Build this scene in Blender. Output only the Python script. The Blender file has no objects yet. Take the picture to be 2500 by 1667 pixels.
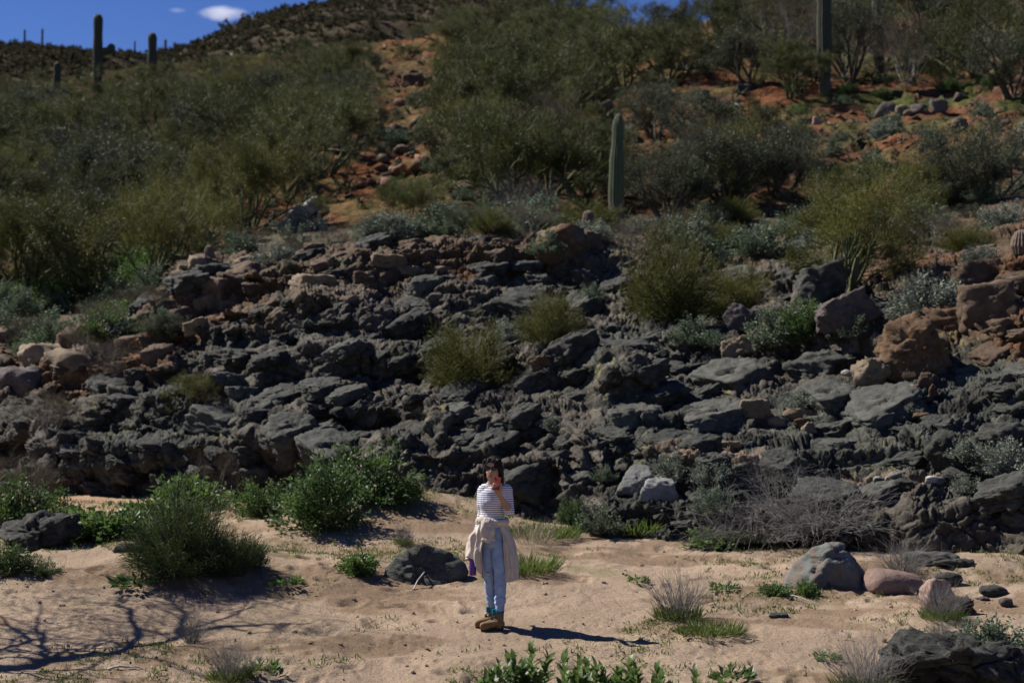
import bpy, math, random
import numpy as np
from mathutils import Vector, Matrix

scene = bpy.context.scene
col = scene.collection
R = math.radians

# ------------------------------------------------------------------ camera
FPX = 3472.0                      # focal length in photograph pixels (50 mm on 36 mm, 2500 px wide)
CAM = np.array([0.0, 0.0, 2.2])
PITCH = math.atan(139.5 / FPX)
cd = bpy.data.cameras.new('camera')
cam = bpy.data.objects.new('camera', cd)
col.objects.link(cam)
cam.location = CAM
cam.rotation_euler = (R(90) + PITCH, 0, 0)
cd.lens = 50
cd.sensor_width = 36
cd.clip_start = 0.1
cd.clip_end = 6000
cd.dof.use_dof = True
cd.dof.focus_distance = 13.9
cd.dof.aperture_fstop = 1.8
scene.camera = cam

# ------------------------------------------------------------------ sky and sun
SUN_EL = R(46.5)
SUN = np.array([-0.93, 0.37, 0.0])
SUN = SUN / np.linalg.norm(SUN) * math.cos(SUN_EL)
SUN[2] = math.sin(SUN_EL)
world = bpy.data.worlds.new('World')
scene.world = world
world.use_nodes = True
wn = world.node_tree
bgn = wn.nodes['Background']
sky = wn.nodes.new('ShaderNodeTexSky')
sky.sky_type = 'NISHITA'
sky.sun_disc = False
sky.sun_elevation = SUN_EL
sky.sun_rotation = math.atan2(SUN[0], SUN[1])
sky.altitude = 600
sky.air_density = 1.0
sky.dust_density = 0.0
sky.ozone_density = 5.0
hsv = wn.nodes.new('ShaderNodeHueSaturation')
hsv.inputs['Saturation'].default_value = 1.22
hsv.inputs['Hue'].default_value = 0.522
wn.links.new(sky.outputs[0], hsv.inputs['Color'])
wn.links.new(hsv.outputs[0], bgn.inputs[0])
bgn.inputs[1].default_value = 0.05

sl = bpy.data.lights.new('sun', 'SUN')
sl.energy = 5.0
sl.angle = R(0.5)
sl.color = (1.0, 0.95, 0.87)
sun = bpy.data.objects.new('sun', sl)
col.objects.link(sun)
sun.location = tuple(SUN * 40)
sun.rotation_euler = Vector(tuple(-SUN)).to_track_quat('-Z', 'Y').to_euler()

scene.view_settings.view_transform = 'Standard'
scene.view_settings.look = 'None'
scene.view_settings.exposure = 0.80
scene.view_settings.gamma = 1.0
scene.view_settings.use_curve_mapping = False
scene.render.engine = 'CYCLES'
scene.cycles.max_bounces = 6
scene.cycles.diffuse_bounces = 2
scene.cycles.transmission_bounces = 3
scene.cycles.volume_bounces = 3
scene.cycles.use_denoising = True

# ------------------------------------------------------------------ pixel <-> world helpers
CT, ST = math.cos(PITCH), math.sin(PITCH)

def W(px, py, d):
    """world point seen at photograph pixel (px, py) at world depth y = d (arrays allowed)"""
    xc = (np.asarray(px, float) - 1250.0) / FPX
    yc = (833.5 - np.asarray(py, float)) / FPX
    den = CT - yc * ST
    d = np.asarray(d, float)
    return np.stack([xc * d / den, d + 0 * xc, CAM[2] + (ST + yc * CT) * d / den], -1)

# ------------------------------------------------------------------ numpy noise
def hsh(ix, iy, iz, seed):
    h = (ix.astype(np.int64) * 374761393 + iy.astype(np.int64) * 668265263 + iz.astype(np.int64) * 2147483647 + seed * 974711) & 0xFFFFFFFF
    h = ((h ^ (h >> 13)) * 1274126177) & 0xFFFFFFFF
    h = ((h ^ (h >> 16)) * 2246822519) & 0xFFFFFFFF
    return ((h ^ (h >> 15)) & 0xFFFFFF).astype(np.float32) / 16777215.0

def vnoise(p, seed=0):
    p = np.asarray(p)
    i = np.floor(p).astype(np.int32)
    f = (p - i).astype(np.float32)
    f = f * f * f * (f * (f * 6 - 15) + 10)
    x, y, z = i[..., 0], i[..., 1], i[..., 2]
    fx, fy, fz = f[..., 0], f[..., 1], f[..., 2]
    def c(a, b, d): return hsh(x + a, y + b, z + d, seed)
    def l(a, b, t): return a + (b - a) * t
    v = l(l(l(c(0,0,0), c(1,0,0), fx), l(c(0,1,0), c(1,1,0), fx), fy),
          l(l(c(0,0,1), c(1,0,1), fx), l(c(0,1,1), c(1,1,1), fx), fy), fz)
    return v * 2 - 1

def fbm(p, seed=0, octv=4, gain=0.5, lac=2.03):
    a, s, n = 1.0, 0.0, 0.0
    p = np.asarray(p, np.float64)
    for k in range(octv):
        s = s + a * vnoise(p, seed + k * 17)
        n += a
        a *= gain
        p = p * lac + 3.7
    return s / n

def ridged(p, seed=0, octv=3, gain=0.5):
    a, s, n = 1.0, 0.0, 0.0
    p = np.asarray(p, np.float64)
    for k in range(octv):
        s = s + a * (1 - 2 * np.abs(vnoise(p, seed + k * 29)))
        n += a
        a *= gain
        p = p * 2.07 + 1.3
    return s / n

def voronoi(p, seed=0):
    """F1, F2, id hash, vector to the nearest cell point, in 3-D"""
    p = np.asarray(p, np.float64)
    i0 = np.floor(p).astype(np.int32)
    n = p.shape[0]
    f1 = np.full(n, 9.0, np.float32); f2 = np.full(n, 9.0, np.float32)
    cid = np.zeros(n, np.float32); vec = np.zeros((n, 3), np.float32)
    for dx in (-1, 0, 1):
        for dy in (-1, 0, 1):
            for dz in (-1, 0, 1):
                ix, iy, iz = i0[:, 0] + dx, i0[:, 1] + dy, i0[:, 2] + dz
                jx = hsh(ix, iy, iz, seed); jy = hsh(ix, iy, iz, seed + 1); jz = hsh(ix, iy, iz, seed + 2)
                v = np.stack([ix + jx - p[:, 0], iy + jy - p[:, 1], iz + jz - p[:, 2]], -1).astype(np.float32)
                d = np.sqrt((v * v).sum(-1))
                near = d < f1
                f2 = np.where(near, f1, np.minimum(f2, d))
                cid = np.where(near, hsh(ix, iy, iz, seed + 3), cid)
                vec = np.where(near[:, None], v, vec)
                f1 = np.where(near, d, f1)
    return f1, f2, cid, vec

def facets(p, seed):
    """broken faces: every cell is a plane of its own tilt; also the distance to the nearest joint"""
    f1, f2, cid, vec = voronoi(p, seed)
    g = np.stack([np.modf(cid * 57.31)[0] - 0.5, np.modf(cid * 113.77)[0] - 0.5, np.modf(cid * 211.13)[0] - 0.5], -1)
    return (vec * g).sum(1) * 2.0 + (cid - 0.5) * 0.35, f2 - f1, cid

def sstep(a, b, x):
    t = np.clip((x - a) / (b - a), 0, 1)
    return t * t * (3 - 2 * t)

# ------------------------------------------------------------------ mesh helpers
def mesh_np(name, verts, faces_list, smooth=True, color=None, mats=None):
    """faces_list: list of int arrays (N,3) or (N,4)"""
    me = bpy.data.meshes.new(name)
    verts = np.ascontiguousarray(verts, np.float32)
    faces_list = [np.asarray(f, np.int32) for f in faces_list if len(f)]
    nl = sum(f.size for f in faces_list)
    nf = sum(f.shape[0] for f in faces_list)
    me.vertices.add(len(verts)); me.vertices.foreach_set('co', verts.ravel())
    me.loops.add(nl); me.polygons.add(nf)
    me.loops.foreach_set('vertex_index', np.concatenate([f.ravel() for f in faces_list]))
    tot = np.concatenate([np.full(f.shape[0], f.shape[1], np.int32) for f in faces_list])
    st = np.zeros(nf, np.int32); st[1:] = np.cumsum(tot)[:-1]
    me.polygons.foreach_set('loop_start', st)
    me.polygons.foreach_set('use_smooth', np.full(nf, smooth, bool))
    me.update(calc_edges=True)
    if color is not None:
        ca = me.color_attributes.new('Col', 'FLOAT_COLOR', 'POINT')
        c4 = np.ones((len(verts), 4), np.float32); c4[:, :3] = color
        ca.data.foreach_set('color', c4.ravel())
    for m in mats or []:
        me.materials.append(m)
    return me

def grid_faces(nr, nc):
    a = np.arange(nr * nc).reshape(nr, nc)
    return np.stack([a[:-1, :-1], a[:-1, 1:], a[1:, 1:], a[1:, :-1]], -1).reshape(-1, 4)

def obj(name, me, parent=None, loc=None):
    o = bpy.data.objects.new(name, me)
    col.objects.link(o)
    if parent is not None: o.parent = parent
    if loc is not None: o.location = loc
    return o

def tag(o, label=None, cat=None, group=None, kind=None):
    if label: o['label'] = label
    if cat: o['category'] = cat
    if group: o['group'] = group
    if kind: o['kind'] = kind
    return o

def empty(name, loc, rz=0.0, scale=1.0):
    o = bpy.data.objects.new(name, None)
    o.empty_display_size = 0.2
    col.objects.link(o)
    o.location = loc
    o.rotation_euler = (0, 0, rz)
    o.scale = (scale,) * 3 if not hasattr(scale, '__len__') else scale
    return o

class MB:
    """collects tubes and blades into one mesh"""
    def __init__(self): self.v, self.q, self.t, self.n = [], [], [], 0
    def add(self, v, q=None, t=None):
        v = np.asarray(v, float).reshape(-1, 3)
        if q is not None and len(q): self.q.append(np.asarray(q) + self.n)
        if t is not None and len(t): self.t.append(np.asarray(t) + self.n)
        self.v.append(v); self.n += len(v)
    def tubes(self, p0, p1, r0, r1, k=4):
        p0, p1 = np.asarray(p0, float), np.asarray(p1, float)
        if not len(p0): return
        r0, r1 = np.asarray(r0, float), np.asarray(r1, float)
        d = p1 - p0
        d = d / np.maximum(np.linalg.norm(d, axis=1, keepdims=True), 1e-9)
        ref = np.where(np.abs(d[:, 2:3]) > 0.9, np.array([[1.0, 0, 0]]), np.array([[0, 0, 1.0]]))
        a = np.cross(d, ref); a /= np.linalg.norm(a, axis=1, keepdims=True)
        b = np.cross(d, a)
        an = np.arange(k) * 2 * math.pi / k
        ring = np.cos(an)[None, :, None] * a[:, None] + np.sin(an)[None, :, None] * b[:, None]
        v = np.concatenate([p0[:, None] + ring * r0[:, None, None], p1[:, None] + ring * r1[:, None, None]], 1)
        i = np.arange(k); j = (i + 1) % k
        f = np.stack([i, j, j + k, i + k], -1)[None] + (np.arange(len(p0)) * 2 * k)[:, None, None]
        self.add(v, f.reshape(-1, 4))
    def blades(self, p, d, L, w, rng, bend=0.0):
        """diamond leaves: base p, direction d, length L, half width w"""
        p, d = np.asarray(p, float), np.asarray(d, float)
        n = len(p)
        if not n: return
        L = np.broadcast_to(L, (n,))[:, None]; w = np.broadcast_to(w, (n,))[:, None]
        r = rng.normal(size=(n, 3))
        s = np.cross(d, r); s /= np.maximum(np.linalg.norm(s, axis=1, keepdims=True), 1e-9)
        up = np.cross(s, d)
        m = p + d * L * 0.5 + up * (L * bend)
        v = np.stack([p, m + s * w, p + d * L, m - s * w], 1)
        self.add(v, np.arange(n * 4).reshape(n, 4))
    def spikes(self, p, d, L, w, rng):
        """single-triangle leaves and twig ends"""
        n = len(p)
        s = unit_rows(np.cross(d, rng.normal(size=(n, 3)))) * np.asarray(w)[:, None]
        v = np.stack([p - s, p + s, p + d * np.asarray(L)[:, None]], 1)
        self.add(v, None, np.arange(n * 3).reshape(n, 3))
    def mesh(self, name, mat, smooth=False):
        return mesh_np(name, np.concatenate(self.v), [np.concatenate(x) for x in (self.q, self.t) if x], smooth, None, [mat] if mat else [])

# ------------------------------------------------------------------ materials
def new_mat(name):
    m = bpy.data.materials.new(name)
    m.use_nodes = True
    nt = m.node_tree
    return m, nt, nt.nodes['Principled BSDF']

def N(nt, typ, **kw):
    n = nt.nodes.new(typ)
    for k, v in kw.items():
        if k in n.inputs: n.inputs[k].default_value = v
        else: setattr(n, k, v)
    return n

def ramp(nt, fac, stops):
    r = nt.nodes.new('ShaderNodeValToRGB')
    e = r.color_ramp.elements
    e[0].position, e[0].color = stops[0][0], (*stops[0][1], 1)
    e[1].position, e[1].color = stops[-1][0], (*stops[-1][1], 1)
    for p, c in stops[1:-1]:
        x = e.new(p); x.color = (*c, 1)
    nt.links.new(fac, r.inputs[0])
    return r.outputs[0]

def mixc(nt, fac, a, b, mode='MIX'):
    m = nt.nodes.new('ShaderNodeMix'); m.data_type = 'RGBA'; m.blend_type = mode
    for s, v in ((0, fac), (6, a), (7, b)):
        if hasattr(v, 'is_linked'): nt.links.new(v, m.inputs[s])
        else: m.inputs[s].default_value = v if s == 0 else (*v, 1)
    return m.outputs[2]

def noise_tex(nt, vec, scale, detail=4, rough=0.55):
    n = N(nt, 'ShaderNodeTexNoise', Scale=scale, Detail=detail, Roughness=rough)
    nt.links.new(vec, n.inputs['Vector'])
    return n.outputs['Fac']

def bump(nt, bs, height, strength, dist, prev=None):
    b = N(nt, 'ShaderNodeBump', Strength=strength, Distance=dist)
    nt.links.new(height, b.inputs['Height'])
    if prev is not None: nt.links.new(prev, b.inputs['Normal'])
    nt.links.new(b.outputs[0], bs.inputs['Normal'])
    return b.outputs[0]

def mat_noise(name, c1, c2, scale=6, rough=0.85, bscale=40, bstr=0.5, bdist=0.01, spec=0.2, rand=0.0, c3=None):
    """two- or three-colour mottled matt surface in object space"""
    m, nt, bs = new_mat(name)
    tc = N(nt, 'ShaderNodeTexCoord').outputs['Object']
    f = noise_tex(nt, tc, scale, 6, 0.62)
    st = [(0.36, c1), (0.64, c2)] if c3 is None else [(0.33, c1), (0.5, c2), (0.68, c3)]
    c = ramp(nt, f, st)
    if rand:
        oi = N(nt, 'ShaderNodeObjectInfo').outputs['Random']
        mr = N(nt, 'ShaderNodeMapRange'); mr.inputs[3].default_value = 1 - rand; mr.inputs[4].default_value = 1 + rand
        nt.links.new(oi, mr.inputs[0])
        vm = N(nt, 'ShaderNodeVectorMath', operation='SCALE')
        nt.links.new(c, vm.inputs[0]); nt.links.new(mr.outputs[0], vm.inputs['Scale'])
        c = vm.outputs[0]
    nt.links.new(c, bs.inputs['Base Color'])
    bs.inputs['Roughness'].default_value = rough
    bs.inputs['Specular IOR Level'].default_value = spec
    if bstr: bump(nt, bs, noise_tex(nt, tc, bscale, 5, 0.6), bstr, bdist)
    return m

def mat_leaf(name, c1, c2, scale=1.2, trans=0.35, rough=0.6, rand=0.25, spec=0.25):
    m, nt, bs = new_mat(name)
    geo = N(nt, 'ShaderNodeNewGeometry')
    f = noise_tex(nt, geo.outputs['Position'], scale, 3, 0.6)
    c = ramp(nt, f, [(0.35, c1), (0.65, c2)])
    isl = geo.outputs['Random Per Island']
    oi = N(nt, 'ShaderNodeObjectInfo').outputs['Random']
    add = N(nt, 'ShaderNodeMath', operation='ADD'); nt.links.new(isl, add.inputs[0]); nt.links.new(oi, add.inputs[1])
    mr = N(nt, 'ShaderNodeMapRange'); mr.inputs[2].default_value = 2.0
    mr.inputs[3].default_value = 0.9 - rand * 1.3; mr.inputs[4].default_value = 0.9 + rand * 1.3
    nt.links.new(add.outputs[0], mr.inputs[0])
    vm = N(nt, 'ShaderNodeVectorMath', operation='SCALE')
    nt.links.new(c, vm.inputs[0]); nt.links.new(mr.outputs[0], vm.inputs['Scale'])
    nt.links.new(vm.outputs[0], bs.inputs['Base Color'])
    bs.inputs['Roughness'].default_value = rough
    bs.inputs['Specular IOR Level'].default_value = spec
    tr = N(nt, 'ShaderNodeBsdfTranslucent'); nt.links.new(vm.outputs[0], tr.inputs['Color'])
    mx = N(nt, 'ShaderNodeMixShader'); mx.inputs[0].default_value = trans
    nt.links.new(bs.outputs[0], mx.inputs[1]); nt.links.new(tr.outputs[0], mx.inputs[2])
    nt.links.new(mx.outputs[0], nt.nodes['Material Output'].inputs['Surface'])
    return m

def mat_vcol(name, rough=0.9, fine=18, amt=0.35, bumps=((9, 0.6, 0.05), (45, 0.5, 0.012)), spec=0.2):
    """albedo from the mesh's Col attribute (rock kinds, soil kinds), broken up with fine grain"""
    m, nt, bs = new_mat(name)
    at = N(nt, 'ShaderNodeAttribute', attribute_name='Col').outputs['Color']
    pos = N(nt, 'ShaderNodeNewGeometry').outputs['Position']
    f = noise_tex(nt, pos, fine, 6, 0.7)
    g = ramp(nt, f, [(0.3, (1 - amt,) * 3), (0.7, (1 + amt,) * 3)])
    c = mixc(nt, 1.0, at, g, 'MULTIPLY')
    nt.links.new(c, bs.inputs['Base Color'])
    bs.inputs['Roughness'].default_value = rough
    bs.inputs['Specular IOR Level'].default_value = spec
    prev = None
    for s, st, d in bumps:
        prev = bump(nt, bs, noise_tex(nt, pos, s, 6, 0.65), st, d, prev)
    return m
# ------------------------------------------------------------------ large structure: sand bed, rock outcrop, hillside, far hill
# surface profiles along lines of sight: (photograph row, distance) pairs, from the foot of the rock up
PROF = {
    0:    [(1230, 27.0), (1080, 29.0), (960, 31.0), (850, 33.5), (830, 35.0), (760, 40.0), (640, 50), (480, 65), (330, 85), (240, 105), (195, 130)],
    150: [(1232, 25.5), (1110, 26.0), (1085, 27.0), (1000, 27.4), (975, 28.8), (900, 30.6), (850, 33.5), (790, 38.0), (640, 50), (480, 65), (330, 85), (240, 105), (190, 130)],
    300: [(1225, 25.0), (1095, 25.4), (1075, 26.3), (990, 26.7), (955, 28.2), (870, 29.6), (850, 33.0), (780, 38.0), (640, 50), (480, 65), (330, 85), (235, 105), (180, 130)],
    430: [(1215, 24.5), (1080, 25.0), (1060, 25.8), (930, 26.3), (905, 27.7), (810, 28.3), (790, 29.4), (665, 29.9), (652, 33.0), (620, 39.0), (530, 50), (420, 63), (300, 82), (215, 105), (165, 130)],
    620: [(1195, 24.0), (1000, 24.5), (965, 26.2), (900, 27.2), (830, 28.6), (745, 29.1), (722, 30.5), (652, 30.9), (643, 32.9), (600, 37.0), (500, 49), (400, 61), (290, 78), (200, 100), (140, 130)],
    800: [(1185, 23.5), (1085, 23.8), (1055, 24.3), (965, 24.6), (935, 26.4), (900, 27.0), (720, 28.0), (695, 30.2), (627, 30.6), (615, 33.0), (580, 37.0), (500, 48), (400, 60), (300, 75), (200, 95), (120, 130)],
    950: [(1165, 22.6), (1080, 23.0), (1040, 24.1), (965, 24.7), (920, 26.6), (860, 27.2), (775, 27.7), (745, 29.6), (690, 29.9), (672, 31.5), (612, 31.9), (600, 34.2), (560, 38.0), (480, 48), (380, 60), (280, 74), (180, 94), (100, 125)],
    1100: [(1205, 21.8), (1110, 22.3), (1060, 23.2), (985, 24.0), (930, 25.8), (860, 26.6), (760, 29.0), (735, 29.9), (665, 30.5), (650, 32.6), (580, 33.0), (570, 35.3), (540, 39.0), (430, 50), (330, 62), (220, 80), (130, 100), (75, 125)],
    1300: [(1225, 21.0), (1120, 21.5), (1090, 22.5), (985, 23.4), (935, 25.0), (850, 25.8), (800, 28.0), (730, 29.8), (690, 31.8), (620, 32.5), (605, 34.4), (550, 35.0), (545, 37.0), (520, 41.0), (420, 50), (300, 63), (180, 80), (100, 95), (60, 110), (55, 125)],
    1500: [(1305, 19.5), (1205, 19.8), (1165, 20.9), (1090, 21.5), (1010, 23.4), (950, 24.0), (860, 24.9), (830, 27.8), (760, 29.6), (700, 32.0), (640, 32.6), (600, 34.6), (550, 35.4), (540, 37.5), (520, 42.0), (430, 50), (330, 60), (220, 72), (130, 85), (85, 95), (80, 115)],
    1700: [(1338, 18.8), (1200, 19.6), (1120, 21.0), (1000, 23.5), (850, 27.0), (780, 30.0), (680, 33.0), (600, 36.0), (540, 40.0), (450, 47), (330, 57), (220, 68), (130, 80), (70, 92), (60, 110)],
    1900: [(1348, 18.6), (1200, 19.4), (1120, 21.0), (1000, 23.0), (880, 25.5), (800, 28.0), (700, 31.0), (600, 36.0), (500, 42.0), (400, 50), (300, 58), (220, 66), (140, 76), (60, 90), (0, 100), (-60, 115)],
    2100: [(1352, 18.3), (1200, 19.1), (1120, 20.8), (1000, 22.5), (900, 24.0), (760, 26.5), (690, 29.0), (600, 34.0), (520, 40.0), (400, 50), (300, 57), (230, 64), (190, 69), (100, 78), (0, 92), (-100, 110)],
    2300: [(1368, 18.0), (1200, 19.0), (1100, 20.8), (960, 22.5), (820, 24.5), (720, 26.5), (650, 29.0), (580, 34.0), (500, 40.0), (380, 49), (290, 56), (220, 63), (150, 70), (60, 80), (-30, 92), (-120, 108)],
    2500: [(1372, 17.5), (1180, 18.9), (1080, 20.5), (900, 22.5), (750, 25.0), (620, 28.0), (580, 31.0), (520, 36.0), (440, 42.0), (340, 48), (270, 54), (190, 62), (100, 72), (0, 84), (-100, 98)],
}
CX = np.array(sorted(PROF), float)
TOPD = 40.0                                    # distance where the outcrop hands over to the hillside

def Dsurf(px, py):
    px, py = np.broadcast_arrays(np.asarray(px, float), np.asarray(py, float))
    q = np.clip(px, 0, 2500)
    k = np.clip(np.searchsorted(CX, q, 'right') - 1, 0, len(CX) - 2)
    t = (q - CX[k]) / (CX[k + 1] - CX[k])
    t = t * t * (3 - 2 * t)
    out = np.zeros(px.shape)
    ev = []
    for c in CX:
        pr = np.array(PROF[int(c)], float)
        y = pr[::-1, 0]; d = pr[::-1, 1]
        ev.append(np.interp(py, y, d))
    ev = np.array(ev)
    a = np.take_along_axis(ev, k[None], 0)[0]; b = np.take_along_axis(ev, (k + 1)[None], 0)[0]
    return a + (b - a) * t

def colval(fn):
    return np.array([fn(PROF[int(c)]) for c in CX], float)
PY_BASE = colval(lambda p: p[0][0])
PY_TOP = colval(lambda p: np.interp(TOPD, [x[1] for x in p], [x[0] for x in p]))
PY_END = colval(lambda p: p[-1][0])
def sm_interp(px, arr):
    q = np.clip(px, 0, 2500)
    k = np.clip(np.searchsorted(CX, q, 'right') - 1, 0, len(CX) - 2)
    t = (q - CX[k]) / (CX[k + 1] - CX[k]); t = t * t * (3 - 2 * t)
    return arr[k] + (arr[k + 1] - arr[k]) * t

# ---- the sand bed: a heightfield z(x, y)
def zs_base(x, y):
    s = np.interp(y, [0, 5, 9, 11, 12.6, 13.3, 13.7, 14.5, 16, 19, 22, 26, 31, 60], [0.5, -0.2, -0.34, -0.24, -0.10, -0.03, 0.0, 0.075, 0.16, 0.25, 0.44, 0.46, 0.5, 0.6])
    hump = 0.28 * np.exp(-((x + 3.6) / 1.3) ** 2 - ((y - 16.6) / 1.1) ** 2)           # bank under the broom bush
    hump += 0.16 * sstep(-0.8, -2.2, x) * np.exp(-((y - 15.7 - 0.12 * (x + 3)) / 0.75) ** 2)
    hump += 0.10 * np.exp(-((x + 1.2) / 1.1) ** 2 - ((y - 17.2) / 0.9) ** 2)
    hump += 0.16 * np.exp(-((x - 5.6) / 0.9) ** 2 - ((y - 17.3) / 0.7) ** 2)          # sand cone at the foot of the right rock
    hump += 0.42 * np.exp(-((x + 1.9) / 1.7) ** 2 - ((y - 22.3) / 2.0) ** 2)
    hump += 0.07 * np.exp(-((x - 3.0) / 1.0) ** 2 - ((y - 13.6) / 0.35) ** 2)
    return s + hump

def zs(x, y):
    x = np.asarray(x, float); y = np.asarray(y, float)
    sh = x.shape
    x = x.ravel(); y = y.ravel()
    P = np.stack([x, y, 0 * x], -1)
    z = zs_base(x, y)
    calm = sstep(0.35, 1.1, np.hypot(x + 0.1, y - 13.72))
    z = z + calm * 0.075 * fbm(P * 0.55, 3, 3) + calm * 0.045 * fbm(P * np.array([1.6, 2.1, 1]), 11, 3)
    # trampled: pocks and heel marks
    f1, f2, cid, v = voronoi(P * np.array([3.0, 2.6, 1.0]) + 0.6 * np.stack([vnoise(P * 2, 5), vnoise(P * 2, 6), 0 * x], -1), 21)
    on = (cid > 0.42) & (vnoise(P * 0.7, 44) > -0.35)
    z = z - np.where(on, 0.045 * (1 - sstep(0.12, 0.40, f1)), 0) + np.where(on, 0.012 * np.exp(-((f1 - 0.46) / 0.09) ** 2), 0)
    f1, f2, cid, v = voronoi(P * np.array([8.5, 7.5, 1.0]), 61)
    on = (cid > 0.5)
    z = z - np.where(on, 0.020 * (1 - sstep(0.1, 0.42, f1)), 0)
    z = z + 0.010 * fbm(P * 7, 31, 3) * (0.4 + 0.6 * calm)
    return z.reshape(sh)

def fan(x):
    return np.asarray(x, float)

def build_sand(mat):
    u = np.concatenate([np.linspace(-4.0, -0.42, 60), np.linspace(-0.41, 0.41, 560), np.linspace(0.42, 4.0, 60)])
    d = np.concatenate([np.linspace(-2.0, 8.6, 20), np.linspace(8.7, 13, 135), np.linspace(13.03, 18, 115), np.linspace(18.06, 29, 100), np.linspace(29.5, 60, 12)])
    U, D = np.meshgrid(u, d)
    X, Y = U * np.maximum(D, 4.0), D
    Z = zs(X, Y)
    P = np.stack([X, Y, Z], -1).reshape(-1, 3)
    # soil kinds: pale dry sand, damp brown crust, greenish film of seedlings
    Q = P * np.array([1, 1, 0])
    c = np.array([0.266, 0.200, 0.143]) * (1 + 0.24 * fbm(Q * 1.3, 7, 4))[:, None]
    crust = sstep(0.0, 0.30, fbm(Q * np.array([0.7, 1.3, 1]), 19, 4) + 0.25 * vnoise(Q * 5, 9))
    c = c * (1 - 0.30 * crust)[:, None] * (1 - crust[:, None] * np.array([0.0, 0.05, 0.10]))
    far = sstep(14, 19, P[:, 1])
    green = sstep(0.18, 0.5, fbm(Q * 0.9, 71, 3)) * sstep(-0.1, 0.35, fbm(Q * 4, 72, 3)) * (0.15 + 0.6 * far)
    green = np.maximum(green, 0.55 * sstep(-3.0, -5.5, P[:, 0]) * sstep(12.5, 11.2, P[:, 1]) * sstep(-0.2, 0.3, fbm(Q * 3, 75, 3)))
    c = c + (np.array([0.09, 0.11, 0.035]) - c) * green[:, None] * 0.75
    orange = sstep(20, 25, P[:, 1]) * sstep(0, -4, P[:, 0])
    c = c * (1 + orange[:, None] * np.array([0.12, 0.0, -0.08]))
    me = mesh_np('sand_ground', P, [grid_faces(len(d), len(u))], True, c, [mat])
    return tag(obj('sand_ground', me), kind='structure')

# ---- rock outcrop
def rot_z(P, a):
    c, s = math.cos(a), math.sin(a)
    return np.stack([P[:, 0] * c - P[:, 1] * s, P[:, 0] * s + P[:, 1] * c, P[:, 2]], -1)

def rot_y(P, a):
    c, s = math.cos(a), math.sin(a)
    return np.stack([P[:, 0] * c - P[:, 2] * s, P[:, 1], P[:, 0] * s + P[:, 2] * c], -1)

# ledges of the outcrop, foot to top: (row, distance) of each cliff head and of the back of the tread above it
LEDGE = {
    0: [(1230,27),(1150,27.3),(1120,28.3),(1060,28.6),(1030,29.6),(985,29.9),(965,30.9),(925,31.2),(905,32.2),(850,32.7),(832,34.6)],
    150: [(1232,25.5),(1110,25.9),(1085,27),(1005,27.4),(978,28.6),(950,28.8),(930,29.7),(900,30),(885,31),(845,31.4),(832,33.6)],
    300: [(1225,25),(1095,25.4),(1075,26.3),(990,26.7),(960,28.0),(900,28.4),(880,29.3),(850,29.6),(835,30.8),(815,31),(800,33)],
    400: [(1218,24.6),(1080,25),(1060,25.8),(960,26.2),(935,27.4),(870,27.8),(850,28.7),(800,29.0),(785,30),(730,30.4),(715,33)],
    450: [(1215,24.5),(1080,25),(1060,25.8),(950,26.2),(925,27.4),(860,27.8),(840,28.7),(790,29.0),(770,30),(668,30.4),(653,33)],
    620: [(1195,24),(1080,24.3),(1060,24.8),(985,25.0),(960,26.3),(900,27.2),(835,28.5),(748,28.9),(725,30.4),(660,30.7),(645,33)],
    800: [(1185,23.5),(1075,23.8),(1050,24.4),(965,24.6),(935,26.4),(860,26.8),(835,27.5),(705,28.0),(685,30.2),(632,30.5),(617,33.0)],
    950: [(1165,22.6),(1085,22.9),(1050,24.0),(970,24.4),(930,26.4),(850,26.8),(825,27.8),(755,28.1),(730,30.0),(620,30.9),(602,33.6)],
    1100: [(1205,21.8),(1120,22.2),(1070,23.2),(1000,23.6),(940,25.6),(880,26.0),(840,27.6),(700,28.9),(670,31.0),(585,31.8),(572,35)],
    1300: [(1225,21),(1125,21.4),(1085,22.5),(1000,22.9),(945,24.8),(860,25.4),(815,27.8),(740,28.8),(700,31),(615,31.7),(590,34.0)],
    1500: [(1305,19.5),(1205,19.8),(1165,20.9),(1095,21.3),(1020,23.2),(870,24.2),(830,27.6),(760,29),(705,31.5),(640,32),(595,34.6)],
    1700: [(1338,18.8),(1225,19.1),(1180,19.9),(1110,20.4),(1060,22.2),(950,24.4),(880,26.2),(830,26.8),(780,30),(700,31.4),(640,34)],
    1900: [(1348,18.6),(1240,18.9),(1180,19.6),(1120,20.2),(1060,21.8),(960,23.4),(880,25.4),(800,26.0),(760,28.6),(690,29.4),(640,33)],
    2100: [(1352,18.3),(1240,18.6),(1180,19.3),(1110,20.1),(1060,21.4),(960,22.6),(900,24.0),(780,24.5),(760,26.8),(690,27.6),(640,31.5)],
    2300: [(1368,18),(1250,18.3),(1190,19.1),(1110,19.8),(1060,21.2),(960,22),(900,23.3),(800,23.9),(780,25.0),(660,26),(640,29)],
    2500: [(1372,17.5),(1260,17.8),(1190,18.8),(1090,19.4),(1050,20.4),(940,21.2),(880,22.3),(760,22.9),(740,24.4),(610,25.4),(590,29)],
}

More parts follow.
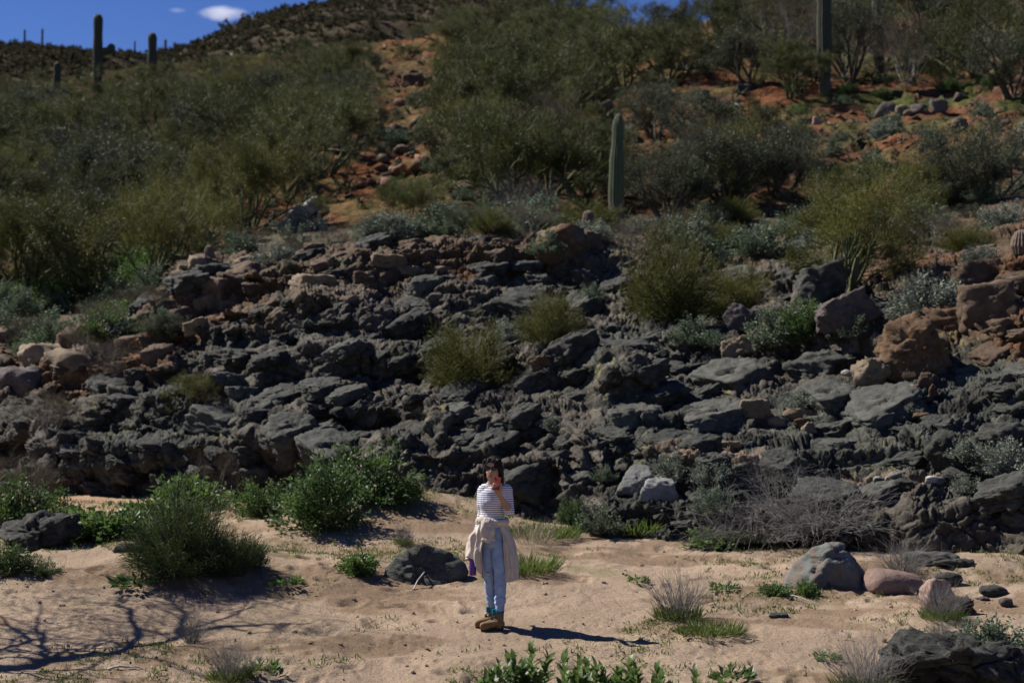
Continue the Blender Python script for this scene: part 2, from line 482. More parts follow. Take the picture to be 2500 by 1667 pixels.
def ledge_grid(px, nr):
    cx = np.array(sorted(LEDGE), float)
    tab = np.array([LEDGE[int(c)] for c in cx], float)            # columns, K, 2
    q = np.clip(px, 0, 2500)
    wob1 = np.stack([q / 90.0 + (px - q) / 300, 0 * q, 0 * q], -1)
    K = tab.shape[1]
    rows, dist = [], []
    i = np.clip(np.searchsorted(cx, q, 'right') - 1, 0, len(cx) - 2)
    t = (q - cx[i]) / (cx[i + 1] - cx[i]); t = t * t * (3 - 2 * t)
    for k in range(K):
        r = tab[i, k, 0] + (tab[i + 1, k, 0] - tab[i, k, 0]) * t
        d = tab[i, k, 1] + (tab[i + 1, k, 1] - tab[i, k, 1]) * t
        if k:
            kk = (k + 1) // 2
            r = r + 15 * fbm(wob1 + np.array([0, kk * 7.3, 0]), 81, 3)
            d = d + (0.45 if k % 2 else 0.75) * fbm(wob1 + np.array([0, kk * 5.1, k % 2 * 3.3]), 83, 3)
        rows.append(r); dist.append(d)
    rows.append(sm_interp(px, PY_TOP)); dist.append(np.full(px.shape, TOPD))
    rows.insert(0, rows[0] + 75); dist.insert(0, dist[0] - 0.3)
    rows = np.array(rows); dist = np.array(dist)
    for k in range(1, len(rows)):
        rows[k] = np.minimum(rows[k], rows[k - 1] - 4); dist[k] = np.maximum(dist[k], dist[k - 1] + 0.06)
    v = np.linspace(0, 1, nr)
    D = np.empty((nr, len(px))); PY = np.empty_like(D)
    for j in range(len(px)):
        f = (rows[0, j] - rows[:, j]) / (rows[0, j] - rows[-1, j])
        PY[:, j] = np.interp(v, f, rows[:, j]); D[:, j] = np.interp(v, f, dist[:, j])
    return PY, D

OUT = {}
def respread(P, PY, v):
    """spread the rows again along each column of the surface, and give smooth normals"""
    nr, nc = P.shape[:2]
    seg = np.linalg.norm(np.diff(P, axis=0), axis=-1) / P[1:, :, 1]
    scr_ = np.abs(np.diff((P[..., 2] - CAM[2]) / P[..., 1], axis=0))
    wgt = 0.30 * np.minimum(seg, 0.012) + scr_ + 2e-4
    cs = np.concatenate([np.zeros((1, nc)), np.cumsum(wgt, 0)]); cs /= cs[-1:]
    for _ in range(4):
        cs = 0.5 * cs + 0.25 * (np.roll(cs, 3, 1) + np.roll(cs, -3, 1))
    tt = np.linspace(0, 1, nr)
    Pn = np.empty_like(P); vn = np.empty((nr, nc)); pyn = np.empty((nr, nc))
    for j in range(nc):
        for k in range(3):
            Pn[:, j, k] = np.interp(tt, cs[:, j], P[:, j, k])
        vn[:, j] = np.interp(tt, cs[:, j], v[:, j]); pyn[:, j] = np.interp(tt, cs[:, j], PY[:, j])
    gu = np.gradient(Pn, axis=1); gv = np.gradient(Pn, axis=0)
    n = np.cross(gu, gv); n /= np.maximum(np.linalg.norm(n, axis=-1, keepdims=True), 1e-9)
    for _ in range(3):
        n = n + np.roll(n, 3, 1) + np.roll(n, -3, 1)
        n[2:-2] = n[2:-2] + n[:-4] + n[4:]
        n /= np.linalg.norm(n, axis=-1, keepdims=True)
    return Pn, pyn, vn, n, gv

def blockstep(cid, f1, f2, w):
    return (cid - 0.5) * sstep(0.0, w, f2 - f1)

def build_outcrop(mat):
    px = np.concatenate([np.linspace(-2600, -80, 90), np.linspace(-72, 2572, 1080), np.linspace(2600, 5000, 90)])
    nr = 400
    v = np.linspace(0, 1, nr)
    PY, D = ledge_grid(px, nr)
    PX = np.broadcast_to(px[None], PY.shape)
    P = W(PX, PY, D)
    vv = np.tile(v[:, None], (1, len(px)))
    P = P.reshape(-1, 3); px_ = PX.ravel(); py_ = PY.ravel(); vv = vv.ravel()
    yb = np.interp(px_, [0, 300, 450, 700, 1000, 1300, 1600, 2000, 2200, 2500], [955, 960, 890, 770, 730, 690, 660, 640, 720, 780])
    blocky = sstep(60, -60, py_ - yb + 50 * fbm(P * 0.5, 91, 2))
    # bedding steps: flat treads and steep risers, offset from one joint column to the next
    q = P + 0.5 * np.stack([vnoise(P * 0.5, 1), vnoise(P * 0.5, 2), 0 * px_], -1)
    wob = vnoise(P * 0.3, 58)
    P3 = P.reshape(nr, len(px), 3)
    slope = np.gradient(P3[..., 2], axis=0) / np.maximum(np.gradient(P3[..., 1], axis=0), 1e-4)
    steep = sstep(0.22, 0.55, slope).ravel()
    rough = sstep(-0.35, 0.25, fbm(P * 0.4, 95, 2))
    for hh, wgt, sc, sd in ((0.30, 0.8, 0.85, 141),):
        g1, g2, gid, gv2 = voronoi(np.stack([q[:, 0] * sc, q[:, 1] * sc * 0.7, 0 * px_], -1), sd)
        zt = (P[:, 2] - 0.13 * P[:, 0] + 0.3 * wob) / hh + gid * 1.9
        fr = zt - np.floor(zt)
        st = sstep(0.34, 0.66, fr)
        P = P + np.array([0, 0, 1.0]) * ((st - fr) * hh * wgt * (0.45 + 0.55 * blocky) * (0.35 + 0.65 * rough) * steep * sstep(0.04, 0.12, vv) * (1 - sstep(0.9, 1.0, vv)))[:, None]
    P, PY, vv, n, gv = respread(P.reshape(nr, len(px), 3), PY, vv.reshape(nr, len(px)))
    # joint blocks: whole masses pushed out, dropped or tilted
    P = P.reshape(-1, 3); n = n.reshape(-1, 3); py_ = PY.ravel()
    graz = np.clip(0.085 / np.maximum(np.linalg.norm(gv, axis=-1).ravel(), 1e-4), 0.22, 1.0)
    fade = (0.25 + 0.75 * sstep(0.0, 0.10, vv.ravel())) * (1 - 0.75 * sstep(0.93, 1.0, vv.ravel()))
    q = P + 0.28 * np.stack([fbm(P * 0.7, 1, 2), fbm(P * 0.7, 2, 2), fbm(P * 0.7, 3, 2)], -1)
    h = (0.20 * ridged(q * np.array([0.30, 0.25, 0.36]), 7, 2) - 0.10) * (0.5 + 0.5 * graz)
    qb = rot_y(rot_z(q, 0.35), 0.16)
    f1, f2, cid, vec = voronoi(qb * np.array([0.40, 0.6, 0.95]), 101)
    h += blockstep(cid, f1, f2, 0.10) * 0.36 * graz
    h += (vec[:, 0] * (cid - 0.2) * 0.26 + vec[:, 2] * 0.10) * sstep(0, 0.12, f2 - f1) * graz
    crack = 1 - sstep(0.015, 0.09, f2 - f1)
    f1, f2, cid2, vec = voronoi(qb * np.array([1.0, 1.5, 2.8]) + 5.5, 151)
    rough = sstep(-0.35, 0.25, fbm(P * 0.5, 95, 2))
    blk0 = sstep(60, -60, py_ - np.interp(px_, [0, 300, 450, 700, 1000, 1300, 1600, 2000, 2200, 2500], [955, 960, 890, 770, 730, 690, 660, 640, 720, 780]))
    h += blockstep(cid2, f1, f2, 0.16) * (0.22 * blk0 + 0.08 * (1 - blk0)) * graz * (0.4 + 0.6 * rough)
    h += vec[:, 0] * (cid2 - 0.35) * (0.20 * blk0 + 0.10) * graz * sstep(0, 0.16, f2 - f1)
    P = P + n * (h * fade)[:, None]
    P, PY, vv, n, gv = respread(P.reshape(nr, len(px), 3), PY, vv)
    P = P.reshape(-1, 3); n = n.reshape(-1, 3); px_ = PX.ravel(); py_ = PY.ravel(); vv = vv.ravel()
    # blocky and brown above, folded grey schist below
    yb = np.interp(px_, [0, 300, 450, 700, 1000, 1300, 1600, 2000, 2200, 2500], [955, 960, 890, 770, 730, 690, 660, 640, 720, 780])
    blocky = sstep(60, -60, py_ - yb + 50 * fbm(P * 0.5, 91, 2))
    q = P + 0.30 * np.stack([fbm(P * 0.8, 1, 2), fbm(P * 0.8, 2, 2), fbm(P * 0.8, 3, 2)], -1)
    h = np.zeros(len(P))
    low = 1 - blocky
    graz = np.clip(0.085 / np.maximum(np.linalg.norm(gv, axis=-1).ravel(), 1e-4), 0.22, 1.0)
    q = P + 0.20 * np.stack([fbm(P * 0.8, 1, 2), fbm(P * 0.8, 2, 2), fbm(P * 0.8, 3, 2)], -1)
    qb = rot_y(rot_z(q, 0.35), 0.16)
    fa, j1, cid = facets(qb * np.array([1.1, 1.2, 1.9]), 181)
    crack = 1 - sstep(0.01, 0.06, j1)
    h += fa * 0.11 * graz - crack * 0.06 * graz
    fa, j2, cid2 = facets(qb * np.array([2.7, 2.9, 5.2]) + 0.3, 191)
    crack2 = 1 - sstep(0.015, 0.09, j2)
    h += (fa * 0.055 - crack2 * 0.022) * graz
    # folded foliation of the schist: long ridges rising to the right
    ang = 0.55 + 0.6 * fbm(P * 0.22, 55, 2)
    ca, sa = np.cos(ang), np.sin(ang)
    along = P[:, 0] * ca + P[:, 2] * sa; across = -P[:, 0] * sa + P[:, 2] * ca
    wob = 0.35 * fbm(P * 0.9, 57, 3)
    Fp = np.stack([along * 0.42, across * 2.6 + wob * 2.6, P[:, 1] * 0.8], -1)
    h += (0.2 * blocky + low) * 0.050 * ridged(Fp, 61, 2) * (0.4 + 0.6 * graz)
    Fp2 = np.stack([along * 1.1, across * 7.5 + wob * 7, P[:, 1] * 1.6], -1)
    h += (0.45 + 0.55 * low) * 0.035 * ridged(Fp2, 67, 3) * (0.35 + 0.65 * graz)
    fa, j3, cid3 = facets(np.stack([along * 3.0, across * 9.0, P[:, 1] * 3.6], -1) + 2.0 * wob[:, None], 171)
    h += (fa * 0.045 - (1 - sstep(0.0, 0.12, j3)) * 0.012) * (0.35 + 0.65 * graz)
    fa, j4, cid4 = facets(np.stack([along * 8.0, across * 17.0, P[:, 1] * 8.0], -1) + 3.0 * wob[:, None], 173)
    h += fa * 0.022 * (0.35 + 0.65 * graz)
    h += 0.018 * fbm(P * 5, 77, 4) * (0.4 + 0.6 * graz)
    h = h * (0.25 + 0.75 * sstep(0.0, 0.10, vv)) * (1 - 0.75 * sstep(0.93, 1.0, vv))
    P2 = P + n * h[:, None]
    # rock kinds
    grey = np.array([0.190, 0.163, 0.126]); dark = np.array([0.080, 0.071, 0.055]); green = np.array([0.126, 0.134, 0.106])
    purple = np.array([0.185, 0.150, 0.128]); brown = np.array([0.29, 0.155, 0.078]); tan = np.array([0.30, 0.215, 0.125]); orange = np.array([0.33, 0.135, 0.046])
    k1 = fbm(P * 0.45, 201, 4); k2 = fbm(P * 1.1, 211, 4); k3 = fbm(P * 0.7, 221, 4)
    def mix(a, b, t): return a + (b - a) * t[:, None]
    c = mix(np.broadcast_to(grey, P.shape), np.broadcast_to(green, P.shape), sstep(-0.05, 0.25, k1))
    c = mix(c, np.broadcast_to(dark, P.shape), 0.6 * sstep(0.08, 0.35, k2))
    c = mix(c, np.broadcast_to(purple, P.shape), 0.8 * sstep(0.0, 0.3, k3) * sstep(1500, 700, px_))
    # desert varnish and iron stain high on the outcrop and on its left end, ochre bands on the right-hand rock
    iron = sstep(25, -70, py_ - np.interp(px_, [0, 300, 420, 560, 700, 900, 1300, 1700, 2000, 2200, 2330, 2500],
                                          [980, 960, 900, 790, 765, 735, 690, 590, 580, 820, 880, 870]) + 80 * k2)
    c = mix(c, mix(np.broadcast_to(brown, P.shape), np.broadcast_to(tan, P.shape), sstep(-0.2, 0.25, k3)), iron * 0.85)
    c = mix(c, np.broadcast_to(orange, P.shape), iron * sstep(0.05, 0.30, k1) * 0.8)
    c = c * (0.23 + 0.34 * cid2)[:, None] * (1 - 0.12 * iron)[:, None] * (0.75 + 0.5 * cid3)[:, None]
    # rock colour darkened along the cracks between facets
    c = mix(c, np.broadcast_to(np.array([0.045, 0.042, 0.038]), P.shape), 0.75 * np.maximum(crack, 0.8 * crack2))
    # yellow lichen
    ylw = sstep(0.50, 0.66, vnoise(P * 16, 301)) * sstep(0.25, 0.5, vnoise(P * 0.8, 303)) * low
    c = mix(c, np.broadcast_to(np.array([0.20, 0.185, 0.06]), P.shape), ylw * 0.7)
    # brown mud skirt at the foot on the left
    mud = sstep(0.16, 0.05, vv) * sstep(700, 350, px_)
    c = mix(c, np.broadcast_to(np.array([0.15, 0.10, 0.062]), P.shape), mud * 0.7)
    # silt caught on the shelf at the right
    silt = sstep(1500, 1750, px_) * np.exp(-((py_ - np.interp(px_, [1500, 1750, 2100, 2500], [1110, 1105, 1165, 1150])) / 22) ** 2)
    c = mix(c, np.broadcast_to(np.array([0.20, 0.14, 0.095]), P.shape), np.clip(silt * 1.2 - 0.3 + 0.3 * k2, 0, 0.8))
    # soil and litter lodged on the back of the outcrop and along its treads
    flat = sstep(0.72, 0.93, n[:, 2]) * sstep(-0.15, 0.35, fbm(P * 0.6, 231, 3))
    lodged = np.maximum(sstep(0.80, 0.93, vv + 0.05 * k2), 0.55 * flat * blocky)
    c = mix(c, mix(np.broadcast_to(np.array([0.085, 0.055, 0.034]), P.shape), np.broadcast_to(np.array([0.055, 0.058, 0.026]), P.shape), sstep(0.0, 0.3, fbm(P * 1.6, 233, 3))), lodged * 0.85)
    nc = len(px)
    a = np.arange(nr * nc).reshape(nr, nc)
    F = np.stack([a[:-1, :-1], a[:-1, 1:], a[1:, 1:], a[1:, :-1]], -1).reshape(-1, 4)
    me = mesh_np('rock_outcrop', P2, [F], True, c, [mat])
    o = tag(obj('rock_outcrop', me), kind='structure')
    OUT['P'] = P2.reshape(nr, nc, 3); OUT['px'] = px; OUT['py'] = PY
    return o

def on_rock(px, py):
    """point of the built outcrop near photograph pixel (px, py)"""
    P = OUT['P']
    # project every vertex of the neighbourhood and take the visible (nearest) one
    if 'scr' not in OUT:
        rel = P - CAM
        zc = rel[..., 1] * CT + rel[..., 2] * ST
        yc = -rel[..., 1] * ST + rel[..., 2] * CT
        OUT['scr'] = np.stack([1250 + FPX * rel[..., 0] / zc, 833.5 - FPX * yc / zc], -1)
        OUT['d'] = rel[..., 1]
    S = OUT['scr']
    e = (S[..., 0] - px) ** 2 + (S[..., 1] - py) ** 2
    m = e < 7 ** 2
    if m.any():
        dd = np.where(m, OUT['d'], 1e9)
        k = np.unravel_index(np.argmin(dd), dd.shape)
    else:
        k = np.unravel_index(np.argmin(e), e.shape)
    return P[k].copy()

# ---- hillside above the outcrop, out to its crest
HILL = {}
def soil_color(P, px_, py_):
    k1 = fbm(P * 0.12, 401, 4); k2 = fbm(P * 0.5, 411, 4); k3 = fbm(P * 1.7, 421, 3)
    red = np.array([0.235, 0.105, 0.054]); ochre = np.array([0.27, 0.152, 0.086]); dirt = np.array([0.16, 0.105, 0.070]); grn = np.array([0.085, 0.110, 0.035])
    def mix(a, b, t): return a + (b - a) * t[:, None]
    c = mix(np.broadcast_to(red, P.shape), np.broadcast_to(ochre, P.shape), sstep(-0.25, 0.25, k2))
    c = mix(c, np.broadcast_to(dirt, P.shape), sstep(-0.1, 0.3, k1 + 0.4 * k3) * 0.8)
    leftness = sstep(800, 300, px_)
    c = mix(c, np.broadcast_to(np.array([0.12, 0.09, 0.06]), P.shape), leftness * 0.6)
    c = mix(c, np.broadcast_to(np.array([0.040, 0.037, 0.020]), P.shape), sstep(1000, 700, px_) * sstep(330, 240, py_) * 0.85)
    g = sstep(0.0, 0.3, k2 - 0.3 * k3 + 0.1) * (0.45 + 0.45 * sstep(1800, 2300, px_) * sstep(420, 230, py_))
    c = mix(c, np.broadcast_to(grn, P.shape), g)
    return c

def build_hill(mat):
    px = np.concatenate([np.linspace(-3600, -80, 70), np.linspace(-70, 2570, 480), np.linspace(2600, 6000, 70)])
    nr = 230
    v = np.linspace(0, 1, nr)
    start = sm_interp(px, PY_TOP) + 14
    end = sm_interp(px, PY_END)
    PY = start[None] + (end - start)[None] * v[:, None]
    PX = np.broadcast_to(px[None], PY.shape)
    D = Dsurf(PX, PY)
    P = W(PX, PY, D)
    vv = np.tile(v[:, None], (1, len(px)))
    q = P.reshape(-1, 3)
    h = 0.9 * fbm(q * 0.10, 431, 3) + 0.40 * fbm(q * 0.38, 441, 3) + 0.16 * ridged(q * 1.2, 451, 2)
    f1, f2, cid, vec = voronoi(q * np.array([1.3, 1.0, 2.2]), 461)
    stony = sstep(0.0, 0.3, fbm(q * 0.2, 471, 2) + 0.1)
    h += stony * (cid - 0.5) * 0.28
    h = h.reshape(vv.shape) * sstep(0.0, 0.10, vv) - 0.10 * (1 - sstep(0.0, 0.06, vv))
    P = P + np.array([0, -0.2, 0.9]) * h[..., None]
    P[..., 2] -= 0.35 * (1 - sstep(0.0, 0.035, vv))
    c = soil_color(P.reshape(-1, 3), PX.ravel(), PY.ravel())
    near = sstep(0.10, 0.0, vv).ravel()[:, None] * 0.8
    c = c + (np.array([0.10, 0.070, 0.046]) - c) * near
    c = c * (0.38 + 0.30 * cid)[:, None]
    # the back slope, falling away behind the crest
    last = P[-1]
    back = np.stack([last + np.array([0, 12.0 * k, -1.2 * k * k]) for k in range(1, 5)])
    P = np.concatenate([P, back]); c = np.concatenate([c, np.tile(c.reshape(nr, len(px), 3)[-1], (4, 1))])
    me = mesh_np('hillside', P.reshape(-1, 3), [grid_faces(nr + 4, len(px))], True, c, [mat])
    HILL['P'] = P[:nr]; HILL['px'] = px; HILL['PX'] = PX; HILL['PY'] = PY
    return tag(obj('hillside', me), kind='structure')

def on_hill(px, py):
    P = HILL['P']
    if 'scr' not in HILL:
        rel = P - CAM
        zc = rel[..., 1] * CT + rel[..., 2] * ST
        yc = -rel[..., 1] * ST + rel[..., 2] * CT
        HILL['scr'] = np.stack([1250 + FPX * rel[..., 0] / zc, 833.5 - FPX * yc / zc], -1)
    S = HILL['scr']
    e = (S[..., 0] - px) ** 2 + (S[..., 1] - py) ** 2
    m = e < 9 ** 2
    if m.any():
        dd = np.where(m, P[..., 1], 1e9)
        k = np.unravel_index(np.argmin(dd), dd.shape)
    else:
        k = np.unravel_index(np.argmin(e), e.shape)
    return P[k].copy()

def on_sand(px, py):
    d = np.linspace(8.0, 30.0, 2600)
    Q = W(np.full(d.shape, px), np.full(d.shape, py), d)
    g = Q[:, 2] - zs(Q[:, 0], Q[:, 1])
    k = np.argmax(g < 0) if (g < 0).any() else len(d) - 1
    p = Q[k].copy()
    p[2] = zs(p[0:1], p[1:2])[0]
    return p

# ---- the far hill behind, its crest 300 m away
CREST = np.array([(-4000, 60), (-1500, 150), (-300, 112), (0, 110), (100, 116), (200, 128), (350, 136), (430, 122), (520, 86), (600, 48), (700, 24), (800, 8), (900, -22), (1100, -48), (1250, -14), (1330, 6), (1400, 24),
                  (1500, 70), (1700, 140), (2500, 300), (4000, 420), (7000, 500)], float)
FAR = {}
def build_far(mat):
    px = np.concatenate([np.linspace(-4000, -100, 50), np.linspace(-90, 2000, 420), np.linspace(2020, 7000, 40)])
    t = np.linspace(0, 1, 90)
    D = 118 + (300 - 118) * t
    crest = np.interp(px, CREST[:, 0], CREST[:, 1])
    pc = W(px, crest, np.full(px.shape, 300.0))
    low = W(px, np.full(px.shape, 330.0), np.full(px.shape, 118.0))
    zz = low[None, :, 2] + (pc[None, :, 2] - low[None, :, 2]) * (t[:, None] ** 0.9)
    X = (px[None] - 1250) / FPX * D[:, None]
    P = np.stack([X, np.broadcast_to(D[:, None], X.shape), zz], -1)
    q = P.reshape(-1, 3)
    h = (5.0 * (ridged(q * 0.016, 501, 3) - 0.75) + 1.6 * fbm(q * 0.06, 511, 3) + 0.7 * fbm(q * 0.3, 521, 2)).reshape(X.shape)
    h = h * sstep(1.0, 0.6, t)[:, None] + (0.5 * fbm(q * 0.22, 531, 3)).reshape(X.shape)
    P[..., 2] += h
    c = np.array([0.062, 0.050, 0.036]) * (1 + 0.35 * fbm(q * 0.12, 541, 4))[:, None]
    pale = sstep(0.25, 0.5, fbm(q * 0.2, 551, 3))
    c = c + (np.array([0.085, 0.065, 0.045]) - c) * pale[:, None] * 0.6
    back = np.stack([P[-1] + np.array([0, 20.0 * k, -3.0 * k * k]) for k in range(1, 6)])
    FAR['P'] = P.copy(); FAR['px'] = px
    P = np.concatenate([P, back]); c = np.concatenate([c, np.tile(c.reshape(90, len(px), 3)[-1], (5, 1))])
    me = mesh_np('far_hill', P.reshape(-1, 3), [grid_faces(95, len(px))], True, c, [mat])
    return tag(obj('far_hill', me), kind='structure')

M_ROCK = mat_vcol('outcrop_rock', 0.85, 14, 0.45, ((9, 0.75, 0.07), (34, 0.8, 0.025), (95, 0.6, 0.008)), 0.22)
M_SAND = mat_vcol('river_sand', 0.95, 42, 0.34, ((16, 0.6, 0.035), (48, 0.7, 0.016), (150, 0.7, 0.007)), 0.0)
M_SOIL = mat_vcol('slope_soil', 0.95, 3.5, 0.45, ((2.5, 0.8, 0.18), (11, 0.7, 0.06)), 0.0)
M_FAR = mat_vcol('far_soil', 0.95, 0.5, 0.35, ((0.6, 0.7, 0.6),), 0.0)
build_sand(M_SAND)
build_outcrop(M_ROCK)
build_hill(M_SOIL)
build_far(M_FAR)
# ------------------------------------------------------------------ plant materials
L_OLIVE = mat_leaf('palo_verde_leaf', (0.042, 0.050, 0.013), (0.105, 0.112, 0.028), 0.55, 0.22, 0.6, 0.36)
L_YELLOW = mat_leaf('palo_verde_bright_leaf', (0.066, 0.072, 0.016), (0.122, 0.120, 0.030), 0.9, 0.38, 0.6, 0.28)
L_DARK = mat_leaf('creosote_leaf', (0.040, 0.050, 0.028), (0.075, 0.082, 0.042), 1.1, 0.25, 0.55, 0.30)
L_GREY = mat_leaf('brittlebush_leaf', (0.150, 0.175, 0.130), (0.235, 0.260, 0.205), 2.5, 0.2, 0.7, 0.22)
L_SAGE = mat_leaf('sage_leaf', (0.085, 0.115, 0.070), (0.140, 0.180, 0.110), 2.5, 0.22, 0.7, 0.22)
L_GREEN = mat_leaf('green_leaf', (0.042, 0.080, 0.022), (0.085, 0.138, 0.036), 2.0, 0.4, 0.5, 0.28, 0.35)
L_LUSH = mat_leaf('lush_leaf', (0.065, 0.122, 0.030), (0.125, 0.190, 0.052), 2.5, 0.45, 0.45, 0.25, 0.4)
L_BROOM = mat_leaf('broom_twig', (0.058, 0.090, 0.026), (0.098, 0.135, 0.040), 2.0, 0.3, 0.6, 0.28)
L_BROWNBRUSH = mat_leaf('brown_brush', (0.085, 0.066, 0.044), (0.125, 0.100, 0.065), 1.5, 0.2, 0.8, 0.3)
L_FARSCRUB = mat_leaf('far_scrub_leaf', (0.045, 0.044, 0.026), (0.085, 0.076, 0.046), 0.15, 0.25, 0.95, 0.3, 0.02)
L_GRASS = mat_leaf('grass_blade', (0.085, 0.130, 0.026), (0.140, 0.180, 0.045), 3.0, 0.4, 0.6, 0.3)
L_STRAW = mat_leaf('dry_straw', (0.290, 0.240, 0.150), (0.380, 0.330, 0.230), 3.0, 0.2, 0.8, 0.25)
L_YFLOWER = mat_leaf('yellow_flower', (0.60, 0.42, 0.02), (0.70, 0.52, 0.03), 3.0, 0.2, 0.6, 0.1)
B_BARK = mat_noise('dark_bark', (0.045, 0.040, 0.032), (0.085, 0.074, 0.056), 9, 0.9, 40, 0.4, 0.01)
B_GREENBARK = mat_noise('palo_verde_bark', (0.060, 0.066, 0.026), (0.110, 0.112, 0.045), 6, 0.8, 30, 0.3, 0.01)
B_GREY = mat_noise('dead_twig', (0.115, 0.108, 0.100), (0.200, 0.188, 0.176), 12, 0.9, 60, 0.3, 0.005)
B_PALE = mat_noise('pale_dead_wood', (0.26, 0.235, 0.20), (0.40, 0.365, 0.32), 8, 0.9, 40, 0.4, 0.006)
B_STEM = mat_noise('brittle_stem', (0.11, 0.095, 0.075), (0.18, 0.155, 0.12), 12, 0.9, 40, 0.2, 0.004)
B_GSTEM = mat_noise('green_stem', (0.055, 0.085, 0.025), (0.085, 0.12, 0.035), 12, 0.7, 40, 0.1, 0.003)

def unit(v): return v / max(np.linalg.norm(v), 1e-9)

def grow(rng, stems, levels, L0, Lf, ang, split=(2, 3), r0=0.05, rf=0.62, up=0.25, tilt=(0.3, 0.9), wig=0.16, nseg=4, base=0.12):
    """branching skeleton: list of (p0, p1, r0, r1, level)"""
    S = []
    def branch(p, d, L, r, lev):
        n = nseg if lev < 2 else 3
        q = p.copy(); rr = r
        for i in range(n):
            d = unit(d + rng.normal(0, wig, 3) + np.array([0, 0, up * 0.25]))
            e = q + d * L / n
            r2 = rr * (1 - 0.35 / n)
            S.append((q.copy(), e.copy(), rr, r2, lev, d.copy()))
            q, rr = e, r2
            if lev + 1 < levels and i >= 1 and rng.random() < 0.45:
                branch(q, unit(d + rng.normal(0, ang, 3)), L * Lf * rng.uniform(0.6, 1.0), rr * rf, lev + 1)
        if lev + 1 < levels:
            for _ in range(rng.integers(split[0], split[1] + 1)):
                branch(q, unit(d + rng.normal(0, ang, 3) + np.array([0, 0, up * 0.3])), L * Lf * rng.uniform(0.75, 1.15), rr * rf, lev + 1)
    for i in range(stems):
        a = 2 * math.pi * (i + rng.uniform(-0.3, 0.3)) / stems
        t = rng.uniform(*tilt)
        d = np.array([math.cos(a) * math.sin(t), math.sin(a) * math.sin(t), math.cos(t)])
        branch(np.array([math.cos(a) * base * rng.random(), math.sin(a) * base * rng.random(), -0.12]), d, L0 * rng.uniform(0.8, 1.2), r0 * rng.uniform(0.7, 1.15), 0)
    return S

def skel_mesh(S, name, mat, minr=0.0, k=5):
    mb = MB()
    top = max(s[4] for s in S)
    T = [s for i, s in enumerate(S) if s[4] < top - 1 or (s[4] == top - 1 and i % 2) or (s[4] == top and i % 7 == 0)]
    for lev in sorted(set(s[4] for s in T)):
        U = [s for s in T if s[4] == lev]
        mb.tubes([s[0] for s in U], [s[1] for s in U], [s[2] for s in U], [s[3] for s in U], k if lev < 2 else 3)
    return mb.mesh(name, mat, True)

def twig_points(rng, S, levels, n):
    T = [s for s in S if s[4] in levels]
    p0 = np.array([s[0] for s in T]); p1 = np.array([s[1] for s in T]); d = np.array([s[5] for s in T])
    k = rng.integers(0, len(T), n)
    t = rng.random((n, 1))
    return p0[k] + (p1[k] - p0[k]) * t, d[k]

PROTO = {}
def proto(key, *parts):
    PROTO[key] = parts                # ((part name, mesh), ...)

def norm_height(S, H):
    top = max(s[1][2] for s in S)
    f = H / top
    return [(s[0] * f, s[1] * f, s[2] * f, s[3] * f, s[4], s[5]) for s in S]

def make_tree(key, seed, H, stems, leaf, bark, n=11000, L0=1.0, tilt=(0.25, 0.75), blade=(0.10, 0.24), w=(0.009, 0.02), lev=5, up=0.3, droop=0.0, thick=0.06, spread=0.55, fuzz=0.10):
    rng = np.random.default_rng(seed)
    S = grow(rng, stems, lev, L0, 0.66, spread, (2, 3), thick, 0.6, up, tilt, 0.15)
    S = norm_height(S, H)
    mb = MB()
    p, d = twig_points(rng, S, (lev - 1, lev - 2), n)
    d = d * 0.7 + rng.normal(0, 0.45, d.shape) + np.array([0, 0, 0.35 - droop])
    d /= np.linalg.norm(d, axis=1, keepdims=True)
    L = rng.uniform(*blade, n) * H / 4.0
    p = p + rng.normal(0, fuzz * H / 4, p.shape)
    mb.spikes(p, d, L, rng.uniform(*w, n) * H / 4.0, rng)
    # fine twig ends reaching past the crown
    p, d = twig_points(rng, S, (lev - 1,), n // 14)
    d = unit_rows(d + rng.normal(0, 0.3, d.shape) + np.array([0, 0, 0.25]))
    q = p + d * (rng.uniform(0.15, 0.42, len(p)) * H / 4)[:, None]
    mb.tubes(p, q, np.full(len(p), 0.006 * H / 4), np.full(len(p), 0.003 * H / 4), 3)
    proto(key, ('trunk', skel_mesh(S, key + '_trunk', bark, 0.0)), ('crown', mb.mesh(key + '_crown', leaf)))

def unit_rows(d): return d / np.maximum(np.linalg.norm(d, axis=1, keepdims=True), 1e-9)

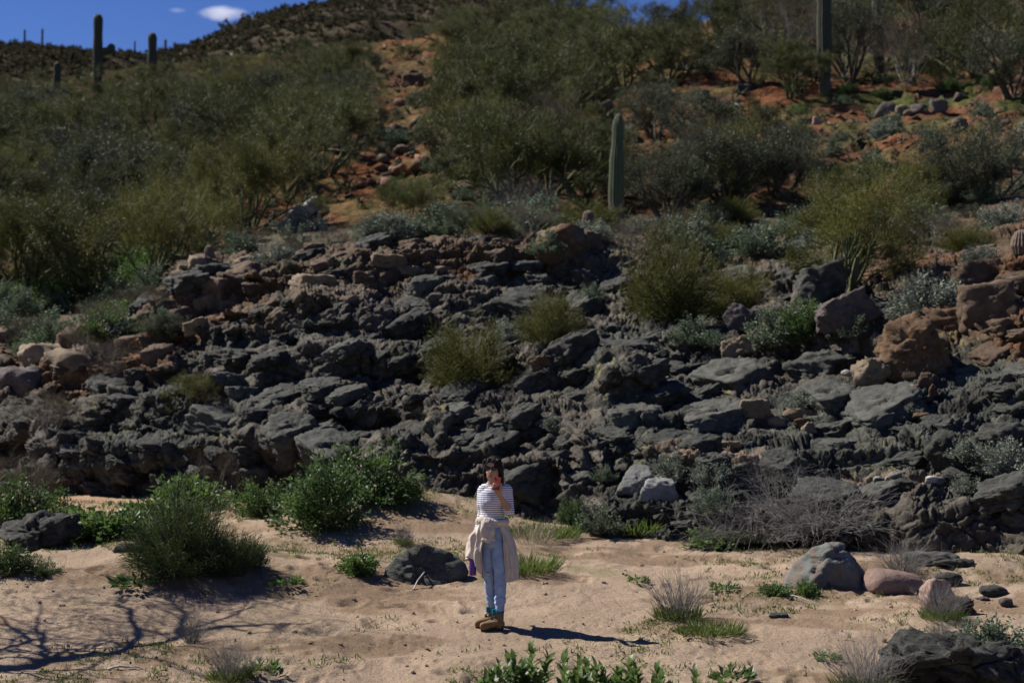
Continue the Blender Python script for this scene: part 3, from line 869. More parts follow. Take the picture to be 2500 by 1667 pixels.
def make_mound(key, seed, H, Rr, leaf, stem, n=2600, ll=(0.035, 0.06), lw=(0.010, 0.018), stems=40, flat=1.0, ragged=0.35):
    """rounded shrub: stems fan out of one root, leaves crowd the stem ends"""
    rng = np.random.default_rng(seed)
    az = rng.uniform(0, 2 * math.pi, stems); t = np.arccos(rng.uniform(0.08, 1, stems))
    dirs = np.stack([np.sin(t) * np.cos(az) * Rr, np.sin(t) * np.sin(az) * Rr, np.cos(t) * H], -1)
    ln = rng.uniform(1 - ragged, 1.06, stems)
    tips = dirs * ln[:, None]
    mid = tips * 0.5 + rng.normal(0, 0.05 * H, tips.shape) - np.array([0, 0, 0.04 * H])
    root = rng.normal(0, 0.03, tips.shape) * np.array([1, 1, 0]) - np.array([0, 0, 0.05])
    mb = MB()
    r = 0.012 * H
    mb.tubes(root, mid, np.full(stems, r), np.full(stems, r * 0.7), 4)
    mb.tubes(mid, tips, np.full(stems, r * 0.7), np.full(stems, r * 0.35), 3)
    k = rng.integers(0, stems, n); u = rng.beta(3.0, 1.2, n)[:, None]
    p = np.where(u < 0.5, root[k] + (mid[k] - root[k]) * u * 2, mid[k] + (tips[k] - mid[k]) * (u - 0.5) * 2)
    p = p + rng.normal(0, 0.075 * Rr, p.shape)
    p[:, 2] = np.maximum(p[:, 2], 0.01)
    d = unit_rows(tips[k] / np.linalg.norm(tips[k], axis=1, keepdims=True) + rng.normal(0, 0.6, p.shape))
    lf = MB()
    lf.blades(p, d, rng.uniform(*ll, n), rng.uniform(*lw, n), rng, 0.08)
    proto(key, ('stems', mb.mesh(key + '_stems', stem, True)), ('foliage', lf.mesh(key + '_foliage', leaf)))

def make_broom(key, seed, H, Rr, leaf, stem, stems=420, green=6000, lean=0.5, hmin=0.6, wob=0.10, rise=0.0):
    """fine upright brush of switches"""
    rng = np.random.default_rng(seed)
    a = rng.uniform(0, 2 * math.pi, stems); rr = np.sqrt(rng.random(stems))
    root = np.stack([np.cos(a) * rr * Rr * 0.35, np.sin(a) * rr * Rr * 0.35, 0 * a - 0.04], -1)
    tl = rr * lean + rng.normal(0, wob, stems)
    h = H * rng.uniform(hmin, 1.0, stems) * (1 - 0.25 * rr) * (1 + rise * np.sin(a * 2 + seed) + rise * np.sin(a * 5 + seed * 3) * 0.6)
    tip = root + np.stack([np.cos(a) * np.sin(tl) * h, np.sin(a) * np.sin(tl) * h, np.cos(tl) * h], -1)
    mid = (root + tip) / 2 + rng.normal(0, 0.03 * H, tip.shape) + np.array([0, 0, 0.05 * H])
    mb = MB()
    mb.tubes(root, mid, np.full(stems, 0.006), np.full(stems, 0.004), 3)
    mb.tubes(mid, tip, np.full(stems, 0.004), np.full(stems, 0.002), 3)
    lf = MB()
    k = rng.integers(0, stems, green); u = rng.uniform(0.25, 1.0, green)[:, None]
    p = np.where(u < 0.5, root[k] + (mid[k] - root[k]) * u * 2, mid[k] + (tip[k] - mid[k]) * (u - 0.5) * 2) + rng.normal(0, 0.02 * H, (green, 3))
    d = unit_rows(unit_rows(tip[k] - root[k]) + rng.normal(0, 0.35, p.shape))
    lf.spikes(p, d, rng.uniform(0.05, 0.13, green) * H, rng.uniform(0.0028, 0.0055, green) * H, rng)
    proto(key, ('stems', mb.mesh(key + '_stems', stem, True)), ('foliage', lf.mesh(key + '_foliage', leaf)))

def make_twiggy(key, seed, H, Rr, stem, stems=160, fork=3, mat2=None, lean=0.75, r=0.004, tangle=0.0):
    """leafless dry shrub of thin forking stems"""
    rng = np.random.default_rng(seed)
    P0, P1, RA, RB = [], [], [], []
    for i in range(stems):
        a = rng.uniform(0, 2 * math.pi); rr = math.sqrt(rng.random())
        q = np.array([math.cos(a) * rr * Rr * 0.25, math.sin(a) * rr * Rr * 0.25, -0.03])
        t = rr * lean + rng.normal(0, 0.12)
        d = np.array([math.cos(a) * math.sin(t), math.sin(a) * math.sin(t), math.cos(t)])
        L = H * rng.uniform(0.35, 0.65); rad = r * rng.uniform(0.6, 1.3)
        todo = [(q, d, L, rad, 0)]
        while todo:
            q, d, L, rad, lv = todo.pop()
            m = q + d * L * 0.5 + rng.normal(0, 0.03 * L, 3)
            e = q + d * L + rng.normal(0, 0.05 * L, 3) + np.array([0, 0, -tangle * L * 0.3])
            P0 += [q, m]; P1 += [m, e]; RA += [rad, rad * 0.8]; RB += [rad * 0.8, rad * 0.6]
            if lv < 2:
                for _ in range(fork if lv == 0 else 2):
                    if rng.random() < 0.8:
                        todo.append((m if rng.random() < 0.3 else e, unit(d + rng.normal(0, 0.30 + tangle * 0.4, 3)), L * rng.uniform(0.45, 0.8), rad * 0.6, lv + 1))
    mb = MB()
    mb.tubes(P0, P1, RA, RB, 3)
    parts = [('stems', mb.mesh(key + '_stems', stem, True))]
    if mat2 is not None:
        lf = MB()
        n = 500
        a = rng.uniform(0, 2 * math.pi, n); rr = np.sqrt(rng.random(n)) * Rr * 0.75
        p = np.stack([np.cos(a) * rr, np.sin(a) * rr, 0 * a], -1)
        d = unit_rows(np.stack([np.cos(a) * 0.4, np.sin(a) * 0.4, 0.9 + 0 * a], -1) + rng.normal(0, 0.35, p.shape))
        lf.blades(p, d, rng.uniform(0.15, 0.45, n) * H, rng.uniform(0.003, 0.006, n), rng)
        parts.append(('green_growth', lf.mesh(key + '_green', mat2)))
    proto(key, *parts)

def make_tuft(key, seed, H, Rr, leaf, n=220, w=(0.003, 0.006)):
    rng = np.random.default_rng(seed)
    a = rng.uniform(0, 2 * math.pi, n); rr = np.sqrt(rng.random(n)) * Rr
    p = np.stack([np.cos(a) * rr, np.sin(a) * rr, 0 * a - 0.01], -1)
    d = unit_rows(np.stack([np.cos(a), np.sin(a), 0 * a], -1) * (0.3 + 0.5 * rng.random((n, 1))) + np.array([0, 0, 0.8]) + rng.normal(0, 0.25, p.shape))
    mb = MB(); mb.blades(p, d, rng.uniform(0.4, 1.0, n) * H, rng.uniform(*w, n), rng, 0.1)
    proto(key, ('blades', mb.mesh(key + '_blades', leaf)))

def make_herb(key, seed, Rr, H, leaf, n=60, ll=(0.05, 0.10), lw=(0.012, 0.022)):
    rng = np.random.default_rng(seed)
    a = rng.uniform(0, 2 * math.pi, n); rr = np.sqrt(rng.random(n)) * Rr
    p = np.stack([np.cos(a) * rr, np.sin(a) * rr, rng.random(n) * H * 0.6], -1)
    d = unit_rows(np.stack([np.cos(a), np.sin(a), 0.5 + 0 * a], -1) + rng.normal(0, 0.4, p.shape))
    mb = MB(); mb.blades(p, d, rng.uniform(*ll, n), rng.uniform(*lw, n), rng, 0.15)
    proto(key, ('leaves', mb.mesh(key + '_leaves', leaf)))

def plant(key, name, loc, label, cat, group=None, scale=1.0, rz=0.0, swap=None):
    root = empty(name, tuple(loc), rz, scale)
    for pn, me in PROTO[key]:
        o = obj(pn, me, root)
    return tag(root, label, cat, group)

# prototypes
for i in range(6):
    make_tree('pv%d' % i, 10 + i, 4.0, 5 + i % 3, L_OLIVE, B_GREENBARK, 24000, tilt=(0.15, 0.85 + 0.05 * i), spread=0.5 + 0.03 * i, blade=(0.07, 0.19), w=(0.006, 0.013), up=0.2)
for i in range(3):
    make_tree('pvy%d' % i, 30 + i, 3.4, 8, L_YELLOW, B_GREENBARK, 26000, tilt=(0.15, 1.05), spread=0.5, blade=(0.08, 0.20), w=(0.005, 0.010), up=0.22, thick=0.04)
for i in range(3):
    make_tree('cr%d' % i, 40 + i, 2.6, 8, L_DARK, B_BARK, 20000, tilt=(0.1, 0.85), spread=0.42, blade=(0.06, 0.13), w=(0.008, 0.018))
for i in range(2):
    make_tree('br%d' % i, 50 + i, 2.2, 9, L_BROWNBRUSH, B_GREY, 12000, tilt=(0.15, 0.9), spread=0.45, blade=(0.06, 0.16), w=(0.004, 0.008), thick=0.03)
for i in range(3):
    make_mound('gb%d' % i, 60 + i, 0.62, 0.58, L_GREY, B_STEM, 2600, (0.040, 0.075), (0.011, 0.020))
    make_mound('sg%d' % i, 65 + i, 0.75, 0.62, L_SAGE, B_STEM, 2600, (0.045, 0.085), (0.012, 0.022), ragged=0.45)
for i in range(3):
    make_mound('gs%d' % i, 70 + i, 1.0, 0.78, L_GREEN, B_STEM, 4200, (0.045, 0.085), (0.014, 0.024), stems=60, ragged=0.45)
for i in range(2):
    make_mound('lu%d' % i, 75 + i, 0.40, 0.55, L_LUSH, B_GSTEM, 2200, (0.05, 0.10), (0.014, 0.028), stems=50, ragged=0.55)
make_broom('broom', 80, 1.0, 0.8, L_BROOM, B_BARK, 420, 7000, 0.75)
for i in range(3):
    make_broom('fz%d' % i, 85 + i, 1.0, 0.9, L_YELLOW, B_GREENBARK, 560, 17000, 1.15, 0.35, 0.22, 0.14)
make_mound('fb0', 130, 1.0, 0.72, L_BROOM, B_BARK, 15000, (0.06, 0.17), (0.0022, 0.0048), stems=140, ragged=0.38)
for i in range(3):
    make_mound('fm%d' % i, 120 + i, 1.0, 0.80, L_YELLOW, B_GREENBARK, 13000, (0.05, 0.15), (0.0022, 0.0050), stems=110, ragged=0.42)
for i in range(3):
    make_twiggy('tw%d' % i, 90 + i, 0.55, 0.35, B_GREY, 130, 3, L_GRASS if i != 1 else None, 0.75, 0.0032)
make_twiggy('tangle0', 95, 1.3, 1.1, B_GREY, 210, 3, None, 1.25, 0.006, 0.7)
make_twiggy('tangle1', 96, 1.2, 1.0, B_GREY, 190, 3, None, 1.15, 0.006, 0.6)
for i in range(3):
    make_tuft('gt%d' % i, 100 + i, 0.12, 0.12, L_GRASS, 160)
make_tuft('gtb', 104, 0.22, 0.28, L_GRASS, 700)
make_tuft('straw', 105, 0.55, 0.25, L_STRAW, 200, (0.003, 0.005))
for i in range(3):
    make_herb('hb%d' % i, 110 + i, 0.13, 0.08, L_LUSH)

# ------------------------------------------------------------------ cacti
def mat_cactus(name, c1, c2, crest):
    m, nt, bs = new_mat(name)
    at = N(nt, 'ShaderNodeAttribute', attribute_name='Col').outputs['Color']
    tc = N(nt, 'ShaderNodeTexCoord').outputs['Object']
    f = noise_tex(nt, tc, 5, 5, 0.6)
    b = ramp(nt, f, [(0.35, c1), (0.65, c2)])
    sep = N(nt, 'ShaderNodeSeparateColor'); nt.links.new(at, sep.inputs[0])
    c = mixc(nt, sep.outputs[0], b, crest)
    g = N(nt, 'ShaderNodeSeparateXYZ'); nt.links.new(tc, g.inputs[0])
    ad = N(nt, 'ShaderNodeMath', operation='MULTIPLY_ADD'); nt.links.new(noise_tex(nt, tc, 4, 4), ad.inputs[0]); ad.inputs[1].default_value = -0.9; nt.links.new(g.outputs['Z'], ad.inputs[2])
    c = mixc(nt, ramp(nt, ad.outputs[0], [(0.0, (0.75,) * 3), (0.22, (0, 0, 0))]), c, (0.105, 0.085, 0.060))
    c = mixc(nt, ramp(nt, noise_tex(nt, tc, 7, 3), [(0.66, (0, 0, 0)), (0.74, (0.7,) * 3)]), c, (0.12, 0.10, 0.075))
    nt.links.new(c, bs.inputs['Base Color'])
    bs.inputs['Roughness'].default_value = 0.75
    bump(nt, bs, noise_tex(nt, tc, 60, 3, 0.6), 0.3, 0.01)
    return m
M_SAG = mat_cactus('saguaro_skin', (0.040, 0.060, 0.022), (0.066, 0.088, 0.032), (0.115, 0.110, 0.062))
M_SAGF = mat_cactus('far_saguaro_skin', (0.030, 0.034, 0.017), (0.048, 0.050, 0.024), (0.080, 0.068, 0.040))
M_BARREL = mat_cactus('barrel_skin', (0.060, 0.026, 0.016), (0.095, 0.044, 0.026), (0.21, 0.075, 0.040))

def ribbed(path, rad, ribs, depth, rows=28, sub=6):
    """ribbed column along a polyline path; rad(t) radius, domed end"""
    path = np.asarray(path, float)
    seg = np.linalg.norm(np.diff(path, axis=0), axis=1); s = np.concatenate([[0], np.cumsum(seg)]); s /= s[-1]
    t = 1 - (1 - np.linspace(0, 1, rows)) ** 1.6
    C = np.stack([np.interp(t, s, path[:, k]) for k in range(3)], -1)
    T = np.gradient(C, axis=0); T /= np.linalg.norm(T, axis=1, keepdims=True)
    A = np.cross(T, np.array([0.13, 0.99, 0.05])); A /= np.linalg.norm(A, axis=1, keepdims=True)
    B = np.cross(T, A)
    nt_ = ribs * sub
    th = np.arange(nt_) * 2 * math.pi / nt_
    w = np.abs(np.cos(th * ribs / 2))                # crest 1, furrow 0
    prof = 1 - depth * (1 - w)
    r = np.array([rad(x) for x in t])
    r = r * (1 + 0.05 * np.sin(t * 9 + ribs) + 0.03 * np.sin(t * 23))
    V = C[:, None] + r[:, None, None] * prof[None, :, None] * (np.cos(th)[None, :, None] * A[:, None] + np.sin(th)[None, :, None] * B[:, None])
    colr = np.tile(((w > 0.93) * 1.0)[None], (rows, 1))
    a = np.arange(rows * nt_).reshape(rows, nt_); b = np.roll(a, -1, 1)
    F = np.stack([a[:-1], b[:-1], b[1:], a[1:]], -1).reshape(-1, 4)
    V = V.reshape(-1, 3)
    # cap
    V = np.concatenate([V, C[-1:]])
    cap = np.stack([a[-1], b[-1], np.full(nt_, len(V) - 1)], -1)
    cr = np.concatenate([colr.ravel(), [1.0]])
    return V, F, cap, np.stack([cr, cr, cr], -1)

def dome(R0, H, base=0.85, bulge=1.0, tip=None):
    def f(t):
        z = t * H
        e = H - z
        cap = math.sqrt(max(0.0, 1 - max(0.0, 1 - e / (R0 * 1.3)) ** 2))
        body = base + (bulge - base) * min(1, t * 2.2) if tip is None else base + (tip - base) * t ** 0.8
        return max(R0 * body * cap, R0 * 0.03)
    return f

def cactus_obj(pathrads, ribs, depth, mat, key, rows=30, sub=6):
    vs, qs, ts, cs, n = [], [], [], [], 0
    for path, rad in pathrads:
        V, F, c, k = ribbed(path, rad, ribs, depth, rows, sub)
        vs.append(V); qs.append(F + n); ts.append(c + n); cs.append(k); n += len(V)
    return mesh_np(key, np.concatenate(vs), [np.concatenate(qs), np.concatenate(ts)], True, np.concatenate(cs), [mat])

def saguaro(name, loc, H, R0, label, group=None, arms=(), mat=None, lean=(0, 0), base=0.8, rows=34, tip=None):
    mat = mat or M_SAG
    root = empty(name, tuple(loc))
    p = [(0, 0, -0.25), (lean[0] * 0.3 * H, lean[1] * 0.3 * H, H * 0.5), (lean[0] * H, lean[1] * H, H)]
    obj('stem', cactus_obj([(p, dome(R0, H, base, 1.0, tip))], 16, 0.20, mat, name + '_stem', rows), root)
    for az, z0, out, up_, r in arms:
        c, s = math.cos(az), math.sin(az)
        x0, zz = R0 * 0.6, z0 * H
        p = [(c * x0, s * x0, zz), (c * (x0 + out * 0.6), s * (x0 + out * 0.6), zz + 0.05 * up_), (c * (x0 + out), s * (x0 + out), zz + 0.35 * up_), (c * (x0 + out), s * (x0 + out), zz + up_)]
        obj('arm', cactus_obj([(p, dome(r, up_ + out, 0.9))], 12, 0.18, mat, name + '_arm', 20, 4), root)
    return tag(root, label, 'saguaro', group)

def barrel(loc, H, R0, label, group=None, lean=(0, 0)):
    root = obj('barrel_cactus', cactus_obj([([(0, 0, -0.08), (lean[0] * H * 0.5, 0, H * 0.5), (lean[0] * H, 0, H)], dome(R0, H, 0.85, 1.0))], 18, 0.22, M_BARREL, 'barrel_cactus', 18, 4))
    root.location = tuple(loc)
    return tag(root, label, 'barrel cactus', group)
# ------------------------------------------------------------------ loose rocks and boulders
import bmesh
def mat_rock(name, c1, c2, c3, scale=5, bs1=0.7, bed=True, rand=0.25, fo=None):
    m, nt, bs = new_mat(name)
    tc = N(nt, 'ShaderNodeTexCoord').outputs['Object']
    f = noise_tex(nt, tc, scale, 9, 0.72)
    c = ramp(nt, f, [(0.36, c1), (0.5, c2), (0.62, c3)])
    st = noise_tex(nt, tc, 1.6, 5, 0.6)                  # varnish and lichen staining in broad patches
    c = mixc(nt, ramp(nt, st, [(0.50, (0, 0, 0)), (0.64, (0.6, 0.6, 0.6))]), c, tuple(x * 0.38 for x in c1))
    if fo is not None:                                   # veins and stains of another mineral
        w = N(nt, 'ShaderNodeTexWave', Scale=fo[1], Distortion=9.0, Detail=4.0)
        nt.links.new(tc, w.inputs['Vector'])
        k = ramp(nt, w.outputs['Fac'], [(0.62, (0, 0, 0)), (0.9, (0.7, 0.7, 0.7))])
        c = mixc(nt, k, c, fo[0])
    oi = N(nt, 'ShaderNodeObjectInfo').outputs['Random']
    mr = N(nt, 'ShaderNodeMapRange'); mr.inputs[3].default_value = 0.74 - rand * 0.8; mr.inputs[4].default_value = 0.74 + rand * 0.8
    nt.links.new(oi, mr.inputs[0])
    vm = N(nt, 'ShaderNodeVectorMath', operation='SCALE'); nt.links.new(c, vm.inputs[0]); nt.links.new(mr.outputs[0], vm.inputs['Scale'])
    nt.links.new(vm.outputs[0], bs.inputs['Base Color'])
    bs.inputs['Roughness'].default_value = 0.88; bs.inputs['Specular IOR Level'].default_value = 0.25
    mp = N(nt, 'ShaderNodeMapping'); mp.inputs['Scale'].default_value = (1.0, 1.0, 4.5); mp.inputs['Rotation'].default_value = (0.2, 0.15, 0.0); nt.links.new(tc, mp.inputs[0])
    p = bump(nt, bs, noise_tex(nt, mp.outputs[0] if bed else tc, 7, 8, 0.72), bs1, 0.055)
    bump(nt, bs, noise_tex(nt, tc, 45, 6, 0.7), 0.8, 0.012, p)
    return m
K = {
    'grey': mat_rock('grey_green_stone', (0.125, 0.134, 0.120), (0.175, 0.178, 0.162), (0.225, 0.222, 0.200), 4, 0.5, fo=((0.20, 0.15, 0.115), 1.3)),
    'pale': mat_rock('pale_grey_stone', (0.170, 0.175, 0.165), (0.225, 0.228, 0.215), (0.285, 0.282, 0.265), 4, 0.5),
    'pink': mat_rock('pink_granite', (0.30, 0.195, 0.150), (0.36, 0.24, 0.19), (0.41, 0.285, 0.235), 7, 0.8, bed=False),
    'dark': mat_rock('dark_schist', (0.036, 0.037, 0.033), (0.062, 0.063, 0.055), (0.105, 0.102, 0.088), 5, 0.9, rand=0.15),
    'slate': mat_rock('green_slate', (0.055, 0.058, 0.050), (0.092, 0.093, 0.080), (0.140, 0.135, 0.114), 4, 0.9, rand=0.15),
    'tan': mat_rock('tan_stone', (0.15, 0.115, 0.075), (0.22, 0.165, 0.11), (0.28, 0.22, 0.15), 4, 0.6),
    'brown': mat_rock('brown_stone', (0.085, 0.058, 0.040), (0.135, 0.088, 0.058), (0.18, 0.128, 0.088), 4, 0.9),
    'orange': mat_rock('rusty_stone', (0.075, 0.050, 0.034), (0.145, 0.082, 0.042), (0.185, 0.135, 0.085), 3.5, 0.9),
    'white': mat_rock('white_quartz', (0.34, 0.32, 0.28), (0.44, 0.42, 0.385), (0.52, 0.50, 0.47), 5, 0.5, rand=0.12),
    'purple': mat_rock('purple_grey_stone', (0.085, 0.068, 0.066), (0.12, 0.098, 0.092), (0.16, 0.13, 0.12), 4, 0.7),
    'red': mat_rock('red_slope_stone', (0.14, 0.070, 0.040), (0.20, 0.105, 0.060), (0.27, 0.165, 0.105), 4, 0.6, rand=0.35),
}

_ico = {}
def ico(sub):
    if sub not in _ico:
        bm = bmesh.new(); bmesh.ops.create_icosphere(bm, subdivisions=max(sub, 1), radius=1.0)
        v = np.array([x.co[:] for x in bm.verts]); f = np.array([[y.index for y in x.verts] for x in bm.faces])
        bm.free(); _ico[sub] = (v / np.linalg.norm(v, axis=1, keepdims=True), f)
    return _ico[sub]

def hull_planes(pts):
    bm = bmesh.new()
    for p in pts: bm.verts.new(p)
    bmesh.ops.convex_hull(bm, input=bm.verts)
    bm.normal_update()
    out = [(np.array(f.normal), float(f.normal.dot(f.verts[0].co))) for f in bm.faces]
    bm.free()
    return out

def rock_mesh(key, seed, dims, mat, sub=4, kind='angular', rough=0.05, pts=None, soft=55, strata=0.0):
    """stone of overall size dims (x, y, z), base at z = 0"""
    rng = np.random.default_rng(seed)
    V, F = ico(sub)
    if kind == 'block':                                  # joint-bounded bedrock: three pairs of faces a little out of true, corners broken off
        nn = np.array([[1, 0, 0], [-1, 0, 0], [0, 1, 0], [0, -1, 0], [0, 0, 1], [0, 0, -1]], float) + rng.normal(0, 0.13, (6, 3))
        ex = unit_rows(rng.choice([-1, 1], (7, 3)) * rng.uniform(0.25, 1.0, (7, 3)))
        nn = unit_rows(np.concatenate([nn, ex])); dd = np.concatenate([rng.uniform(0.60, 0.72, 6), rng.uniform(0.74, 0.92, 7)])
        c0 = None
    elif pts is not None:
        P = np.array(pts, float); c0 = P.mean(0)
        pl = hull_planes([tuple(p - c0) for p in P])
        nn = np.array([a for a, b in pl]); dd = np.array([max(b, 0.02) for a, b in pl])
    else:
        n = {'angular': 9, 'slab': 8, 'round': 26}[kind]
        nn = unit_rows(rng.normal(size=(n, 3)))
        nn = np.concatenate([nn, [[0, 0, 1.0], [0, 0, -1.0], [0.1, -1, 0.15], [-1, 0.1, 0.2], [1, 0, 0.1]]]); nn = unit_rows(nn)
        dd = rng.uniform(0.55, 0.98, len(nn)) if kind != 'round' else rng.uniform(0.86, 1.0, len(nn))
        c0 = None
    q = V @ nn.T
    inv = np.where(q > 0.03, q, 0.0) / dd[None]
    p = soft if kind != 'round' else 9
    r = 1.0 / np.maximum((inv ** p).sum(1) ** (1.0 / p), 1e-3)
    X = V * r[:, None]
    if pts is None:
        X = X / (X.max(0) - X.min(0)) * np.array(dims, float)
    else:
        X = X + c0
        X = X * np.array(dims, float)
    size = (np.prod(np.array(X.max(0) - X.min(0)))) ** (1 / 3)
    Q = X / size
    X = X + V * (size * rough * (0.6 * fbm(Q * 2.0 + seed, 3, 3) + 0.7 * ridged(Q * np.array([2.0, 2.0, 7]) + seed, 5, 4) + 0.5 * (voronoi(Q * np.array([3.0, 3.0, 5.5]) + seed, 9)[2] - 0.5)))[:, None]
    fa, jj, cc = facets(Q * np.array([2.6, 2.6, 4.0]) + seed * 0.37, 41)
    fb, jb, cb = facets(Q * np.array([6.0, 6.0, 9.0]) + seed * 0.73, 43)
    if kind != 'round': X = X + V * (size * rough * (1.6 * fa + 0.8 * fb - 0.5 * (1 - sstep(0.0, 0.08, jj))))[:, None]
    if strata:                                           # folded bedding standing out as ribs
        S = Q + 0.10 * np.stack([fbm(Q * 2.2, 21, 2), fbm(Q * 2.2, 22, 2), fbm(Q * 2.2, 23, 2)], -1)
        a_ = 0.5 * S[:, 0] + 0.25 * S[:, 1] + S[:, 2]
        rib = ridged(np.stack([S[:, 0] * 1.3, S[:, 1] * 1.3, a_ * 13], -1) + seed, 31, 3)
        X = X + V * (size * strata * (rib - 0.2))[:, None]
    if pts is None: X[:, 2] -= X[:, 2].min()
    return mesh_np(key, X, [F], True, None, [K[mat]])

def rock(name, label, px, py, wpx, hpx, surf, mat, cat='rock', kind='angular', depth=0.8, seed=None, rz=0.0, tilt=0.0, roll=0.0, sink=0.12, sub=4, rough=0.05, pts=None, group=None, parent=None, strata=0.0):
    """stone whose foot shows at photograph pixel (px, py), wpx by hpx pixels large"""
    p = {'sand': on_sand, 'rock': on_rock, 'hill': on_hill}[surf](px, py)
    s = p[1] / FPX
    w, h = wpx * s, hpx * s
    seed = seed if seed is not None else int(px * 7 + py * 13)
    if pts is None:
        me = rock_mesh(name, seed, (w, w * depth, h * (1 + sink)), mat, sub, kind, rough, strata=strata)
    else:
        me = rock_mesh(name, seed, (s, s, s), mat, sub, kind, rough, pts, strata=strata)
    o = obj(name, me, parent)
    o.location = (p[0], p[1] + (w * depth * 0.45 if pts is None else 0), p[2] - (h * sink if pts is None else 0))
    o.rotation_euler = (tilt, roll, rz)
    if parent is None: tag(o, label, cat, group)
    return o
# ------------------------------------------------------------------ placing: rocks of the outcrop
outcrop = bpy.data.objects['rock_outcrop']
hillside = bpy.data.objects['hillside']
BLOCKS = [  # photograph x, foot y, width, height, stone
    (440, 735, 75, 100, 'orange'), (478, 655, 48, 48, 'tan'), (520, 730, 70, 75, 'brown'), (575, 700, 85, 50, 'brown'), (640, 690, 75, 42, 'brown'),
    (700, 725, 62, 62, 'grey'), (752, 715, 80, 62, 'dark'), (815, 668, 90, 38, 'brown'), (868, 652, 85, 42, 'orange'), (912, 700, 66, 62, 'brown'),
    (965, 755, 70, 110, 'slate'), (900, 790, 70, 95, 'slate'), (1040, 690, 62, 82, 'tan'), (1100, 690, 120, 78, 'dark'), (1060, 745, 150, 28, 'tan'),
    (1135, 712, 110, 32, 'purple'), (1195, 690, 62, 45, 'brown'), (1215, 655, 92, 40, 'purple'), (1245, 615, 100, 38, 'brown'), (1165, 612, 120, 34, 'brown'),
    (1300, 660, 80, 62, 'slate'), (1340, 705, 92, 75, 'purple'), (1368, 612, 128, 70, 'orange'), (1440, 600, 66, 48, 'brown'), (1490, 595, 84, 46, 'tan'),
    (1275, 735, 80, 52, 'purple'), (1105, 775, 130, 36, 'brown'), (1175, 810, 100, 52, 'slate'), (1490, 775, 72, 42, 'orange'), (1005, 615, 90, 32, 'brown'),
    (1085, 600, 100, 30, 'purple'), (90, 872, 130, 42, 'tan'), (165, 905, 150, 62, 'tan'), (255, 875, 100, 52, 'tan'), (40, 945, 120, 72, 'purple'),
    (590, 800, 110, 50, 'purple'), (680, 800, 80, 78, 'slate'), (780, 870, 120, 95, 'slate'), (860, 880, 90, 80, 'dark'), (470, 790, 90, 60, 'brown'),
    (450, 860, 110, 58, 'purple'), (560, 960, 80, 88, 'slate'), (700, 1085, 130, 98, 'dark'), (820, 1060, 90, 70, 'dark'), (900, 1010, 110, 60, 'dark'),
    (1020, 1000, 110, 62, 'dark'), (400, 1010, 130, 92, 'dark'), (300, 1060, 120, 70, 'dark'), (200, 1080, 120, 78, 'dark'), (1350, 960, 120, 72, 'dark'),
    (1450, 900, 130, 66, 'dark'), (1580, 900, 150, 66, 'dark'), (1400, 860, 80, 42, 'slate'), (1620, 700, 100, 60, 'purple'), (2000, 740, 120, 72, 'dark'),
    (1890, 1180, 90, 46, 'slate'), (2020, 960, 70, 62, 'slate'), (2130, 980, 80, 78, 'slate'), (2160, 1330, 170, 120, 'dark'), (2080, 1340, 120, 78, 'dark'),
    (2330, 1340, 90, 92, 'dark'), (2460, 1340, 110, 120, 'slate'), (1560, 1300, 110, 76, 'slate'), (1660, 1310, 90, 72, 'slate'), (2400, 900, 110, 72, 'brown'),
    (2340, 800, 130, 72, 'orange'), (2440, 760, 140, 82, 'brown'), (2400, 690, 130, 62, 'brown'), (2300, 900, 90, 56, 'brown'), (2330, 1010, 110, 72, 'slate'),
    (1740, 1340, 120, 70, 'dark'), (1250, 1170, 150, 62, 'slate'), (1120, 1150, 130, 72, 'slate'), (1350, 1190, 110, 52, 'slate'), (2300, 1250, 110, 62, 'dark'),
]
KEEP = {(440, 735), (478, 655), (520, 730), (575, 700), (1368, 612), (1440, 600), (90, 872), (165, 905), (255, 875), (40, 945), (2340, 800), (2440, 760), (2400, 690)}
for i, (x, y, w, h, m) in enumerate(BLOCKS):
    if (x, y) not in KEEP: continue
    rng = np.random.default_rng(900 + i)
    rock('rock_block', None, x, y, w, h * 0.8, 'rock', m, seed=900 + i, rz=rng.uniform(-0.5, 0.5), tilt=rng.uniform(-0.12, 0.12), roll=rng.uniform(-0.2, 0.12), sink=0.75, sub=4, depth=rng.uniform(0.8, 1.3), rough=0.05, parent=outcrop, kind='block')
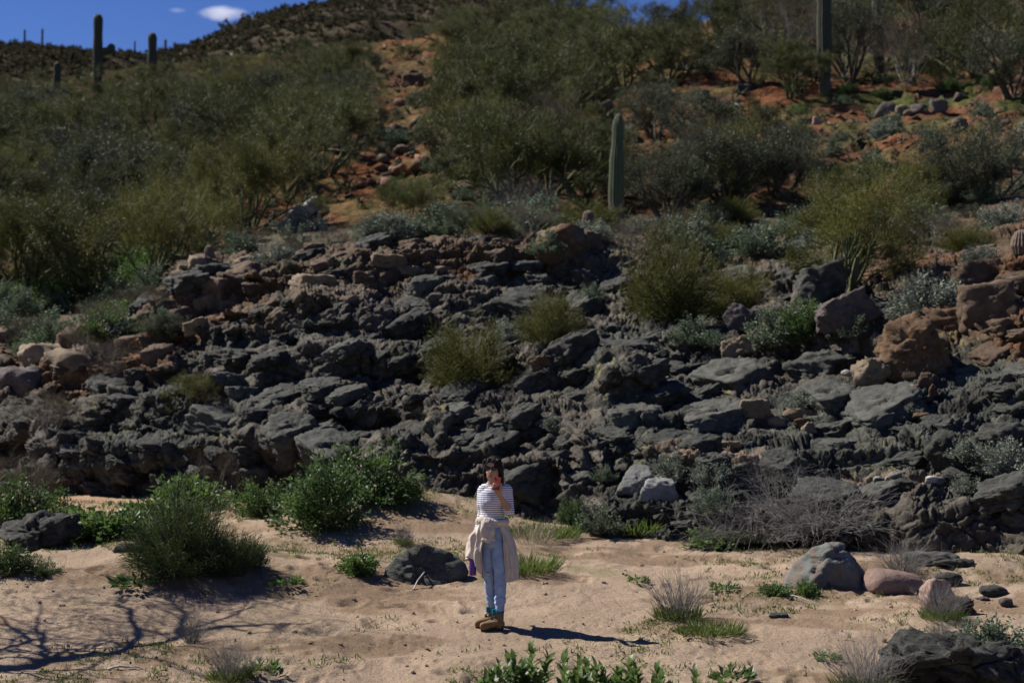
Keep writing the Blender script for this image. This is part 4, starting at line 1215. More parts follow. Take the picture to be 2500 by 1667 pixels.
# jointed bedrock: slabs that share the bed's dip, sunk into the outcrop
PB = {}
for m_ in ('slate', 'dark', 'grey', 'brown', 'tan', 'orange', 'purple'):
    PB[m_] = [rock_mesh('bedrock_slab', 700 + 10 * k + len(m_), (1.0, 0.85, 0.55), m_, 5 if m_ in ('slate', 'dark') else 4, 'block', 0.055, strata=0.026) for k in range(4)]
HERO = [(1590, 1175, 130, 80), (1860, 1000, 70, 50), (1945, 1020, 80, 60), (1783, 1085, 60, 45), (1810, 840, 80, 70), (2215, 850, 150, 130), (2215, 1170, 130, 50), (1890, 1230, 130, 70), (2412, 1150, 60, 40), (1140, 860, 70, 70), (1340, 890, 60, 40), (1120, 1180, 150, 60)]
def bedrock(n):
    P = OUT['P']; nr_, nc_ = P.shape[:2]
    on_rock(1200, 900)
    S_ = OUT['scr']
    rb = np.random.default_rng(2024)
    done = []
    k = t = 0
    while k < n and t < 20000:
        t += 1
        r, c = rb.integers(int(nr_ * 0.09), int(nr_ * 0.80)), rb.integers(95, nc_ - 95)
        x, y = S_[r, c]
        if not -30 < x < 2530: continue
        if any(abs(x - a) < ra and abs(y - b) < rb_ for a, b, ra, rb_ in HERO): continue
        p = P[r, c]
        up = y < np.interp(x, [0, 300, 450, 700, 1000, 1300, 1600, 2000, 2200, 2500], [960, 960, 890, 770, 730, 690, 660, 640, 720, 780])
        w = 0.40 * (1.25 / 0.40) ** (rb.random() ** 1.2) * (0.9 if up else 1.0)
        if any((p[0] - a) ** 2 + (p[2] - b) ** 2 * 2.2 < (0.27 * (w + e)) ** 2 for a, b, e in done): continue
        done.append((p[0], p[2], w))
        brown = y < np.interp(x, [0, 300, 420, 560, 700, 900, 1300, 1700, 2000, 2200, 2330, 2500], [980, 960, 880, 750, 725, 690, 650, 580, 580, 800, 870, 860])
        m_ = rb.choice(['brown', 'tan', 'orange', 'brown', 'brown', 'dark']) if brown else rb.choice(['slate', 'dark', 'slate', 'dark', 'dark', 'slate'])
        o = obj('rock_slab', PB[m_][rb.integers(0, 4)], outcrop)
        hgt = rb.uniform(0.5, 1.15) if up else rb.uniform(0.45, 1.0)
        o.scale = (w, w * rb.uniform(0.8, 1.3), w * hgt)
        dip = -0.10 if up else np.interp(x, [0, 500, 900, 1500, 2500], [0.25, 0.10, -0.45, -0.35, -0.30])
        o.rotation_euler = (rb.normal(0.10, 0.13), rb.normal(dip, 0.13), rb.normal(0.35 if up else 0.5, 0.25))
        o.location = (p[0], p[1] + 0.22 * w, p[2] - 0.36 * w * hgt * 0.55 - 0.05)
        k += 1
bedrock(290)

# single boulders and stones
rock('boulder', 'big grey-green boulder with a pale sunlit slope and a black undercut front', 2015, 1428, 210, 100, 'sand', 'grey', 'boulder', sub=5, rough=0.03, strata=0.012,
     pts=[(-108, 8, -12), (-62, 30, 60), (-20, 55, 66), (12, 18, 100), (52, 22, 92), (42, 85, 80), (108, 22, 18), (112, 40, -15), (96, -22, -15), (-55, -38, -15), (-40, -42, 10), (4, -26, 66), (60, -20, 40), (-85, 70, 15), (70, 100, -10)])
rock('boulder', 'smooth rounded pink boulder half buried in sand', 2195, 1450, 150, 52, 'sand', 'pink', 'boulder', kind='round', depth=0.6, sub=5, rough=0.02, sink=0.35, roll=0.12)
rock('boulder', 'upright pinkish orange stone behind a dry grassy tuft', 2295, 1490, 80, 72, 'sand', 'pink', 'boulder', kind='angular', depth=0.9, sub=4, rough=0.04, sink=0.25, rz=0.4)
rock('boulder', 'dark greenish wedge-shaped boulder beside the standing woman', 1020, 1420, 240, 120, 'sand', 'slate', 'boulder', sub=5, rough=0.045, strata=0.028,
     pts=[(-118, -5, -25), (-70, 10, 38), (-10, 20, 92), (40, 28, 80), (116, 30, 36), (116, 10, 14), (60, -14, -20), (0, -40, -28), (-95, -30, -25), (-60, 70, 30), (60, 100, 50), (100, 70, -20), (-80, 80, -25)])
rock('boulder', 'dark folded schist boulder filling the bottom right corner', 2410, 1700, 430, 66, 'sand', 'dark', 'boulder', sub=6, rough=0.07, kind='angular', depth=0.9, sink=0.3, seed=17, rz=0.3, roll=0.06, strata=0.035)
rock('boulder', 'low dark boulder at the left edge among green plants', 75, 1345, 180, 62, 'sand', 'dark', 'boulder', kind='angular', depth=0.8, sub=5, rough=0.07, seed=5, strata=0.03)
rock('rock', 'flat bluish stone behind the green broom bush', 330, 1352, 110, 18, 'sand', 'slate', kind='slab', depth=0.7)
rock('rock', 'dark rounded flat stone lying on sand near the right edge', 2432, 1457, 70, 24, 'sand', 'dark', kind='round', depth=0.6)
rock('rock', 'dark striped stone just behind the upright pinkish stone', 2320, 1432, 72, 30, 'sand', 'dark', kind='round', depth=0.6)
rock('rock', 'small purplish stone on bare sand at the right edge', 2460, 1482, 34, 20, 'sand', 'purple', kind='round')
rock('rock', 'small flat dark stone sunk in open sand below the big grey boulder', 1902, 1509, 50, 9, 'sand', 'slate', kind='slab', depth=0.6)
rock('rock', 'tiny grey stone between two dark stones at the right', 2405, 1466, 26, 9, 'sand', 'purple', kind='round')
rock('slab', 'broad grey slab lying flat behind the dry shrub and pink boulder', 2290, 1385, 140, 24, 'sand', 'slate', kind='slab', depth=0.7, seed=3)
rock('slab', 'narrow grey slab in the sand cone at the right', 2345, 1393, 110, 16, 'sand', 'slate', kind='slab', depth=0.6, seed=4)
rock('rock', 'brown broken clods heaped behind the tuft at the pinkish stone', 2345, 1502, 70, 36, 'sand', 'brown', kind='angular', rough=0.12)
rock('boulder', 'pale grey wedge boulder perched on the low rock shelf', 1560, 1192, 100, 70, 'rock', 'pale', 'boulder', sub=5, seed=8, rough=0.025, strata=0.008,
     pts=[(-54, 0, -10), (-50, -18, 2), (-20, 20, 52), (5, 20, 66), (30, 5, 60), (36, -22, 40), (44, 10, 10), (46, 0, -14), (-10, -26, -8), (20, -26, 4), (10, 60, 40), (-30, 50, 10)])
rock('slab', 'grey slab lying beside the pale wedge boulder', 1612, 1212, 96, 44, 'rock', 'pale', 'slab', kind='slab', seed=9, sink=0.25)
rock('rock', 'tan brown oval slab lying on the dark rock', 1858, 1018, 78, 42, 'rock', 'tan', kind='slab', depth=0.8, seed=12, tilt=0.2, sub=5)
rock('rock', 'long tan stone lowest of the stone pile on the shelf', 1905, 1038, 62, 26, 'rock', 'tan', kind='round', depth=0.6)
rock('rock', 'long greyish stone on top of the stone pile', 1948, 1020, 84, 30, 'rock', 'tan', kind='round', depth=0.5, seed=22)
rock('rock', 'small ochre pointed stone right of the stone pile', 1965, 1042, 44, 24, 'rock', 'orange')
rock('rock', 'little tan block below the ochre pointed stone', 1982, 1050, 38, 24, 'rock', 'tan')
rock('rock', 'pale flat tan slab alone on the sunny rock shelf', 1783, 1092, 56, 17, 'rock', 'tan', kind='slab', depth=0.8)
rock('slab', 'light tan slab propped up beside the sage bush', 1815, 872, 76, 42, 'rock', 'tan', 'slab', kind='slab', depth=0.9, seed=31, tilt=-0.25, roll=-0.25, sub=5)
rock('slab', 'dark purple slab leaning above the light tan slab', 1795, 800, 84, 62, 'rock', 'purple', 'slab', kind='slab', depth=0.5, seed=32, roll=0.5)
rock('rock', 'brown slanting stone on the dark rock left of the central green bush', 1340, 905, 62, 42, 'rock', 'orange', kind='slab', seed=33, roll=-0.5)
rock('boulder', 'large rusty block with a black shaded right face', 2215, 915, 190, 150, 'rock', 'orange', 'boulder', sub=5, rough=0.05, sink=0.2, strata=0.02,
     pts=[(-95, 20, -20), (-88, -20, -10), (-60, 10, 110), (-5, 30, 150), (60, 30, 138), (30, -28, 118), (28, -40, 20), (105, 20, 40), (110, 60, -20), (10, -42, -25), (60, 90, 120), (-60, 90, 60)])
rock('boulder', 'grey upright block at the left side of the rusty block', 2115, 885, 70, 100, 'rock', 'grey', 'boulder', seed=41, sink=0.25, rough=0.06)
rock('boulder', 'ochre rock face stub below the rusty block', 2140, 945, 90, 60, 'rock', 'tan', 'boulder', seed=42, sink=0.25, rough=0.08)
rock('rock', 'brown stone wedged right below the rusty block', 2262, 945, 40, 40, 'rock', 'brown', seed=43)
rock('rock', 'small orange stone under the brown wedged stone', 2282, 968, 20, 26, 'rock', 'orange', seed=44)
rock('rock', 'pale pointed stone left of the brown wedged stone', 2238, 972, 26, 38, 'rock', 'pink', seed=45)
rock('boulder', 'dark tilted slab boulder in shade under the big palo verde', 2035, 725, 150, 75, 'rock', 'dark', 'boulder', seed=46, roll=-0.3, sub=5, rough=0.04)
rock('boulder', 'long dark slab with pale edge leaning below the big palo verde', 2090, 800, 150, 70, 'rock', 'purple', 'boulder', kind='slab', seed=47, roll=-0.4, sub=5)
rock('rock', 'orange flat sliver lying on the right-hand rock', 2255, 1018, 44, 12, 'rock', 'orange', kind='slab')
for x, y, w, h, m, lab in [(2145, 1172, 22, 14, 'white', 'small cream pebble first of the row on the right shelf'), (2163, 1176, 16, 12, 'white', 'tiny cream pebble second of the row on the right shelf'),
                           (2192, 1175, 42, 17, 'grey', 'bluish oval cobble in the row on the right shelf'), (2275, 1172, 30, 16, 'white', 'tan white cobble at the right of the cobble row'),
                           (2298, 1178, 34, 20, 'grey', 'grey cobble at the end of the cobble row'), (2412, 1154, 36, 14, 'white', 'bright white flat cobble beside the brittlebush at right edge'),
                           (2150, 1192, 46, 26, 'dark', 'dark stone under the cream pebbles'), (2215, 1196, 70, 26, 'dark', 'long dark stone under the bluish oval cobble'),
                           (1700, 1305, 24, 10, 'white', 'white chip of quartz on the grey rock base'), (2070, 912, 28, 14, 'white', 'white stone lying left of the rusty block'),
                           (735, 520, 38, 22, 'white', 'white quartz rock at the left of the pair on the slope'), (778, 518, 44, 30, 'white', 'tilted white quartz rock at the right of the pair')]:
    rock('stone' if w < 40 else 'rock', lab, x, y, w, h, 'hill' if y < 560 else 'rock', m, 'stone' if w < 40 else 'rock', kind='round' if m != 'dark' and y > 560 else 'angular', sub=4, roll=-0.6 if y < 560 else 0.0, rough=0.1 if y < 560 else 0.05)
HR = [(2165, 272, 52, 30, 'purple', 'brown flat boulder on the upper right slope, largest of the cluster'), (2197, 285, 34, 26, 'tan', 'tan rounded stone in front of the brown flat boulder'),
      (2245, 280, 44, 24, 'purple', 'dark brown stone right of the tan rounded stone'), (2290, 272, 46, 30, 'purple', 'dark pointed boulder farther right in the slope cluster'),
      (2345, 300, 42, 20, 'tan', 'pale tan oval stone on the grassy upper right slope'), (2415, 280, 42, 28, 'purple', 'lone brown boulder near the right edge of the slope'),
      (1962, 300, 44, 22, 'purple', 'grey oval stone on the slope right of the saguaro'), (1995, 297, 26, 20, 'pink', 'pinkish stone touching the grey oval stone'),
      (2345, 236, 40, 18, 'purple', 'flat grey stone higher on the right slope'), (1975, 180, 36, 24, 'purple', 'grey stone at the foot of the tall right saguaro'),
      (1480, 262, 40, 22, 'tan', 'tan stones stacked above the saguaro top'), (1470, 355, 30, 20, 'pink', 'pale pink stone left of the saguaro'),
      (1115, 310, 34, 26, 'tan', 'pale tan stone in the red clearing'), (1010, 200, 60, 30, 'red', 'red rock ledge at the top of the left clearing'),
      (2285, 85, 26, 18, 'orange', 'orange boulder on the skyline slope at the upper right'), (1722, 228, 26, 20, 'purple', 'small dark stone in the middle of the right slope'),
      (1815, 215, 52, 16, 'purple', 'long flat stone on the upper middle slope')]
for x, y, w, h, m, lab in HR:
    rock('boulder' if w > 40 else 'rock', lab, x, y, w, h, 'hill', m, 'boulder' if w > 40 else 'rock', kind='slab' if h < 0.5 * w else 'angular', sub=3, sink=0.25)

# stones strewn over the bare red patches, each a thing
SM = [rock_mesh('slope_stone', 300 + i, (1.0, 0.8, 0.6), 'red', 2, 'angular', 0.05) for i in range(4)] + \
     [rock_mesh('slope_stone', 310 + i, (1.0, 0.8, 0.5), 'brown', 2, 'angular', 0.05) for i in range(3)] + [rock_mesh('slope_stone', 320, (1, .8, .6), 'tan', 2, 'angular', 0.05)]
rs = np.random.default_rng(77)
def strew(n, poly, label, group, smin, smax):
    k = 0
    P = HILL['P']; S_ = HILL['scr']
    xs = [p[0] for p in poly]; ys = [p[1] for p in poly]
    while k < n:
        x, y = rs.uniform(min(xs), max(xs)), rs.uniform(min(ys), max(ys))
        ins = False
        j = len(poly) - 1
        for i in range(len(poly)):
            if (poly[i][1] > y) != (poly[j][1] > y) and x < (poly[j][0] - poly[i][0]) * (y - poly[i][1]) / (poly[j][1] - poly[i][1]) + poly[i][0]: ins = not ins
            j = i
        if not ins: continue
        p = on_hill(x, y)
        s = smin * (smax / smin) ** (rs.random() ** 2.0)
        o = obj('slope_stone', SM[rs.integers(0, len(SM))])
        o.location = (p[0], p[1], p[2] - 0.1 * s)
        o.scale = (s, s, s * rs.uniform(0.7, 1.2)); o.rotation_euler = (rs.uniform(-.2, .2), rs.uniform(-.2, .2), rs.uniform(0, 6.28))
        tag(o, label, 'stone', group); k += 1
on_hill(1000, 300)
strew(170, [(930, 160), (1110, 150), (1150, 470), (800, 480), (830, 340)], 'reddish stone strewn over the steep red clearing left of the big palo verdes', 'stones of the red clearing', 0.2, 1.0)
strew(100, [(1840, 260), (2500, 230), (2500, 420), (1900, 420)], 'brownish stone strewn over the open grassy slope at the right', 'stones of the right slope', 0.10, 0.45)
strew(75, [(1440, 250), (1640, 220), (1660, 470), (1540, 500), (1440, 420)], 'tan reddish stone strewn on the slope beside the lone saguaro', 'stones beside the saguaro', 0.10, 0.40)
strew(45, [(1560, 70), (1900, 60), (2480, 40), (2480, 130), (1900, 150)], 'red stone scattered on the high slope near the skyline', 'stones of the high slope', 0.2, 0.7)

# ------------------------------------------------------------------ cacti
def sg(px, pyb, pyt, wpx, label, surf='hill', group=None, **kw):
    p = on_rock(px, pyb) if surf == 'rock' else on_hill(px, pyb)
    s = p[1] / FPX
    return saguaro('saguaro', p, (pyb - pyt) * s, wpx * s / 2, label, group, **kw)
sg(1504, 536, 268, 46, 'stout armless saguaro on top of the dark rock outcrop', 'rock', lean=(0.03, 0), base=1.0, tip=0.60)
p_ = on_hill(235, 238)
sg(235, 240, 22, 23, 'tallest skyline saguaro at the left with one short right arm', mat=M_SAGF, arms=((0.0, 0.57, 0.75, 0.55, 0.27),))
sg(370, 240, 68, 22, 'armless skyline saguaro right of the one with the arm', mat=M_SAGF)
sg(140, 228, 142, 17, 'short saguaro in the scrub left of the tall skyline pair', mat=M_SAGF)
sg(2008, 218, -70, 36, 'thick saguaro trunk rising out of the frame among brush at upper right', mat=M_SAGF)
sg(2138, 172, -60, 32, 'second saguaro trunk rising out of the frame, right of the thick one', mat=M_SAGF)
sg(1753, 40, -60, 12, 'slim saguaro cut by the top edge near the skyline trees')
sg(2498, 352, 288, 44, 'squat saguaro cut by the right edge on the slope')
sg(2076, 700, 560, 38, 'short dark saguaro standing in the shade of the big palo verde', 'rock')
sg(1197, 500, 436, 15, 'small pale-topped saguaro among bare branches behind the outcrop')
sg(1172, 335, 238, 28, 'stubby saguaro half hidden inside the dark palo verdes above the outcrop')
for x, yt, w, lab in [(60, 72, 5, 'far saguaro speck first from the left on the ridge'), (103, 70, 5, 'far saguaro speck second from the left on the ridge'), (329, 100, 4, 'tiny far saguaro just left of the armless skyline saguaro'),
                      (404, 96, 6, 'far saguaro speck on the ridge right of the armless skyline saguaro'), (822, -4, 6, 'far saguaro at the top edge on the rising ridge')]:
    p = W(x, np.interp(x, CREST[:, 0], CREST[:, 1]), 296.0); p[2] -= 1.2
    saguaro('saguaro', p, (np.interp(x, CREST[:, 0], CREST[:, 1]) - yt) * 300 / FPX + 1.2, w * 300 / FPX / 2, lab, 'far saguaros on the ridge', mat=M_SAGF, rows=12)
def bc(px, pyb, hpx, wpx, label, surf='hill'):
    p = on_rock(px, pyb) if surf == 'rock' else on_hill(px, pyb)
    s = p[1] / FPX
    return barrel(p, hpx * s, wpx * s / 2, label)
bc(1438, 558, 44, 32, 'reddish barrel cactus at the foot of the lone saguaro', 'rock')
bc(1396, 312, 58, 26, 'tall dark red barrel cactus on the slope above the lone saguaro')
bc(2490, 612, 52, 56, 'fat barrel cactus cut by the right edge above the ochre rock', 'rock')
bc(210, 712, 30, 30, 'small reddish barrel cactus in the scrub at the left')
bc(507, 632, 34, 26, 'reddish barrel cactus standing on the left end of the outcrop top', 'rock')

# ------------------------------------------------------------------ trees and shrubs
KH = {'pv': 4.0, 'pvy': 3.4, 'cr': 2.6, 'br': 2.2, 'fm': 1.0}
TN = {'pv': ('palo_verde_tree', 'palo verde'), 'pvy': ('palo_verde_tree', 'palo verde'), 'cr': ('creosote_bush', 'bush'), 'br': ('dry_brush', 'brush'), 'fm': ('palo_verde_bush', 'bush')}
rp = np.random.default_rng(4321)
def tree(px, py, hpx, key, label, surf='hill', group=None, wide=1.0):
    p = {'sand': on_sand, 'rock': on_rock, 'hill': on_hill}[surf](px, py)
    kind = key.rstrip('0123456789')
    s = hpx * p[1] / FPX / KH[kind]
    p[2] -= 0.05
    return plant(key, TN[kind][0], p, label, TN[kind][1], group, (s * wide, s * wide, s), rp.uniform(0, 6.28))
def bush(px, py, hpx, key, label, surf='hill', group=None, name='brittlebush', cat='shrub', H=0.62, wide=1.0):
    p = {'sand': on_sand, 'rock': on_rock, 'hill': on_hill}[surf](px, py)
    s = hpx * p[1] / FPX / H
    return plant(key, name, p, label, cat, group, (s * wide, s * wide, s), rp.uniform(0, 6.28))

tree(2062, 700, 350, 'pvy0', 'big spreading yellow-green palo verde over the dark slabs at the right', 'rock', wide=1.15)
bush(1640, 775, 235, 'fm2', 'olive palo verde growing from the middle of the outcrop', 'rock', None, 'palo_verde_bush', 'palo verde', 1.0, 0.75)
bush(1785, 765, 140, 'fm0', 'low olive bush right of the palo verde in the middle of the outcrop', 'rock', None, 'palo_verde_bush', 'bush', 1.0, 1.0)
bush(1145, 935, 190, 'fm0', 'round yellow-green bush in the centre of the dark rock', 'rock', None, 'palo_verde_bush', 'bush', 1.0, 0.85)
bush(1345, 830, 135, 'fm1', 'smaller yellowish bush right of the round central bush', 'rock', None, 'palo_verde_bush', 'bush', 1.0, 0.9)
tree(1010, 540, 130, 'pvy0', 'yellow-green palo verde along the back of the outcrop, left of the bare branches', wide=1.3)
tree(1790, 500, 230, 'cr0', 'large dark bush on the slope right of the lone saguaro', wide=1.3)
tree(1650, 500, 170, 'pv1', 'olive tree just right of the lone saguaro base', wide=1.2)
tree(2420, 590, 260, 'cr1', 'dark wiry bush at the right edge above the ochre rock', wide=1.1)
tree(2330, 560, 190, 'cr2', 'smaller dark bush left of the dark wiry bush', wide=1.1)
tree(2250, 520, 150, 'pvy1', 'thin yellowish palo verde behind the big spreading one', wide=1.2)
tree(1250, 500, 260, 'pv0', 'palo verde with bare grey limbs behind the outcrop', wide=1.0)
tree(1345, 470, 220, 'pv2', 'green palo verde left of the lone saguaro', wide=1.0)
tree(1190, 420, 250, 'pv3', 'grey-green palo verde at the right of the red clearing', wide=1.0)
tree(1250, 300, 230, 'pv4', 'tall olive palo verde in the middle of the slope', wide=1.1)
tree(1390, 270, 230, 'pv5', 'olive palo verde left of the red barrel cactus', wide=1.1)
tree(1510, 210, 170, 'pv1', 'olive palo verde above the lone saguaro', wide=1.1)
tree(1600, 330, 150, 'cr1', 'dark green bush above and right of the lone saguaro', wide=1.2)
tree(1640, 100, 130, 'cr2', 'dark tree against the sky gap at the top', wide=1.2)
tree(1500, 120, 150, 'pv2', 'crest palo verde left of the sky gap')
tree(1420, 110, 150, 'pv0', 'crest palo verde at the edge of the far hill')
tree(1330, 130, 150, 'pv3', 'crest palo verde in front of the far hill', wide=1.2)
tree(1740, 130, 150, 'pv4', 'crest palo verde under the slim saguaro', wide=1.1)
tree(1830, 200, 170, 'cr0', 'dark brown-green bush on the upper slope left of the thick saguaro', wide=1.4)
tree(1930, 195, 260, 'br0', 'tall grey brush crowding the thick saguaro trunk', wide=0.7)
tree(2078, 190, 240, 'cr1', 'dark brush standing between the two saguaro trunks', wide=0.8)
tree(2215, 195, 200, 'br1', 'grey leafless brush right of the second saguaro trunk', wide=1.0)
tree(2390, 180, 230, 'pv5', 'palo verde with pale forked stems high at the right', wide=1.0)
tree(2300, 110, 180, 'cr2', 'dark green bush at the top edge on the right', wide=1.4)
tree(2475, 230, 190, 'cr0', 'black-green bush shading the slope at the right edge', wide=1.2)
tree(2180, 70, 150, 'pv1', 'olive tree at the top edge right of the saguaro trunks', wide=1.2)
tree(1900, 90, 190, 'pv3', 'olive tree at the top edge left of the thick saguaro', wide=1.1)
tree(1560, 470, 110, 'br1', 'low grey brush on the slope behind the saguaro base', wide=1.2)
tree(760, 430, 170, 'pv5', 'palo verde with dark leaning stems above the white quartz', wide=1.1)
tree(800, 350, 160, 'pv2', 'olive palo verde at the left of the red clearing', wide=1.1)
tree(850, 200, 120, 'pv0', 'olive palo verde above the red clearing', wide=1.2)
# dead brush
def dead(px, py, hpx, key, label, surf, H, wide=1.0, cat='brush', name='dead_brush'):
    return bush(px, py, hpx, key, label, surf, None, name, cat, H, wide)
dead(1850, 1310, 200, 'tangle0', 'large grey tangle of dead brush on the low rock at the right', 'rock', 1.3, 1.1)
dead(1990, 1300, 200, 'tangle1', 'grey dead brush at the right end of the large tangle', 'rock', 1.2, 1.0)
dead(1890, 1180, 90, 'tangle1', 'grey dead twigs on top of the large tangle', 'rock', 1.2, 1.2)
dead(1280, 510, 120, 'tangle1', 'bare grey branches behind the outcrop left of the barrel cactus', 'hill', 1.2, 1.0)
dead(1690, 580, 130, 'tangle0', 'silvery bare branches right of the lone saguaro', 'hill', 1.3, 0.8)
dead(1900, 380, 90, 'tangle1', 'silver dead shrub on the slope below the grey oval stone', 'hill', 1.2, 0.6)
tree(540, 1225, 140, 'br0', 'tall brown-grey brush at the rock foot behind the broom bush', 'sand', wide=0.9)
tree(60, 1250, 170, 'br1', 'grey twiggy brush at the left edge at the rock foot', 'sand', wide=1.0)
tree(290, 925, 110, 'br0', 'low brown brush on the left shoulder of the outcrop', 'rock', wide=1.6)
tree(120, 1060, 130, 'br1', 'brown brush growing on the rock at the far left', 'rock', wide=1.2)
tree(470, 985, 90, 'pvy1', 'small olive bush in a gully on the left rock', 'rock', wide=1.2)
# brittlebush and sage on the outcrop
BB = [(668, 640, 56, 'gb0', 'silver brittlebush on the left part of the outcrop top', 'rock'), (800, 605, 50, 'sg0', 'grey-green sage on the outcrop top left of the tan ledges', 'hill'),
      (1185, 560, 66, 'sg1', 'round silver-green shrub at the back of the outcrop left of the barrel cactus', 'hill'), (1335, 625, 60, 'sg2', 'pale green shrub growing on the orange block', 'rock'),
      (1685, 838, 72, 'sg0', 'mint green sage left of the propped tan slab', 'rock'), (1742, 845, 44, 'sg1', 'small sage touching the mint green one', 'rock'),
      (1890, 838, 92, 'sg2', 'bright sage behind the propped tan slab', 'rock'), (1965, 830, 100, 'gs0', 'leaf-green shrub right of the bright sage', 'rock'),
      (2265, 765, 105, 'gb1', 'large silver brittlebush above the rusty block', 'rock'), (1955, 992, 48, 'gb2', 'lone silver tuft in the middle of the rubble shelf', 'rock'),
      (1085, 925, 46, 'gb0', 'pale shrub at the left foot of the round central bush', 'rock'), (1240, 825, 48, 'gb1', 'grey shrub between the two yellowish bushes', 'rock'),
      (1262, 1040, 22, 'gb2', 'tiny silver tuft on the folded rock, left of two', 'rock'), (1350, 1045, 42, 'gb0', 'small silver tuft on the folded rock, right of two', 'rock'),
      (1645, 1165, 66, 'gb1', 'silver brittlebush right of the pale wedge boulder', 'rock'), (1735, 1175, 58, 'gb2', 'silver brittlebush at the left edge of the dead tangle', 'rock'),
      (1480, 1175, 40, 'sg1', 'little green shrub left of the pale wedge boulder', 'rock'), (1470, 1295, 72, 'sg2', 'sage hanging on the rock above green grass', 'rock'),
      (1430, 1290, 88, 'br', 'x', 'x'), (2345, 1128, 62, 'gb0', 'silver brittlebush above the cobble row', 'rock'), (2450, 1155, 84, 'gb1', 'large silver brittlebush at the right edge above the rocks', 'rock'),
      (2365, 1195, 46, 'gb2', 'small silver brittlebush at the end of the cobble row', 'rock'), (2085, 825, 56, 'sg0', 'sage left of the rusty block', 'rock'),
      (1740, 1255, 70, 'sg1', 'green sage at the left flank of the dead tangle', 'rock'), (2230, 1010, 30, 'gb0', 'tiny pale tuft below the rusty block', 'rock'),
      (1440, 740, 50, 'sg1', 'dark sage behind the yellowish bush', 'rock'), (400, 810, 60, 'sg2', 'grey-green sage at the left foot of the outcrop tower', 'rock'),
      (262, 830, 84, 'gs1', 'bright green round shrub left of the outcrop tower', 'rock'), (350, 760, 60, 'sg0', 'pale green shrub behind the outcrop tower', 'hill'),
      (500, 605, 56, 'sg1', 'mint green shrub behind the left end of the outcrop', 'hill'), (90, 800, 50, 'gs2', 'green shrub on the far left ledge', 'hill'),
      (2390, 640, 50, 'gb2', 'grey shrub on top of the ochre rock', 'rock'), (1130, 480, 40, 'sg2', 'pale shrub under the bare branches', 'hill'),
      (1020, 250, 40, 'sg0', 'blue-green shrub in the red clearing, upper of two', 'hill'), (1040, 320, 46, 'sg1', 'blue-green shrub in the red clearing, lower of two', 'hill')]
for x, y, h, k, lab, su in BB:
    if su == 'x': continue
    g = k[:2]
    bush(x, y, h, k, lab, su, None, {'gb': 'brittlebush', 'sg': 'sage_shrub', 'gs': 'green_shrub'}[g], 'shrub', {'gb': 0.62, 'sg': 0.75, 'gs': 1.0}[g], 1.15)
# green growth along the edge of the sand
GB = [(795, 1290, 180, 'gs0', 1.0, 'large dark green leafy shrub at the edge of the sand, centre left'), (905, 1225, 160, 'gs1', 1.1, 'leafy green shrub against the rock behind the large dark green one'),
      (985, 1222, 80, 'gs2', 1.0, 'low bright leafy shrub nearest the woman at the rock foot'), (640, 1262, 110, 'gs2', 1.0, 'glossy green shrub left of the large dark green one'),
      (20, 1290, 130, 'gs0', 1.1, 'dark green shrub at the left edge of the sand'), (120, 1285, 110, 'gs1', 1.0, 'green shrub second from the left edge'),
      (25, 1400, 90, 'gs2', 1.1, 'leafy clump at the left edge in front of the low dark boulder'), (110, 1405, 46, 'gs1', 1.3, 'low herb clump right of the left-edge clump'),
      (215, 1310, 72, 'lu0', 1.2, 'bright green low growth left of the broom bush'), (310, 1310, 78, 'lu1', 1.2, 'bright green low growth touching the broom bush'),
      (470, 1240, 80, 'lu0', 1.1, 'bright green herbs behind the broom bush'), (395, 1270, 70, 'lu1', 1.1, 'bright green herbs between the broom bush and the rock'),
      (615, 1385, 62, 'gs0', 0.9, 'leafy sprig at the right side of the broom bush'), (1390, 1275, 70, 'gs1', 0.8, 'green weedy shrub at the rock foot right of the woman'),
      (1760, 1330, 60, 'lu1', 1.3, 'green weeds at the foot of the dead tangle'), (1850, 1335, 40, 'lu0', 1.3, 'low green weeds right of the dead tangle foot'),
      (870, 1400, 50, 'lu0', 1.0, 'green weeds at the left end of the wedge-shaped dark boulder')]
for x, y, h, k, wd, lab in GB:
    H = 1.0 if k[:2] == 'gs' else 0.40
    bush(x, y, h, k, lab, 'rock' if (x > 1350 and y < 1340 and x != 870) else 'sand', None, 'green_shrub' if k[:2] == 'gs' else 'green_herb', 'shrub' if k[:2] == 'gs' else 'herbs', H, wd)
bush(455, 1398, 215, 'fb0', 'large feathery green broom bush on the sand bank at the left', 'sand', None, 'broom_bush', 'bush', 1.0, 1.0)
bush(565, 1398, 125, 'broom', 'lower browner broom bush leaning on the large feathery one', 'sand', None, 'broom_bush', 'bush', 1.0, 1.1)
